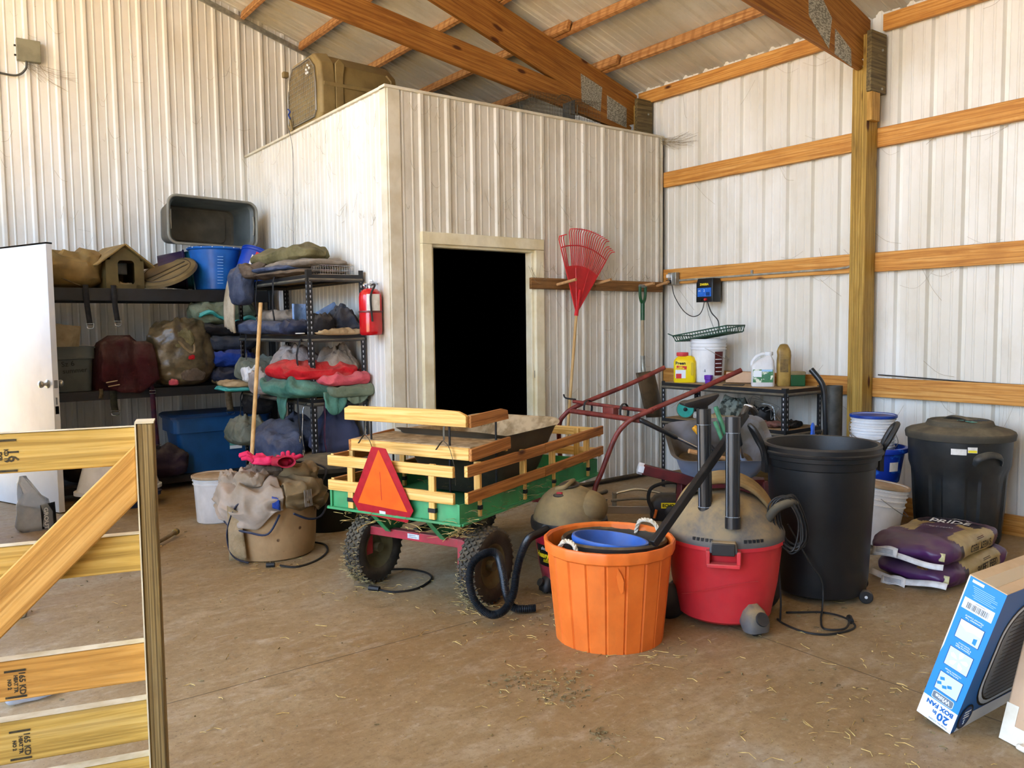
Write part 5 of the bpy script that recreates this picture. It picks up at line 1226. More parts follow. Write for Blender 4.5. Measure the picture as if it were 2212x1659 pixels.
wo = wm.build('loose_wires', 'steel_wire'); tag(wo, 'thin light wires springing out of the dark bundle under the bench top', 'wire', kind='stuff')
blob('folded_cloth', 'tan folded cloth at the front of the lower bench shelf between the wands', 'cloth', (5.33, 4.25, Z2), (.14, .30, .05), 24, 'cloth_tan')
pgl = thing('work_glove', 'dirty reddish work glove lying at right end of lower bench shelf', 'glove', (5.32, 3.80, Z2), -85)
cloth(.16, .09, .045, 25, .2).build('palm', 'cloth_dirty_red', pgl); 
for k, (y, l) in enumerate(((-.034, .08), (-.012, .095), (.012, .09), (.034, .07))): MB().tube([(.06, y, .025), (.06+l*.6, y*1.2, .03), (.06+l, y*1.25, .015)], .012, 8).build('finger', 'cloth_dirty_red', pgl)
MB().tube([(-.02, -.04, .025), (.02, -.075, .025), (.05, -.085, .02)], .012, 8).build('thumb', 'cloth_dirty_red', pgl)
blob('dark_tray', 'black shallow tray at far right of the lower bench shelf', 'tray', (5.42, 3.68, Z2), (.14, .13, .05), 26, 'cord_black')
# leaning beside the bench: bent black tube, grey stovepipe, blue scoop
bt_ = thing('vacuum_wand', 'bent black and chrome wand leaning at right end of the bench', 'vacuum wand', (5.36, 3.36, 0))
MB().tube(spline([(0, .02, .0), (0, 0, .50), (-.005, 0, .68), (-.01, .01, .92)], 6), .018, 12).build('lower_tube', 'wand_black', bt_); MB().tube(spline([(-.01, .01, .90), (-.02, .03, .97), (-.04, .10, 1.06)], 6), .021, 12).build('bent_grip', 'wand_black', bt_)
MB().tube([(0, .003, .42), (0, 0, .50)], .024, 12).build('coupling', 'vac_black', bt_)
fp = thing('flue_pipe', 'dull grey metal pipe standing between the bench and the post', 'pipe', (5.56, 3.42, 0)); MB().lathe([(.06, 0), (.06, .93), (.057, .93), (.057, 0)], 28, None, (False, False)).build('pipe_wall', 'galvanized_dull', fp)
sc_ = thing('feed_scoop', 'translucent blue plastic scoop standing behind the open black can', 'scoop', M=T(4.95, 3.20, .50) @ RZ(20))
MB().loft([[(x*k, y*k*.5, z) for x, y, _ in rrect(.07, .05, .02, 4)] for k, z in ((.8, 0), (1.1, .05), (1.2, .12), (.75, .165), (.9, .20), (.3, .22))]).build('scoop_body', 'blue_plastic_bright', sc_, smooth=50)
ply = thing('plywood_top', 'edge of a tan plywood box top behind the open black can', 'board', (4.86, 3.42, 0), -36)
MB().box((0, 0, .488), (.50, .24, .02)).build('top_sheet', 'particle_board', ply, bevel=.002); MB().box((0, 0, .24), (.42, .18, .478)).build('box_carcass', 'old_wood', ply)
# ================================================================= storage rack along the gable wall
for n_, a, b_ in (('fab_cream', '#cfc4ac', '#a89a80'), ('fab_navy', '#2b3550', '#1d2438'), ('fab_slate', '#4a546a', '#2f3850'), ('fab_slate_dark', '#39414f', '#262c38'), ('fab_olive', '#7b7350', '#5d5839'), ('fab_brown', '#6e5f50', '#473c33'),
                  ('fab_red', '#d3202b', '#b3161f'), ('fab_pink', '#d8606a', '#c04a58'), ('fab_teal', '#5a8f7f', '#35665a'), ('fab_sage', '#7b8770', '#5e6b56'), ('fab_lightgrey', '#b3aaa6', '#8e8682'), ('fab_black', '#16161a', '#222226'),
                  ('fab_lightblue', '#86a8d8', '#7396c8'), ('fab_beige', '#c4ac84', '#a38a62'), ('fab_greygreen', '#7f8578', '#626a5e'), ('fab_steel', '#4f5c78', '#3a4560'), ('fab_maroon', '#43161a', '#2f0e12'), ('fab_aqua', '#48b8b4', '#369c98'),
                  ('fab_royal', '#1b3f96', '#142f74'), ('fab_plum', '#2c2030', '#1e1622'), ('fab_tan', '#a58f70', '#82704f'), ('fab_khaki', '#8a7450', '#6d5a3a'), ('fab_stone', '#9d9285', '#7c7266')):
    pm(n_, a, b_, .9, sc=7, lo=.35, hi=.65, bump=.6, bsc=16, spec=.2, bdist=.03, dust=.35, dustc='#8a8070')
pm('strap_black', '#141416', '#222224', .7, sc=30); pm('strap_olive', '#3c3a28', '#2a2a1c', .8, sc=30); pm('strap_tan', '#6f6048', '#54472f', .8, sc=30); pm('strap_maroon', '#4a1a2c', '#2b1230', .7, sc=30)
pm('tote_grey', '#59605f', '#4a5150', .5, sc=5); pm('tote_grey_inner', '#5b564a', '#48443a', .7, sc=6, dust=.5, dustc='#7d7058'); pm('tote_rim', '#8a887c', '#74726a', .5, sc=6)
pm('tote_blue', '#164f88', '#124474', .42, sc=4, spec=.5); pm('tub_bright_blue', '#1d66b8', '#17549c', .35, sc=5, spec=.6); pm('bucket_royal', '#1c49b8', '#173c9c', .35, sc=5, spec=.5)
pm('house_tan', '#6b5c34', '#574a28', .6, sc=5, grime=.3); pm('house_roof', '#8f7440', '#6f5a30', .65, sc=5); pm('lid_olive', '#7a6740', '#5c4d2e', .6, sc=4); pm('plum_plastic', '#2f2140', '#241832', .45, sc=6)
pm('teal_rim', '#1e5a68', '#17454f', .4, sc=6); pm('tub_mark', '#7fb0e6', None, .4); pm('paper_tan', '#b8a888', '#a09070', .8, sc=9); pm('tote_blue_dark', '#123a68', '#0f3058', .45, sc=5); pm('fab_navy_dusty', '#3f4560', '#2b3048', .85, sc=5, bump=.2, bsc=60)
pm('ext_red', '#c9141c', '#b41018', .18, sc=6, spec=.6, coat=.4); pm('ext_band', '#6d2a2a', None, .4); pm('tan_tub', '#b08e64', '#9a7a52', .6, sc=4, grime=.5, grimec='#6b4f30', dust=.3, spots=13); pm('jacket_light', '#a6988a', '#82745f', .85, sc=5, lo=.35, hi=.65, bump=.2, bsc=60); pm('jacket_khaki', '#83704f', '#5e4d33', .85, sc=5, lo=.35, hi=.65, bump=.2, bsc=60)
pm('glove_pink', '#e22a62', '#c81e50', .7, sc=20); pm('glove_red', '#b01a38', '#8d142c', .75, sc=14); pm('pole_wood', '#d0ac74', '#b58e54', .55, sc=8, stretch=(4, 4, .6)); pm('pole_wood_grey', '#b5a48a', '#97866a', .6, sc=8, stretch=(4, 4, .6)); pm('bin_green', '#0f1a14', '#0b130f', .5, sc=5); pm('brass', '#9a8550', '#7d6a3c', .4, .8, sc=20)
pm('clear_film', '#c9d4e2', '#a9b6c6', .15, sc=6, alpha=.55, spec=.7, bump=.6, bsc=12)
pm('shovel_steel', '#5f4c34', '#3f3222', .5, .3, sc=7, dust=.2); pm('galvanized_light', '#b9b8ac', '#9d9c90', .4, .4, sc=20); pm('fence_black', '#121315', None, .35, spec=.5); pm('charger_blue', '#1f5fc0', '#2a72d6', .4, sc=30); pm('box_grey', '#8f8d78', '#7d7b68', .5, .2, sc=8); pm('kennel_tan', '#8f7c4e', '#786640', .6, sc=4, dust=.4, grime=.35, grimec='#4f4128'); pm('trap_wire', '#6a5f48', '#4c4434', .6, .4, sc=30)
pm('plastic_bag', '#6f6248', '#453b28', .3, sc=9, bump=.5, bsc=14, spec=.6); pm('ink', '#20221f', None, .7)
rk = thing('storage_rack', 'long black steel storage rack along the back wall behind the white door', 'rack', (1.9, 7.82, 0))
KX0, KX1, KY0, KY1 = .93-1.9, 2.80-1.9, 7.50-7.82, 8.16-7.82
for x in (KX0, KX1):
    for y in (KY0, KY1): MB().box((x, y, .93), (.05, .05, 1.86)).build('upright', 'shelf_black', rk, bevel=.003)
for z, h in ((1.755, .105), (.90, .075), (.115, .06)):
    for y in (KY0, KY1): MB().box(((KX0+KX1)/2, y, z-h/2), (KX1-KX0, .03, h)).build('front_beam' if y < 0 else 'rear_beam', 'shelf_black', rk, bevel=.002)
    MB().box(((KX0+KX1)/2, (KY0+KY1)/2, z-.012), (KX1-KX0, KY1-KY0, .022)).build('deck', 'fab_black', rk)
RZ1, RZ2, RZ3 = 1.757, .902, .117
def strap(name, label, pts, w_, mat, buckle=True, end=None):
    t = thing(name, label, 'strap', tuple(pts[0])); o = Vector(pts[0])
    P = spline([Vector(p)-o for p in pts], 6); m = MB()
    vs = []; 
    for p in P: vs += [(p.x-w_/2, p.y, p.z), (p.x+w_/2, p.y, p.z)]
    m.add(vs, [(2*i, 2*i+1, 2*i+3, 2*i+2) for i in range(len(P)-1)]); m.build('webbing', mat, t, solid=.003)
    if buckle:
        q = P[-1]; MB().tube([(q.x-w_*.7, q.y-.004, q.z+.01), (q.x+w_*.7, q.y-.004, q.z+.01), (q.x+w_*.5, q.y-.004, q.z-.025), (q.x, q.y-.004, q.z-.032), (q.x-w_*.5, q.y-.004, q.z-.025)], .0035, 6, closed=True).build('buckle', 'chrome', t)
    return t
for x, zb, lb in ((1.24, 1.45, 'left of two dark webbing straps hanging from the rack top shelf'), (1.45, 1.47, 'right of two dark webbing straps hanging from the rack top shelf')):
    strap('webbing_strap', lb, [(x, 7.475, 1.78), (x, 7.462, 1.72), (x+.005, 7.465, 1.6), (x+.02, 7.47, zb)], .042, 'strap_black')
strap('webbing_strap', 'olive strap with steel buckle hanging from the middle rack shelf', [(1.41, 7.475, .92), (1.41, 7.465, .85), (1.412, 7.468, .78), (1.42, 7.47, .72)], .055, 'strap_olive')
strap('webbing_strap', 'short tan strap end hanging at left of the middle rack shelf', [(1.32, 7.475, .92), (1.318, 7.462, .88), (1.31, 7.465, .84)], .03, 'strap_tan', False)
strap('webbing_strap', 'maroon and plum strap hanging below the maroon blanket with buckle near top', [(1.665, 7.47, 1.06), (1.70, 7.458, .95), (1.715, 7.46, .86), (1.725, 7.465, .62), (1.74, 7.47, .40)], .042, 'strap_maroon')
MB().tube([(1.69, 7.452, .885), (1.74, 7.452, .885), (1.74, 7.452, .860), (1.69, 7.452, .860)], .004, 6, closed=True).build('slider', 'chrome', bpy.data.objects['webbing_strap.004'], T(-1.665, -7.47, -1.06))
strap('webbing_strap', 'tan strap hanging from right end of the middle rack shelf', [(2.36, 7.478, .92), (2.36, 7.462, .85), (2.37, 7.465, .74), (2.38, 7.468, .66)], .06, 'strap_tan')
# top shelf
bg1 = thing('canvas_cover', 'crumpled tan-brown canvas bundle at left end of the rack top shelf', 'cover', (1.17, 7.74, RZ1), -6)
cloth(.50, .40, .30, 31, .2, .5).build('canvas_body', 'house_roof', bg1)
strap('webbing_strap', 'twisted pale strap end lying on rack top shelf before the canvas', [(1.08, 7.50, 1.83), (1.14, 7.49, 1.80), (1.20, 7.49, 1.775)], .02, 'strap_tan', False)
# pet house
hs = thing('pet_house', 'tan plastic pet house with gabled roof on the rack top shelf', 'pet house', (1.555, 7.52, RZ1), 8)
W2, Hh, ap = .155, .235, .36
def housewall(y0, name, hole=True):
    out = [(-W2, 0), (W2, 0), (W2, Hh), (0, ap-.01), (-W2, Hh)]
    bm = bmesh.new()
    hp_ = [(x*.068/.068, z) for x, z, _ in rrect(.135, .20, .03, 4, 0, .01, .135)]
    m = MB(); n = len(hp_)
    # ring between outline (resampled) and hole
    ang = lambda p: math.atan2(p[1]-.135, p[0]-.01)
    outp = []
    for (hx_, hz_) in hp_:
        a = ang((hx_, hz_)); dx, dz = math.cos(a), math.sin(a); best = None
        for i in range(5):
            p, q = out[i], out[(i+1) % 5]; ex, ez = q[0]-p[0], q[1]-p[1]; det = dx*(-ez)-dz*(-ex)
            if abs(det) < 1e-9: continue
            rx, rz_ = p[0]-.01, p[1]-.135
            tt = (rx*(-ez)-rz_*(-ex))/det; uu = (dx*rz_-dz*rx)/det
            if tt > 0 and -1e-6 <= uu <= 1+1e-6 and (best is None or tt < best): best = tt
        outp.append((.01+dx*best, .135+dz*best))
    for y in (y0, y0+.008):
        m.v += [(x, y, z) for x, z in hp_]+[(x, y, z) for x, z in outp]
    for i in range(n):
        j = (i+1) % n; m.f += [(i, j, n+j, n+i), (2*n+i, 3*n+i, 3*n+j, 2*n+j), (i, 2*n+i, 2*n+j, j)]; m.k += [0]*3
    # corners of the outline
    for y in (y0,):
        for k, c in enumerate(out):
            near = sorted(range(n), key=lambda i: (outp[i][0]-c[0])**2+(outp[i][1]-c[1])**2)[:2]
            if abs(near[0]-near[1]) in (1, n-1):
                b0 = len(m.v); m.v += [(c[0], y, c[1])]; m.f.append((n+near[0], n+near[1], b0)); m.k.append(0)
    return m
hw_ = housewall(0, 'f'); hw_.box((-.114, .004, Hh/2), (.078, .0082, Hh)).box((.122, .004, Hh/2), (.066, .0082, Hh)).box((0, .004, .016), (.30, .0082, .032)); hw_.build('front_wall', 'house_tan', hs, smooth=0)
MB().box((-W2+.004, .24, Hh/2), (.008, .47, Hh)).build('side_wall', 'house_tan', hs); MB().box((W2-.004, .24, Hh/2), (.008, .47, Hh)).build('side_wall', 'house_tan', hs)
MB().prism([(-W2, 0), (W2, 0), (W2, Hh), (0, ap-.01), (-W2, Hh)], .008, Matrix(((1, 0, 0, 0), (0, 0, 1, .47), (0, 1, 0, 0), (0, 0, 0, 1)))).build('rear_wall', 'house_tan', hs)
for s_ in (-1, 1):
    M_, Lr = frame((0, .23, ap+.008), (s_*.235, .23, .185), (0, 0, 1)); MB().box((Lr/2, 0, 0), (Lr, .54, .014)).build('roof_panel', 'house_roof', hs, M_, bevel=.004)
MB().box((.01, .10, .17), (.10, .03, .10), RZ(6)).build('inner_flap', 'galvanized_dull', hs, bevel=.006); cloth(.18, .16, .05, 9).build('bedding', 'fab_beige', hs, T(.02, .14, .0))
# nested round tubs lying on their side with olive lid
lid = thing('tub_cover', 'large round olive lid leaning on nested tubs on the rack top shelf', 'lid', M=T(1.915, 7.61, RZ1+.165) @ RY(-27) @ RX(20))
MB().lathe([(.001, .0), (.17, .0), (.19, .004), (.235, .004), (.25, -.004), (.258, -.03), (.252, -.03), (.243, -.01), (.001, -.008)], 56, None).build('lid_disc', 'lid_olive', lid)
MB().lathe([(.20, .004), (.205, .010), (.21, .004)], 56, None, (False, False)).build('lid_groove', 'black_rubber_dusty', lid)
for y in (-.06, .02): MB().box((0, y, .003), (.36, .018, .006)).build('lid_rib', 'black_rubber_dusty', lid)
for k, (mt, lb, x) in enumerate((('plum_plastic', 'dark plum tub lying on its side behind the olive lid', 2.07), ('teal_rim', 'teal-rimmed tub lying on its side right of the plum tub', 2.10))):
    t = thing('round_tub', lb, 'tub', M=T(x, 7.86+.01*k, RZ1+.187) @ RZ(-14) @ RY(86))
    MB().lathe([(.001, -.16), (.14, -.16), (.175, .05+.03*k), (.186, .055+.03*k), (.186, .07+.03*k), (.17, .07+.03*k), (.13, -.14), (.001, -.14)], 44).build('tub_shell', mt, t)
# big blue tub and the grey tote on top
blt = thing('blue_rope_tub', 'large bright blue flexible tub on the rack top shelf under the grey tote', 'tub', (2.36, 7.68, RZ1))
MB().lathe([(.001, 0), (.165, 0), (.18, .01), (.228, .36), (.245, .365), (.25, .375), (.245, .385), (.225, .385), (.17, .02), (.001, .015)], 56).build('tub_body', 'tub_bright_blue', blt)
gm = MB()
for k in range(10): MB().box((0, 0, 0), (.05, .006, .006)).build('measure_mark', 'tub_mark', blt, T((.178+.0135*k*.33)*math.cos(R(-97))*1.012, (.181+.0045*k)*math.sin(R(-97))*1.02-.002, .06+.026*k))
for k in range(16):
    a = 2*PI*k/16; MB().lathe([(.001, .0), (.006, .0), (.006, .006), (.001, .007)], 8).build('rim_rivet', 'pail_white', blt, T(.247*math.cos(a), .247*math.sin(a), .376))
gt = thing('grey_tote', 'open grey storage tote lying on its side on top of the blue tub', 'tote', M=T(2.33, 7.60, 2.155) @ RZ(3) @ RY(1))
# local: opening faces -y, width x .84, height z .42, depth y .45
def tot(k, y, r=.08): return [(x*k, y, z*k+.215) for x, z, _ in rrect(.80, .42, r, 6)]
ou = [tot(1.0, 0), tot(.995, .03), tot(.90, .06), tot(.83, .44), tot(.80, .45)]
MB().loft(ou, (False, True)).build('tote_shell', 'tote_grey', gt, smooth=45)
MB().loft([tot(.985, .002), tot(.96, .05), tot(.84, .40), tot(.80, .43), tot(.66, .43), tot(.65, .42)], (False, True)).build('tote_inside', 'tote_grey_inner', gt, smooth=45)
MB().tube([Vector(p) for p in tot(1.0, .0)], .012, 8, closed=True).build('tote_rim', 'tote_rim', gt)
for s_ in (-1, 1): MB().tube([(s_*.375, .02, .13), (s_*.378, .012, .215), (s_*.375, .02, .30)], .009, 8).build('tote_handle', 'tote_rim', gt)
rb = pail('royal_bucket', 'royal blue bucket with paper label tilted at the right end of rack top shelf', T(2.56, 7.40, 1.84) @ RY(26) @ RX(-6), .155, .135, .28, 'bucket_royal', ribs=(.25,))
cyl_patch('paper_label', .139, .149, R(-128), R(-78), .05, .20, 'label_white', rb); cyl_patch('red_label_band', .150, .152, R(-118), R(-84), .205, .235, 'preen_red', rb)
for j in range(4): cyl_patch('label_print', .1425+.0021*j, .1432+.0021*j, R(-122+3*j), R(-88-4*(j % 2)), .07+.033*j, .084+.033*j, 'carton_navy', rb)
# middle shelf
def tote(name, label, cat, M, w_, d_, h, mat, lid=None, tw=.9):
    t = thing(name, label, cat, M=M)
    rr = [[(x, y, z) for x, y, _ in rrect(w_*(tw+(1-tw)*z/h), d_*(tw+(1-tw)*z/h), .05, 5)] for z in (0, h*.3, h*.7, h*.72)]
    rr += [[(x, y, z) for x, y, _ in rrect(w_*1.03, d_*1.05, .05, 5)] for z in (h*.73, h*.96)]+[[(x, y, z) for x, y, _ in rrect(w_*1.06, d_*1.08, .05, 5)] for z in (h*.96, h)]
    o = MB().loft(rr).build('tote_body', mat, t, smooth=35)
    if lid: MB().loft([[(x, y, z) for x, y, _ in rrect(w_*k, d_*k*1.02, .05, 5)] for k, z in ((1.09, h-.006), (1.09, h+.014), (1.03, h+.03), (.9, h+.03))]).build('tote_lid', lid, t, smooth=40)
    return t
gg = tote('lidded_tote', 'grey-green tote with handwriting at left end of the middle rack shelf', 'tote', T(1.06, 7.72, RZ2), .46, .40, .37, 'tote_grey')
text('Sz 6', .06, 'ink', gg, T(.03, -.201, .23) @ RX(90) @ RZ(5), 'handwriting'); text('summer', .055, 'ink', gg, T(.08, -.199, .175) @ RX(90) @ RZ(3), 'handwriting')
MB().box((.15, -.206, .28), (.12, .02, .012)).build('tote_grip', 'tote_grey', gg)
for k in range(4): pp = tag(MB().box((0, 0, .09), (.16, .004, .20)).build('paper_sheet', 'paper_tan', None, T(1.02+.035*k, 7.66+.012*k, RZ2+.36) @ RY(28-7*k)), 'tan paper sheets standing out of the grey-green tote', 'paper', 'papers in the tote')
mb_ = thing('maroon_blanket', 'maroon fleece horse blanket slumped over the middle rack shelf edge', 'blanket', (1.50, 7.62, RZ2), 5)
def drape(fn, nu, nv, seed, amp=.012, f=9):
    def g(u, v):
        p = Vector(fn(u, v)); s = amp*(noise.noise(Vector((p.x*f, p.y*f, p.z*f*.6+seed)))+.6*math.sin(u*17+3*noise.noise(Vector((u*3, v*2, seed)))))
        return (p.x, p.y-s*.8, p.z+s*.5)
    return MB().grid(g, nu, nv)
m = MB().loft([[(x, y, z) for x, y, _ in rrect(w_, d_, .1, 8)] for w_, d_, z in ((.36, .34, 0), (.42, .36, .12), (.40, .34, .28), (.30, .28, .40), (.16, .16, .46))]); m.v = [(x+fab((x, y, z), .05, 2, 5), y+fab((x, y, z), .05, 5, 5), z) for x, y, z in m.v]
m.build('blanket_core', 'fab_maroon', mb_, smooth=60)
drape(lambda u, v: (-.20+.42*u+.05*v*(u-.5), -.20-.05*math.sin(min(1, v*2)*PI/2), .44-.10*abs(u-.45)-.30*v-.16*v*math.sin(u*PI)), 26, 14, 3, .02).build('blanket_fold', 'fab_maroon', mb_, solid=.012)
for k in range(2): MB().box((-.13+.01*k, -.262, .10-.035*k), (.09, .003, .008), RY(-8)).build('stitch_line', 'fab_beige', mb_)
pb = thing('plastic_bag_of_cloth', 'bulging translucent plastic bag of clothes on the middle rack shelf', 'bag', (2.0, 7.62, RZ2), 0)
m = cloth(.56, .44, .58, 41, .30, .8, 60, 34); m.build('bag_film', 'plastic_bag', pb, smooth=70)
MB().tube(spline([(-.12, -.18, .50), (-.08, -.225, .42), (-.01, -.24, .33), (.05, -.235, .30), (.06, -.20, .40), (.0, -.16, .50)], 5, True), .012, 8, closed=True).build('torn_opening', 'fab_tan', pb)
cloth(.16, .06, .16, 42).build('garment_inside', 'fab_olive', pb, T(-.02, -.205, .34)); cloth(.20, .05, .10, 43, .4).build('garment_inside', 'fab_brown', pb, T(.05, -.22, .05)); cloth(.06, .03, .04, 44).build('garment_inside', 'fab_red', pb, T(.03, -.235, .24)); cloth(.08, .04, .05, 45).build('garment_inside', 'fab_pink', pb, T(-.12, -.21, .02))
blob('folded_blanket', 'dark navy blanket at the base of the pile right of the plastic bag', 'blanket', (2.46, 7.66, RZ2), (.50, .42, .16), 46, 'fab_navy')
blob('folded_blanket', 'tan folded blanket under the pile at right end of middle rack shelf', 'blanket', (2.42, 7.52, RZ2+.0), (.36, .14, .09), 47, 'fab_tan')
blob('folded_blanket', 'bright blue folded blanket in the rack pile beside the slotted shelf', 'blanket', (2.44, 7.62, RZ2+.155), (.44, .38, .15), 48, 'fab_royal')
blob('folded_blanket', 'grey-navy quilted blanket in the middle of rack pile', 'blanket', (2.43, 7.64, RZ2+.30), (.46, .38, .15), 49, 'fab_slate_dark')
blob('folded_blanket', 'black-green folded blanket under the teal one on the rack', 'blanket', (2.42, 7.64, RZ2+.44), (.50, .38, .12), 50, 'fab_black')
tb = thing('folded_blanket', 'teal and olive folded horse blanket on top of the rack pile', 'blanket', (2.38, 7.63, RZ2+.545), 4)
cloth(.56, .38, .20, 51, .3).build('olive_face', 'fab_sage', tb); drape(lambda u, v: (-.27+.54*u, -.19-.03*math.sin(v*3), .10-.04*v+.03*math.sin(u*9)-.06*u), 20, 6, 8, .02).build('teal_lining', 'fab_aqua', tb, solid=.02)
# bottom shelf and floor
bto = tote('blue_tote', 'large blue lidded tote with product sticker on the bottom rack shelf', 'tote', T(2.33, 7.74, RZ3) @ RZ(-1), .84, .46, .50, 'tote_blue', 'tote_blue_dark', .86)
MB().box((.10, -.2175, .27), (.11, .001, .12), RX(5)).build('product_sticker', 'teal_plastic', bto); MB().box((.10, -.222, .225), (.11, .001, .03), RX(5)).build('sticker_footer', 'print_white', bto); MB().box((.135, -.2165, .315), (.03, .001, .03), RX(5)).build('sticker_spot', 'label_yellow', bto)
blob('fabric_bundle', 'dark plum fabric bundle slumped left of the blue tote on the rack', 'cloth', (1.78, 7.52, RZ3), (.42, .30, .26), 53, 'fab_plum')
blob('fabric_bundle', 'black fabric bundle in the shadow at left of the bottom rack shelf', 'cloth', (1.30, 7.74, RZ3), (.60, .42, .34), 54, 'fab_black')
nv_ = tote('navy_tote', 'navy tote on the floor in front of the rack under white tub', 'tote', T(1.36, 7.04, 0) @ RZ(2), .50, .34, .12, 'fab_navy')
wt = thing('white_tub', 'white plastic tub turned upside down on the navy tote by the rack', 'tub', M=T(1.34, 7.05, .125) @ RZ(3) @ RX(0))
MB().lathe([(.31, 0), (.325, .004), (.325, .03), (.305, .034), (.255, .21), (.24, .225), (.001, .228)], 48, None, (False, True), 1, .62).build('tub_shell', 'pail_white', wt); MB().lathe([(.298, .04), (.250, .20)], 48, None, (False, False), 1.012, .632, wob=lambda u, z: 1 if .93 < u or u < .02 else .2).build('dark_stripe', 'fab_black', wt)

# ================================================================= slotted shelf unit beside the inner room
SH = T(2.40, 5.69, 0)
su = thing('slotted_shelf', 'tall black slotted shelf unit loaded with horse blankets against the inner room', 'shelf unit', M=Matrix(((1, 0, -.022, 2.42), (0, 1, 0, 5.69), (0, 0, 1, 0), (0, 0, 0, 1))))
for x, fx in ((0, 1), (.45, -1)):
    for y, fy in ((0, 1), (1.53, -1)): slotted_post(su, x, y, 1.83, fx, fy)
SLV = (1.795, 1.35, .875, .43)
for z in SLV: shelf_level(su, 0, .45, 0, 1.53, z)
def s3(x, y, z): return (2.42+x-.022*z, 5.69+y, z)
def sb(name, label, x, y, z, dims, seed, mat, rz=0, cat='blanket', fold=.3, layers=0, taper=0): return blob(name, label, cat, s3(x, y, z), dims, seed, mat, rz, fold=fold, layers=layers, taper=taper)
Z1, Z2_, Z3, Z4 = [z+.003 for z in SLV]
# top
sb('folded_blanket', 'grey-brown folded blanket at bottom of the pile on shelf top', .20, .62, Z1, (.48, .98, .05), 61, 'fab_brown', layers=2)
sb('folded_blanket', 'steel-blue folded blanket in the pile on shelf top', .16, .80, Z1+.045, (.46, .86, .05), 62, 'fab_steel')
sb('folded_blanket', 'taupe rolled blanket in the middle of the pile on shelf top', .22, .50, Z1+.07, (.40, .70, .06), 63, 'fab_stone', 10)
sb('olive_blanket', 'olive folded blanket on top of the pile on slotted shelf', .20, .72, Z1+.12, (.34, 1.0, .12), 64, 'fab_olive', 4)
sb('folded_blanket', 'small brown blanket end hanging over left corner of shelf top', -.02, 1.05, Z1+.01, (.22, .40, .12), 65, 'fab_brown')
sb('hanging_blanket', 'dark navy bunched blanket hanging over left corner of shelf top', -.085, 1.12, Z1-.20, (.15, .30, .30), 66, 'fab_slate', cat='blanket', fold=.5)
fl_ = thing('fleece_pad', 'cream fleece pad hanging down at the left end of slotted shelf', 'pad', s3(-.07, 1.40, Z1+.05))
drape(lambda u, v: (-.03-.04*math.sin(v*2.2)+.02*u, -.22+.30*u+.03*v, -.02-.46*v*(1-.12*u)), 12, 22, 12, .014, 14).build('fleece', 'fab_cream', fl_, solid=.022)
wb_ = thing('wire_basket', 'small chrome wire basket on the front corner of shelf top', 'basket', s3(.26, .10, Z1), 4)
m = MB()
for z in (.004, .035, .07):
    for s_ in (-1, 1): m.tube([(-.13, s_*.07, z), (.15, s_*.07, z)], .0016, 5).tube([(-.13 if s_ < 0 else .15, -.07, z), (-.13 if s_ < 0 else .15, .07, z)], .0016, 5)
for k in range(15):
    x = -.13+.02*k; m.tube([(x, -.07, .07), (x, -.07, .004), (x, .07, .004), (x, .07, .07)], .0013, 5)
for k in range(7): m.tube([(-.13, -.07+.023*k, .07), (-.13, -.07+.023*k, .004), (.15, -.07+.023*k, .004), (.15, -.07+.023*k, .07)], .0013, 5)
m.build('wire_mesh', 'chrome', wb_)
def sstrap(label, x, y, z0, z1, mat='strap_black', w_=.028, off=-.03, clip=True):
    p0 = Vector(s3(x, y, z0)); p1 = Vector(s3(x, y, z1)); t = thing('lead_strap', label, 'strap', tuple(p0)); L = z0-z1
    m = MB(); n_ = 12; vs = []
    for i in range(n_+1):
        v = i/n_; xx = (p1.x-p0.x)*v+off*min(1, v*8)+.006*math.sin(v*7); z = -L*v
        vs += [(xx, -w_/2, z), (xx, w_/2, z)]
    m.add(vs, [(2*i, 2*i+1, 2*i+3, 2*i+2) for i in range(n_)]); m.build('webbing', mat, t, solid=.003)
    if clip:
        e = Vector((p1.x-p0.x+off, 0, -L)); MB().tube(spline([e+Vector((0, -.008, 0)), e+Vector((0, -.014, -.02)), e+Vector((0, 0, -.055)), e+Vector((0, .014, -.02)), e+Vector((0, .008, 0))], 4), .004, 6).build('snap_clip', 'chrome', t)
    return t
sstrap('black strap with chrome snap hanging from shelf top beside the pole', -.005, .56, Z1+.02, 1.46)
sstrap('black strap with chrome snap hanging at left of shelf second level', -.02, 1.20, Z2_+.05, 1.20, w_=.022)
sstrap('thin black strap hanging from shelf top near the cream fleece', -.01, .92, Z1+.02, 1.50, w_=.018)
sstrap('long black strap hanging past two levels just left of front post', -.01, .10, Z2_-.03, .60, w_=.03, off=-.045)
sstrap('dark maroon strap with brass snap hanging right of the front post', .10, -.02, Z3-.03, .48, 'strap_maroon', .03, -.01)
sstrap('thin silver chain lead hanging beside the front post', -.01, .06, Z3-.03, .50, 'chrome', .008, -.04)
sstrap('black strap dangling at the left end of third shelf level', -.01, 1.46, Z3-.02, .50, w_=.022)
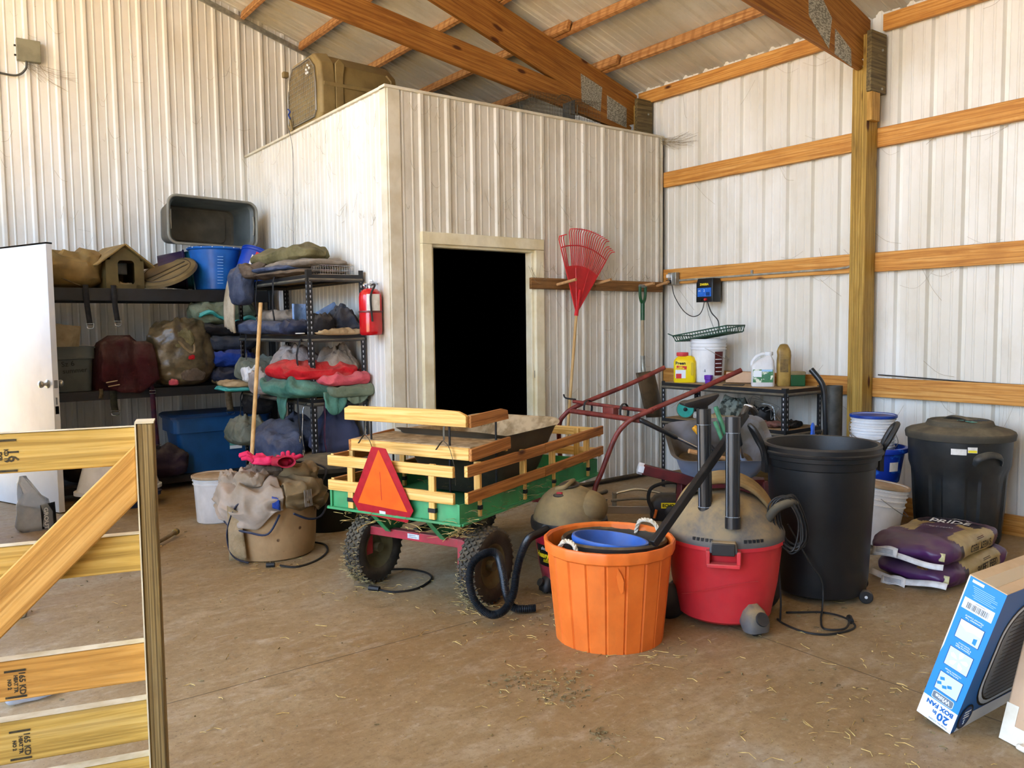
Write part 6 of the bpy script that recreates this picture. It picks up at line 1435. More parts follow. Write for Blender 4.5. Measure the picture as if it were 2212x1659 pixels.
# second level
sb('rolled_blanket', 'dusty steel-blue rolled blanket at left of second shelf level', .10, 1.16, Z2_, (.40, .62, .11), 71, 'fab_steel', layers=0)
sb('rolled_blanket', 'grey rolled blanket behind the blue one on second shelf level', .20, .95, Z2_+.095, (.30, .60, .10), 72, 'fab_stone')
sb('rolled_blanket', 'denim-blue rolled blanket in the middle of second shelf level', .10, .58, Z2_, (.36, .50, .10), 73, 'fab_slate')
lb1 = thing('light_blue_pad', 'left light blue pad standing on second shelf level', 'pad', s3(.06, .26, Z2_+.075), 20); MB().grid(lambda u, v: (-.08+.16*u, .03*math.sin(u*3), .16*v), 6, 4).build('pad', 'fab_lightblue', lb1, solid=.015)
lb2 = thing('light_blue_pad', 'right light blue pad tilted up behind the black mesh', 'pad', M=T(*s3(.26, .12, Z2_+.09)) @ RY(-28)); MB().grid(lambda u, v: (-.08+.17*u, 0, .13*v), 6, 4).build('pad', 'fab_lightblue', lb2, solid=.015)
sb('navy_cloth', 'navy crumpled cloth left of the front post on second shelf level', -.01, .22, Z2_, (.16, .26, .11), 74, 'fab_navy', cat='cloth')
sb('mesh_bundle', 'black mesh hay net bunched beside the front post on second level', .13, .05, Z2_, (.16, .20, .15), 75, 'fab_black', cat='net', fold=.6)
sb('dark_halter', 'black and charcoal bundled halter at right of second shelf level', .32, .10, Z2_+.01, (.26, .26, .19), 76, 'fab_slate_dark', cat='halter', fold=.5, taper=.45)
sb('beige_cloth', 'beige torn cloth along front right edge of second shelf level', .24, -.01, Z2_-.005, (.36, .10, .05), 77, 'fab_beige', cat='cloth')
cb_ = thing('carabiner', 'white carabiner lying beside the front post on second shelf level', 'carabiner', s3(-.03, .06, Z2_+.012)); MB().tube([(x, y, 0) for x, y, _ in rrect(.04, .10, .018, 4)], .004, 6, closed=True).build('ring', 'pail_white', cb_)
# third level
sb('grey_bag', 'pale grey plastic-lined bag at left of third shelf level', .08, 1.34, Z3+.07, (.32, .34, .20), 81, 'fab_greygreen', cat='bag')
sb('saddle_pad', 'cream and aqua saddle pad sticking out left of third shelf level', -.04, 1.42, Z3+.02, (.34, .34, .055), 82, 'fab_beige', cat='pad')
sb('saddle_pad', 'aqua edge of folded pad under the cream one on third level', -.045, 1.42, Z3-.012, (.35, .33, .045), 83, 'fab_aqua', cat='pad')
sb('white_bag', 'white crumpled plastic bag beside the pole on third shelf level', -.02, 1.20, Z3+.07, (.14, .16, .13), 84, 'pail_white', cat='bag', fold=.5)
sb('horse_sheet', 'light grey horse sheet heaped in middle of third shelf level', .16, .66, Z3+.12, (.40, .62, .24), 85, 'fab_lightgrey', cat='blanket', fold=.38, taper=.45)
sb('horse_sheet', 'pale grey sheet with navy binding spilling left of third level', -.03, .86, Z3-.01, (.22, .26, .19), 86, 'fab_lightgrey', fold=.5)
sb('horse_sheet', 'taupe folded sheet behind the red blanket on third level', .30, .16, Z3+.18, (.30, .34, .19), 87, 'fab_stone', fold=.4, taper=.5)
sb('red_blanket', 'bright red blanket draped across third shelf level', .13, .24, Z3+.13, (.58, .56, .13), 88, 'fab_red', -8, fold=.45)
sb('pink_blanket', 'faded pink blanket under the red one at right of third level', .27, .02, Z3+.09, (.40, .26, .09), 89, 'fab_pink', 4, fold=.4)
sb('teal_rug', 'teal and grey rug bunched under the red blanket on third level', .10, .30, Z3, (.56, .66, .15), 90, 'fab_teal', fold=.5)
sb('dark_blanket', 'black folded blanket squeezed left of the teal rug', -.02, .50, Z3+.03, (.22, .32, .12), 91, 'fab_slate_dark', fold=.4)
sb('sage_rug', 'sage green rug at right front of third level', .30, -.02, Z3+.0, (.38, .16, .10), 92, 'fab_sage', fold=.4)
for lb_, x0, y0, wd, ln, mt, ax in (('teal rug flap hanging in front of third level left of post', -.045, .36, .20, .22, 'fab_teal', 'y'), ('teal rug flap hanging right of the front post', .18, -.03, .20, .17, 'fab_teal', 'x'), ('sage rug flap hanging at right end of third level', .36, -.03, .20, .10, 'fab_sage', 'x'), ('navy-bound sheet flap hanging left on third level', -.05, .90, .20, .10, 'fab_slate', 'y')):
    t = thing('rug_flap', lb_, 'blanket', s3(x0, y0, Z3+.05))
    if ax == 'y': f = lambda u, v: (-.02-.03*math.sin(v*2), -wd/2+wd*u*(1-.25*v), -ln*v*(1-.35*(2*u-1)**2))
    else: f = lambda u, v: (-wd/2+wd*u*(1-.2*v), -.02-.03*math.sin(v*2), -ln*v*(1-.35*(2*u-1)**2))
    drape(f, 14, 12, 20+ln, .012, 12).build('flap', mt, t, solid=.012)
# bottom level
sb('winter_rug', 'slate blue winter rug heaped at middle of the bottom shelf level', .12, .68, Z4, (.46, .74, .24), 95, 'fab_slate', fold=.35, taper=.3)
sb('winter_rug', 'navy winter rug peaked at right of the bottom shelf level', .26, .16, Z4, (.42, .36, .40), 96, 'fab_navy_dusty', fold=.35, taper=.75)
sb('winter_rug', 'grey-green rug bundle hanging out left of bottom shelf level', -.05, 1.26, Z4-.02, (.36, .38, .22), 97, 'fab_greygreen', fold=.3, taper=.25)
sb('winter_rug', 'blue rug edge slumping over front of the bottom shelf level', -.06, .52, Z4-.08, (.26, .50, .24), 98, 'fab_steel', fold=.35)
sb('dark_pouch', 'black bag hanging in the shade at left of the bottom level', .10, 1.40, Z4+.22, (.26, .20, .18), 99, 'fab_black', cat='bag')

# --- fire extinguisher on the inner room wall
fe = thing('fire_extinguisher', 'large red fire extinguisher with silver head hanging on inner room wall', 'fire extinguisher', (2.785, 5.45, 1.345), 215)
MB().lathe([(.001, 0), (.07, 0), (.082, .01), (.084, .03), (.084, .28), (.078, .31), (.055, .335), (.028, .345), (.001, .346)], 40).build('cylinder', 'ext_red', fe, smooth=50)
MB().lathe([(.022, .345), (.024, .36), (.018, .38), (.001, .385)], 20).build('neck_valve', 'chrome', fe); MB().box((.02, 0, .395), (.10, .022, .012), RY(-12)).build('squeeze_lever', 'chrome', fe, bevel=.002); MB().box((.02, 0, .372), (.085, .022, .010)).build('carry_handle', 'chrome', fe, bevel=.002)
MB().lathe([(.016, -.006), (.018, 0), (.016, .006), (.001, .007)], 18, T(.03, -.03, .365) @ RX(90)).build('gauge', 'chrome', fe)
cyl_patch('instruction_label', .0855, .0855, R(10), R(80), .17, .30, 'label_white', fe); MB().lathe([(.0855, .165), (.087, .168), (.087, .176), (.0855, .18)], 40, None, (False, False)).build('retaining_band', 'ext_band', fe)
cyl_patch('white_side_panel', .0852, .0852, R(-28), R(-2), .03, .16, 'ext_shine', fe) if False else None
MB().tube(spline([(.02, .03, .37), (.06, .07, .36), (.09, .05, .28), (.088, .06, .10)], 6), .008, 8).build('hose', 'cord_black', fe)
MB().box((0, 0, 0), (.006, .04, .12)).build('wall_bracket', 'chrome', fe, fe.matrix_basis.inverted() @ T(2.872, 5.37, 1.74))

# ================================================================= tan tub with jackets, gloves and pole
tt = thing('tan_tub', 'dirty tan round tub on the floor with jackets thrown over it', 'tub', (1.815, 4.96, 0))
MB().lathe([(.001, 0), (.235, 0), (.25, .01), (.26, .06), (.262, .07), (.275, .30), (.282, .38), (.295, .385), (.297, .405), (.285, .41), (.272, .40), (.25, .03), (.001, .02)], 60).build('tub_shell', 'tan_tub', tt)
def over_tub(a0, a1, ln, seed, mat, name, parent, lift=.03, tail=0, r_in=.02, amp=.022):
    def f(u, v):
        a = a0+(a1-a0)*u; wr = ((1-abs(math.sin(u*7+seed+3.5*noise.noise(Vector((u*3, v*3, seed))))))*1.5-.5)*min(1, .25+v*1.3)+.6*noise.noise(Vector((u*5, v*5, seed)))+.15*noise.noise(Vector((u*12, v*10, seed)))
        if v < .45:
            r = r_in+(.315-r_in)*(v/.45); z = .425+lift+.06*(1-v/.45)+amp*wr
        else:
            q = (v-.45)/.55; r = .312+.02*math.sin(q*PI)+amp*.9*wr*(.4+q); z = .425+lift-.02-q*ln*(1+tail*math.sin(u*PI)+.35*noise.noise(Vector((u*5, seed, 2))))
            if q < .15: z += .01*math.cos(q*10)
        return (r*math.cos(a), r*math.sin(a), z+amp*.5*wr)
    return MB().grid(f, 44, 30).build(name, mat, parent, solid=.012, smooth=80, sub=1)
j1 = thing('tan_jacket', 'light tan jacket with blue trim draped over left side of tan tub', 'jacket', (1.815, 4.96, 0)); over_tub(R(165), R(262), .10, 3, 'jacket_light', 'jacket_body', j1, .02, 1.1, amp=.03)
drape(lambda u, v: (.335*math.cos(R(250+8*u)), .342*math.sin(R(250+8*u)), .42-.07*v-.02*u), 4, 6, 2, .006).build('blue_trim', 'fab_royal', j1, solid=.006)
MB().tube(spline([(.31*math.cos(R(a)), .31*math.sin(R(a)), z) for a, z in ((160, .36), (185, .26), (205, .22), (225, .20), (245, .19), (258, .30))], 6), .007, 6).build('navy_piping', 'fab_navy', j1)
cloth(.22, .18, .10, 101, .4).build('collar_fold', 'jacket_light', j1, T(-.12, -.05, .44) @ RZ(40)); cloth(.16, .12, .09, 102, .4).build('sleeve_fold', 'jacket_light', j1, T(-.22, .10, .42) @ RZ(80))
j2 = thing('khaki_jacket', 'brown khaki jacket with corduroy cuff draped over right side of tan tub', 'jacket', (1.815, 4.96, 0)); over_tub(R(264), R(385), .10, 7, 'jacket_khaki', 'jacket_body', j2, .03, .5, amp=.026)
MB().tube(spline([(.33*math.cos(R(a)), .33*math.sin(R(a)), z) for a, z in ((272, .30), (290, .25), (310, .24), (335, .27), (355, .33))], 6), .007, 6).build('navy_piping', 'fab_navy', j2)
cloth(.34, .24, .11, 103, .35).build('jacket_fold', 'jacket_khaki', j2, T(.12, -.02, .43) @ RZ(-20)); MB().tube(spline([(.30, -.10, .42), (.34, -.06, .50), (.26, .10, .53), (.08, .16, .53)], 6), .008, 6).build('zip_edge', 'fab_black', j2)
for k in range(6): a = R(284+1.8*k); MB().tube([(.338*math.cos(a), .338*math.sin(a), .43), (.345*math.cos(a), .345*math.sin(a), .33)], .0022, 6).build('corduroy_rib', 'fab_stone', j2)
MB().tube(spline([(-.18, -.20, .40), (-.27, -.16, .36), (-.315, -.12, .22), (-.31, -.12, .10), (-.28, -.15, .04), (-.22, -.19, .012)], 8), .016, 8, flat=.35).build('hanging_strap', 'fab_navy', j1)
MB().grid(lambda u, v: (-.315+.09*u*v**.3, -.13-.05*u, .36-.33*v), 6, 10).build('hanging_lining', 'fab_tan', j1, solid=.004)
tag(cloth(.24, .20, .10, 104, .4).build('brown_garment', 'fab_brown', None, T(1.80, 4.95, .47)), 'brown garment bunched beneath the pink gloves on the tan tub', 'cloth')
def glove(lab, loc, rz, seed, tilt=0):
    t = thing('pink_glove', lab, 'glove', M=T(*loc) @ RZ(rz) @ RY(tilt)); 
    cloth(.15, .10, .05, seed, .15, .7).build('palm', 'glove_pink', t); MB().sphere((0, 0, .012), (.05, .038, .018), 14, 8).build('grip_patch', 'fab_black', t)
    cf = MB(); cf.loft([[(-.06-.10*k, .045*(1+.25*k)*math.cos(a*PI/6), .026+.028*(1+.25*k)*math.sin(a*PI/6)) for a in range(12)] for k in (0, .4, 1)], (False, False)); cf.build('cuff', 'glove_red', t, solid=.004, smooth=60)
    for k, (y, l, b) in enumerate(((-.038, .075, .02), (-.013, .09, .035), (.013, .085, .03), (.036, .065, .012))):
        MB().tube([(.05, y, .026), (.05+l*.5, y*1.25, .03+b), (.05+l, y*1.4, .026+b*.6)], .012, 10, rr=[.014, .0135, .010]).build('finger', 'glove_pink', t)
    MB().tube([(-.01, -.04, .03), (.02, -.085, .045), (.055, -.10, .04)], .013, 10, rr=[.016, .014, .010]).build('thumb', 'glove_pink', t)
glove('pink work glove lying left with fingers pointing left on the jackets', (1.73, 4.87, .575), 150, 111, -6)
glove('pink work glove with open red cuff lying at right on the jackets', (1.87, 4.84, .565), 70, 112, 4)
tag(cyl('broom_pole', (1.66, 5.00, .03), (1.995, 5.535, 1.577), .0135, 'pole_wood', n=12), 'bare pale wooden pole standing in the tan tub leaning against the shelf', 'pole')
bkl = pail('white_bucket', 'white lidded bucket with printed text behind left side of tan tub', T(1.80, 6.06, 0), .152, .135, .34, 'pail_white', ribs=(.31, .285), lid='pail_lid_dusty')
cyl_patch('printed_label', .147, .150, R(-100), R(-78), .06, .26, 'print_lightblue', bkl)
for j in range(8): cyl_patch('label_print', .1480+.0004*j, .1483+.0004*j, R(-98), R(-81-2*(j % 3)), .075+.022*j, .080+.022*j, 'print_grey', bkl)
dg_ = thing('dark_bin', 'very dark green round bin with dusty lid behind the tan tub and wagon', 'bin', (2.38, 5.38, 0))
MB().lathe([(.001, 0), (.22, 0), (.23, .02), (.262, .42)], 44).build('bin_body', 'bin_green', dg_); MB().lathe([(.262, .415), (.28, .42), (.282, .45), (.26, .475), (.15, .50), (.001, .505)], 44).build('bin_lid', 'can_lid_dusty', dg_)
# cords
c1 = MB().tube(spline([(1.721, 4.60, .012), (1.80, 4.53, .006), (1.95, 4.59, .006), (2.08, 4.735, .006), (2.13, 4.90, .006), (2.08, 5.02, .006)], 8), .0065, 6).tube([(1.70, 4.63, .014), (1.66, 4.655, .014)], .015, 8)
tag(c1.build('extension_cord', 'cord_black'), 'dusty black cord end with plug curving out from under the tan tub', 'cord')
c2 = MB().tube(spline([(1.975, 3.84, .008), (2.03, 3.76, .006), (2.15, 3.74, .006), (2.29, 3.83, .006), (2.33, 3.95, .006), (2.28, 4.08, .006), (2.16, 4.16, .006)], 8), .006, 6).tube([(1.975, 3.84, .012), (1.94, 3.89, .014)], .015, 8)
tag(c2.build('extension_cord', 'cord_black'), 'black cord looping on the floor beneath the wagon rear axle', 'cord')
c3 = MB().tube(spline([(1.02, 5.22, .10), (1.18, 5.42, .05), (1.30, 5.58, .03), (1.42, 5.72, .035)], 6), .013, 8)
hz_ = thing('hose_end', 'brown stick-like hose end with metal cap poking from behind the gate', 'hose', (0, 0, 0)); c3.build('hose', 'fab_khaki', hz_); MB().lathe([(.018, -.015), (.022, -.01), (.022, .012), (.018, .016)], 14, T(1.43, 5.735, .036) @ RZ(50) @ RY(88)).build('metal_cap', 'brass', hz_)
# grout bag at the door and crumpled bags by the gate
gb_ = thing('grout_bag', 'half-empty clear and black grout bag slumped against the white door foot', 'bag', (.70, 6.62, 0), 10)
m = MB(); rr = []
for k, z, dx in ((.9, 0, 0), (1.05, .03, 0), (1.0, .12, 0), (.85, .20, -.01), (.55, .27, -.03), (.25, .34, -.05), (.05, .39, -.06)): rr.append([(x*k+dx+fab((x, y, z), .035, 6, 12), y*k+fab((x, y, z), .02, 3, 12), z) for x, y, _ in rrect(.22, .16, .05, 6)])
m.loft(rr).build('bag_film', 'clear_film', gb_, smooth=60); MB().grid(lambda u, v: (.02+.11*u, -.096+.05*u+.02*v, .01+.17*v), 4, 4).build('black_label', 'print_black', gb_, solid=.002)
text('GROUT', .045, 'print_white', gb_, T(.045, -.103, .085) @ RZ(22) @ RX(90) @ RZ(-90), 'label_text', bold=.001)
blob('plastic_wrapper', 'clear crumpled plastic wrapper on the floor behind the gate rails', 'wrapper', (.33, 3.55, 0), (.16, .12, .05), 120, 'clear_film', fold=.8)
blob('white_scrap', 'small pale rounded scrap on the floor below the gate brace', 'scrap', (.40, 4.60, 0), (.07, .06, .06), 121, 'fab_cream')
# ================================================================= inner room wall: peg board, rake, shovel
wood('peg_lumber', '#8a6236', '#5f3f1c', '#a0774a', stain=.4)
pgb = board('peg_board', (4.145, 5.275, 1.748), (5.70, 5.275, 1.745), .092, .03, 'peg_lumber'); tag(pgb, 'brown tool hanging board screwed across the inner room front right of doorway', 'board')
for lb, a, b_ in (('leftmost wooden peg, passing over the red rake head', (4.42, 5.26, 1.742), (4.45, 5.06, 1.775)), ('second wooden peg from the left, behind the rake fan edge', (4.852, 5.26, 1.755), (4.865, 5.08, 1.785)), ('third wooden peg from the left, right of the shovel grip', (5.40, 5.26, 1.75), (5.40, 5.09, 1.766)), ('rightmost wooden peg near the outlet box', (5.62, 5.26, 1.755), (5.60, 5.10, 1.785))):
    tag(cyl('wooden_peg', a, b_, .0125, 'tool_wood', n=12), lb, 'peg')
pm('rake_red', '#c8161e', '#b01018', .38, sc=8, spec=.5)
rkq = thing('leaf_rake', 'red plastic leaf rake hanging head up on the pegged board', 'rake', M=T(4.555, 5.175, 1.50) @ RZ(0) @ RY(9))
nt2 = 26; A0, A1 = R(116), R(62)
def ray_(a, r, y=0): return Vector((r*math.cos(a), y, r*math.sin(a)))
hd2 = MB(); pts = [(0, 0)]+[((.40-.0*abs(i-6))*math.cos(A0+(A1-A0)*i/12), (.40)*math.sin(A0+(A1-A0)*i/12)) for i in range(13)]
hd2.prism([(x, z) for x, z in pts], .006, Matrix(((1, 0, 0, 0), (0, 0, 1, -.003), (0, 1, 0, 0), (0, 0, 0, 1)))); hd2.build('rake_head', 'rake_red', rkq)
for k in range(nt2):
    if k in (3, 4): continue
    a = A0+(A1-A0)*k/(nt2-1); e = .70 if 4 < k < 22 else .66
    MB().tube([ray_(a, .38), ray_(a, .55), ray_(a, e-.03), ray_(a, e, -.008)+Vector((.006, 0, 0)), ray_(a, e+.004, -.03)+Vector((.018, 0, 0))], .0052, 6, flat=.6).build('tine', 'rake_red', rkq)
MB().tube([ray_(A0+(A1-A0)*i/20, .565, -.006) for i in range(21)], .005, 6).build('tine_brace', 'rake_red', rkq)
for i in (0, 1): MB().tube([ray_((A0, A1)[i], .02), ray_((A0, A1)[i], .56)], .0065, 6).build('edge_rib', 'rake_red', rkq)
for a in (R(100), R(78)): MB().tube([ray_(a, .06, -.004), ray_(a, .38, -.004)], .005, 6).build('head_rib', 'rake_red', rkq)
MB().tube([(0, 0, -.02), (.005, -.004, .20)], .014, 10, rr=[.018, .012]).build('socket', 'rake_red', rkq)
MB().tube([(0, 0, 0), (.055, .0, -1.10)], .0125, 12).build('handle', 'pole_wood', rkq)
shv = thing('shovel', 'square scoop shovel with green grip hanging from the board at right', 'shovel', (5.37, 5.20, 0))
MB().tube([(0, 0, 1.10), (-.002, 0, 1.46)], .0165, 12).build('shaft', 'pole_wood_grey', shv)
MB().tube([(0, 0, 1.44), (0, 0, 1.62)], .02, 12).tube(spline([(0, 0, 1.58), (-.03, 0, 1.64), (-.035, 0, 1.74)], 5), .014, 8).tube(spline([(0, 0, 1.58), (.03, 0, 1.64), (.035, 0, 1.74)], 5), .014, 8).build('green_yoke', 'dark_green', shv); MB().tube([(-.04, 0, 1.745), (.04, 0, 1.745)], .015, 10).build('cross_grip', 'galvanized', shv)
MB().tube(spline([(0, 0, 1.12), (.004, 0, 1.02), (-.005, -.02, .96), (-.04, -.05, .93), (-.06, -.05, .90)], 6), .021, 12).build('socket_tube', 'galvanized', shv)
m = MB(); m.grid(lambda u, v: (-.12+.24*u+.09*v, -.03-.06*math.cos((u-.5)*PI)-.14*v*.3, .985-.42*v-.03*abs(u-.5)*(1-v)), 14, 12); m.build('blade', 'shovel_steel', shv, solid=.003, smooth=60)
# electrical: outlet, conduit, fence charger
ob_ = thing('outlet_box', 'grey metal outlet box with plugs at the corner girt by the pegboard', 'outlet', (5.71, 5.14, 1.815))
MB().box((0, 0, 0), (.05, .10, .115)).build('box', 'galvanized', ob_, bevel=.004); MB().box((-.03, .015, 0), (.01, .045, .10)).build('cover_plate', 'chrome', ob_, bevel=.002)
for z in (.025, -.025): MB().box((-.045, .02, z), (.035, .03, .03)).build('plug', 'pail_white' if z > 0 else 'cord_black', ob_, bevel=.003)
cdm = MB().tube(spline([(5.735, 5.09, 1.80), (5.735, 4.6, 1.803), (5.735, 3.9, 1.806), (5.735, 3.50, 1.808), (5.735, 3.40, 1.83), (5.735, 3.375, 1.90), (5.735, 3.372, 1.98)], 8), .009, 8)
cdt = thing('conduit', 'thin grey electrical conduit running along middle girt to the post', 'conduit', (0, 0, 0)); cdm.build('conduit_tube', 'galvanized_light', cdt)
for y in (4.3,): MB().box((5.74, y, 1.82), (.012, .02, .05)).build('conduit_strap', 'galvanized', cdt)
fcg = thing('fence_charger', 'black electric fence charger with blue label hung on the right wall', 'fence charger', (5.68, 4.71, 1.59))
MB().loft([[(x, y, z) for x, y, _ in rrect(.11, .19, .012, 3)] for z in (0, .165)]+[[(x*.9+.006, y*.9, .205) for x, y, _ in rrect(.11, .19, .012, 3)]]).build('housing', 'fence_black', fcg, smooth=30)
YM = lambda y, z, l=.057: Matrix(((0, 0, -1, -l), (-1, 0, 0, y), (0, 1, 0, z), (0, 0, 0, 1)))
MB().box((0, 0, 0), (.15, .075, .001)).build('blue_label', 'charger_blue', fcg, YM(0, .085, .0556)); text('AC', .022, 'print_white', fcg, YM(.05, .098), 'label_text'); text('2', .03, 'print_white', fcg, YM(0, .098), 'label_text')
MB().box((0, 0, 0), (.04, .03, .001)).build('label_window', 'carton_navy', fcg, YM(-.04, .07, .0562)); text('ZAREBA', .026, 'label_yellow', fcg, YM(0, .152), 'brand_lettering', bold=.0008)
MB().lathe([(.001, 0), (.012, 0), (.010, .02), (.001, .022)], 12).build('red_terminal', 'preen_red', fcg, YM(-.02, .022, .055)); MB().lathe([(.001, 0), (.010, 0), (.008, .016), (.001, .018)], 12).build('black_terminal', 'cord_black', fcg, YM(.03, .022, .055))
tag(MB().tube(spline([(5.69, 5.14, 1.76), (5.70, 5.12, 1.66), (5.70, 5.02, 1.53), (5.68, 4.90, 1.47), (5.66, 4.80, 1.48), (5.64, 4.74, 1.53), (5.64, 4.72, 1.60)], 8), .004, 6).build('power_cord', 'cord_black'), 'black cord sagging from the outlet box to the fence charger', 'cord')
tag(MB().tube(spline([(5.64, 4.69, 1.60), (5.66, 4.66, 1.50), (5.68, 4.60, 1.42), (5.66, 4.58, 1.30)], 8), .005, 6).build('lead_wire', 'cord_black'), 'thicker black wire hanging from the fence charger behind white bucket', 'wire')
tag(MB().tube(spline([(5.65, 4.71, 1.60), (5.70, 4.72, 1.48), (5.72, 4.66, 1.32)], 8), .0018, 5).build('lead_wire', 'cord_black'), 'thin wire hanging from the fence charger left of the thicker wire', 'wire')
tag(MB().tube(spline([(5.775, 3.2, 1.01), (5.775, 2.9, 1.0), (5.772, 2.4, .985), (5.77, 1.5, .98)], 8), .0045, 6).build('wall_cable', 'cord_black'), 'black cable running just above the lower girt right of the post', 'cable')
# junction box on gable wall
jb = thing('junction_box', 'square grey junction box with cable high on the gable wall', 'junction box', (1.01, 8.215, 3.80))
MB().box((0, 0, 0), (.18, .06, .18)).build('box', 'box_grey', jb, bevel=.004); MB().tube(spline([(-.02, -.01, -.09), (-.03, -.01, -.16), (-.10, .0, -.22), (-.25, .01, -.215), (-.5, .01, -.20)], 6), .009, 8).build('cable', 'galvanized_dull', jb)
for x, z in ((-.10, .03), (-.10, -.05)): MB().box((x, -.0, z), (.015, .02, .012)).build('clip', 'cord_black', jb)
# ================================================================= on the roof of the inner room
kn = thing('pet_kennel', 'large tan dog kennel with wire door on top of the inner room', 'kennel', (2.84, 6.78, 3.131), 0)
# local x along kennel (door at x=0 facing -x), y across
def kr(x, k=1, dz=0, top=.56):
    w_ = .37*k; c = .10
    return [(x, y, z+dz) for y, z in ((-w_+.05, 0), (w_-.05, 0), (w_, .05), (w_, .30), (w_-.03, top-.10), (w_-.15, top), (-w_+.15, top), (-w_+.03, top-.10), (-w_, .30), (-w_, .05))]
MB().loft([kr(.03, .93, .0, .55), kr(.05, 1, 0, .56), kr(.16, 1, 0, .575), kr(.17, .97, 0, .56), kr(.72, .95, 0, .55), kr(.76, .90, 0, .54), kr(.78, .80, .02, .50)]).build('kennel_shell', 'kennel_tan', kn, smooth=25, bevel=.01)
for s_ in (-1, 1): MB().box((.42, s_*.362, .285), (.72, .025, .03)).build('seam_flange', 'kennel_tan', kn, bevel=.004)
for s_ in (-1, 1):
    MB().loft([[(x, s_*(.355-.0*x)+s_*.016*q, z) for x, z in ((.20, .06), (.24, .08), (.235, .20), (.235, .36), (.25, .46), (.20, .50), (.165, .46), (.165, .10))] for q in (0, 1)]).build('buttress_rib', 'kennel_tan', kn, bevel=.004)
MB().tube([(.70, -.345, .08), (.70, -.345, .40), (.66, -.33, .45)], .010, 6).build('moulded_line', 'kennel_tan', kn)
dr = [(y*.80, .03+z*.88) for _, y, z in kr(0, 1)]
g = MB().tube([(.018, y, z) for y, z in dr], .006, 6, closed=True)
def span(h, ax):
    hits = []
    for i in range(len(dr)):
        p, q = dr[i], dr[(i+1) % len(dr)]
        if (p[ax]-h)*(q[ax]-h) < 0: t = (h-p[ax])/(q[ax]-p[ax]); hits.append(p[1-ax]+(q[1-ax]-p[1-ax])*t)
    return (min(hits), max(hits)) if len(hits) > 1 else None
for k in range(16):
    s_ = span(-.28+.0375*k, 0)
    if s_: g.tube([(.014, -.28+.0375*k, s_[0]), (.014, -.28+.0375*k, s_[1])], .0022, 5)
for k in range(13):
    s_ = span(.05+.038*k, 1)
    if s_: g.tube([(.018, s_[0], .05+.038*k), (.018, s_[1], .05+.038*k)], .0022, 5)
g.build('wire_door', 'steel_wire', kn)
MB().add([(.04, y, z) for y, z in dr], [tuple(range(len(dr)))]).build('door_opening_shade', 'dark_interior', kn)  # black sheet stands in for the shade inside the kennel
MB().box((.0, .30, .50), (.05, .05, .05)).build('latch', 'kennel_tan', kn, bevel=.008); bw = MB().tube(spline([(-.005, .20, .10), (-.01, .23, .14), (-.01, .19, .16), (-.01, .24, .19)], 4), .006, 6); bw.build('blue_tie', 'fab_royal', kn)
for k in range(5): MB().sphere((.0, -.16-.03*(k % 3), .40+.03*(k//2)), .011, 8, 6).build('white_tag', 'pail_white', kn)
MB().tube([(.0, .22, .10), (.01, .20, .0)], .012, 6).build('tape_strip', 'kennel_tan', kn)
tag(MB().tube(spline([(2.83, 7.02, 3.16), (2.865, 7.03, 3.0), (2.86, 7.02, 2.75), (2.862, 7.05, 2.45), (2.85, 7.03, 2.38), (2.862, 7.06, 2.33), (2.862, 7.07, 2.05), (2.862, 7.09, 1.86)], 8), .0022, 5).build('hanging_wire', 'fab_slate'), 'thin bluish wire hanging down the inner room left face from the kennel', 'wire')
wt_ = thing('wire_trap', 'rusty wire animal trap cage on the inner room roof edge', 'cage', (4.62, 5.45, 3.131), -3)
g = MB()
for k in range(27): x = -.38+.029*k; g.tube([(x, -.09, 0), (x, -.09, .20), (x, .09, .20), (x, .09, 0)], .0014, 4)
for z in (0, .033, .066, .10, .133, .166, .20):
    for y in (-.09, .09): g.tube([(-.38, y, z), (.38, y, z)], .0014, 4)
for y in (-.06, -.03, 0, .03, .06): g.tube([(-.38, y, .20), (.38, y, .20)], .0014, 4)
g.build('wire_cage', 'trap_wire', wt_)
MB().box((.10, 0, .10), (.004, .17, .18)).build('trap_door', 'galvanized_dull', wt_, RY(0)); MB().tube([(.04, -.095, .06), (.04, -.095, .15), (.12, -.095, .15), (.12, -.095, .06)], .005, 6, closed=True).build('door_frame', 'trap_wire', wt_); MB().tube([(-.02, 0, .205), (.02, 0, .24), (.10, 0, .24), (.14, 0, .205)], .004, 6).build('carry_handle', 'trap_wire', wt_)

# ================================================================= litter on the floor, cobwebs
rnd = random.Random(11)
def litter(n, seed, box, ln, r, mat, name, lab, clumps=()):
    rnd = random.Random(seed); m = MB()
    for i in range(n):
        if clumps and rnd.random() < .6:
            cx, cy, s_ = rnd.choice(clumps); x, y = rnd.gauss(cx, s_), rnd.gauss(cy, s_)
        else: x, y = rnd.uniform(box[0], box[1]), rnd.uniform(box[2], box[3])
        a = rnd.uniform(0, 6.28); l = ln*rnd.uniform(.25, 1.3)**1.5; d = Vector((math.cos(a), math.sin(a), 0)); n_ = Vector((-d.y, d.x, 0))
        p = Vector((x, y, r+rnd.uniform(0, .003))); b_ = rnd.uniform(-.3, .3)*l
        m.tube([p, p+d*l*.5+n_*b_+Vector((0, 0, rnd.uniform(0, .12)*l)), p+d*l+Vector((0, 0, rnd.uniform(0, .05)*l))], r*rnd.uniform(.6, 1.6), 3)
    return tag(m.build(name, mat, None, smooth=0), lab, 'hay', kind='stuff')
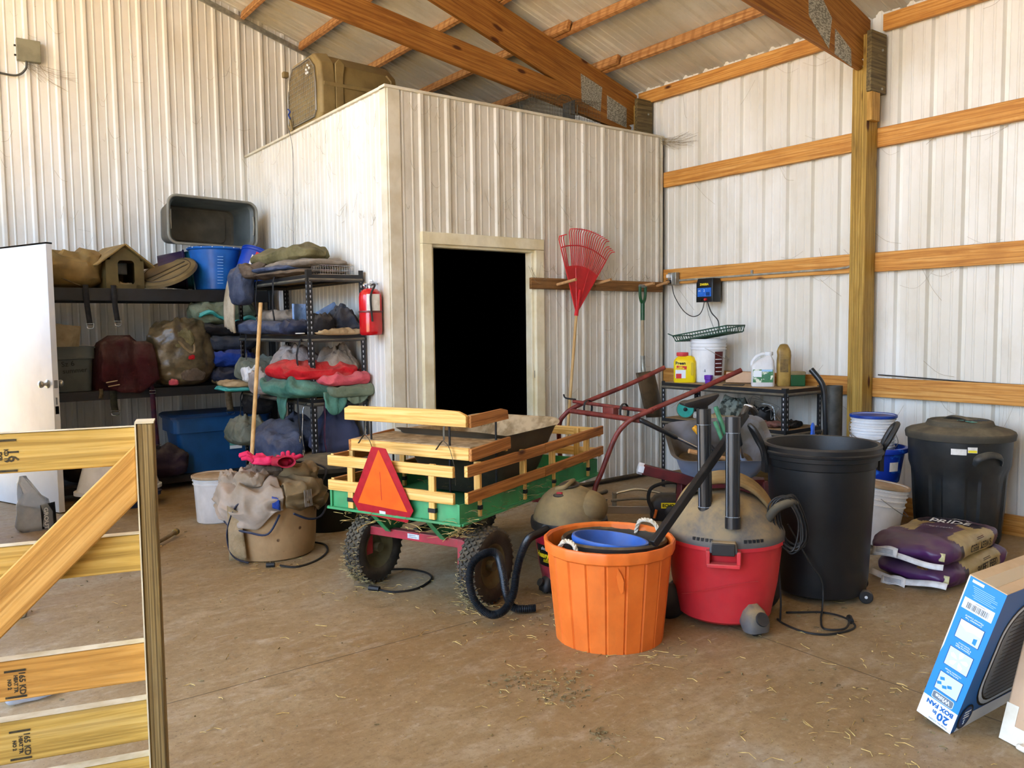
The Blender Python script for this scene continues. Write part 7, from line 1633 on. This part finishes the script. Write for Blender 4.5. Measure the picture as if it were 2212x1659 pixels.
litter(750, 1, (.6, 4.6, 1.0, 6.6), .045, .0011, 'straw', 'straw_litter', 'loose pale straw scattered all over the concrete floor', ((2.35, 3.05, .16), (2.2, 3.3, .12), (1.95, 2.35, .12), (2.6, 1.5, .3), (2.3, 1.25, .25), (1.75, 4.75, .12), (3.3, 1.7, .3), (2.0, 3.95, .12), (2.5, 2.4, .12)))
litter(600, 2, (.4, 4.4, 1.0, 6.6), .018, .0016, 'hay', 'hay_litter', 'dark hay chaff crumbs scattered all over the concrete floor', ((1.95, 2.3, .06), (2.0, 2.42, .08), (1.88, 2.5, .05), (2.5, 1.45, .25), (1.85, 1.98, .03), (2.4, 3.1, .15), (3.5, 2.2, .2)))
litter(420, 3, (.3, 5.0, 1.0, 7.0), .007, .0018, 'straw', 'chaff_litter', 'tiny pale chaff flecks scattered all over the concrete floor')
cw = MB(); rnd = random.Random(9)
def strand(p, q, sag, r=.0007):
    p, q = Vector(p), Vector(q); cw.tube(spline([p, (p+q)/2+Vector((0, 0, -sag))+Vector((rnd.uniform(-.01, .01),)*3), q], 5), r*rnd.uniform(.7, 1.6), 3)
for _ in range(120):
    y = rnd.uniform(.8, 5.2); z = rnd.choice((2.66, 2.82, 1.76, 1.92, .84, 1.0, 3.45))+rnd.uniform(-.05, .05); strand((5.775, y, z), (5.775, y+rnd.uniform(-.25, .25), z+rnd.uniform(-.25, .12)), rnd.uniform(0, .08))
for _ in range(90):
    x = rnd.uniform(3.0, 5.68); z = rnd.uniform(.6, 3.1) if x > 4.32 else rnd.uniform(2.2, 3.1); strand((x, 5.288, z), (x+rnd.uniform(-.12, .12), 5.288, z+rnd.uniform(-.15, .1)), rnd.uniform(0, .05))
for _ in range(60):
    x = rnd.uniform(4.1, 5.68); strand((x, 5.26, 1.80+rnd.uniform(-.12, .10)), (x+rnd.uniform(-.12, .12), 5.275, 1.80+rnd.uniform(-.15, .15)), rnd.uniform(0, .04), .0009)
for _ in range(70):
    y = rnd.uniform(5.4, 8.2); z = rnd.uniform(2.2, 3.1); strand((2.87, y, z), (2.87, y+rnd.uniform(-.15, .15), z+rnd.uniform(-.15, .1)), rnd.uniform(0, .05))
for _ in range(60):
    x = rnd.uniform(.3, 2.85); z = rnd.uniform(2.1, 4.2); strand((x, 8.225, z), (x+rnd.uniform(-.12, .12), 8.225, z+rnd.uniform(-.12, .1)), rnd.uniform(0, .05))
for _ in range(26): strand((.95+rnd.uniform(0, .15), 8.22, 3.70+rnd.uniform(-.02, .02)), (1.1+rnd.uniform(-.1, .3), 8.225, 3.62+rnd.uniform(-.12, .06)), rnd.uniform(0, .05))
for _ in range(40): strand((5.70+rnd.uniform(-.02, .0), 5.27, 3.10+rnd.uniform(-.06, .02)), (5.77, 5.05+rnd.uniform(-.15, .2), 3.1+rnd.uniform(-.12, .04)), rnd.uniform(0, .03))
tag(cw.build('cobwebs', 'cobweb', None, smooth=0), 'dusty cobweb strands clinging to the steel walls and girts', 'cobweb', kind='stuff')
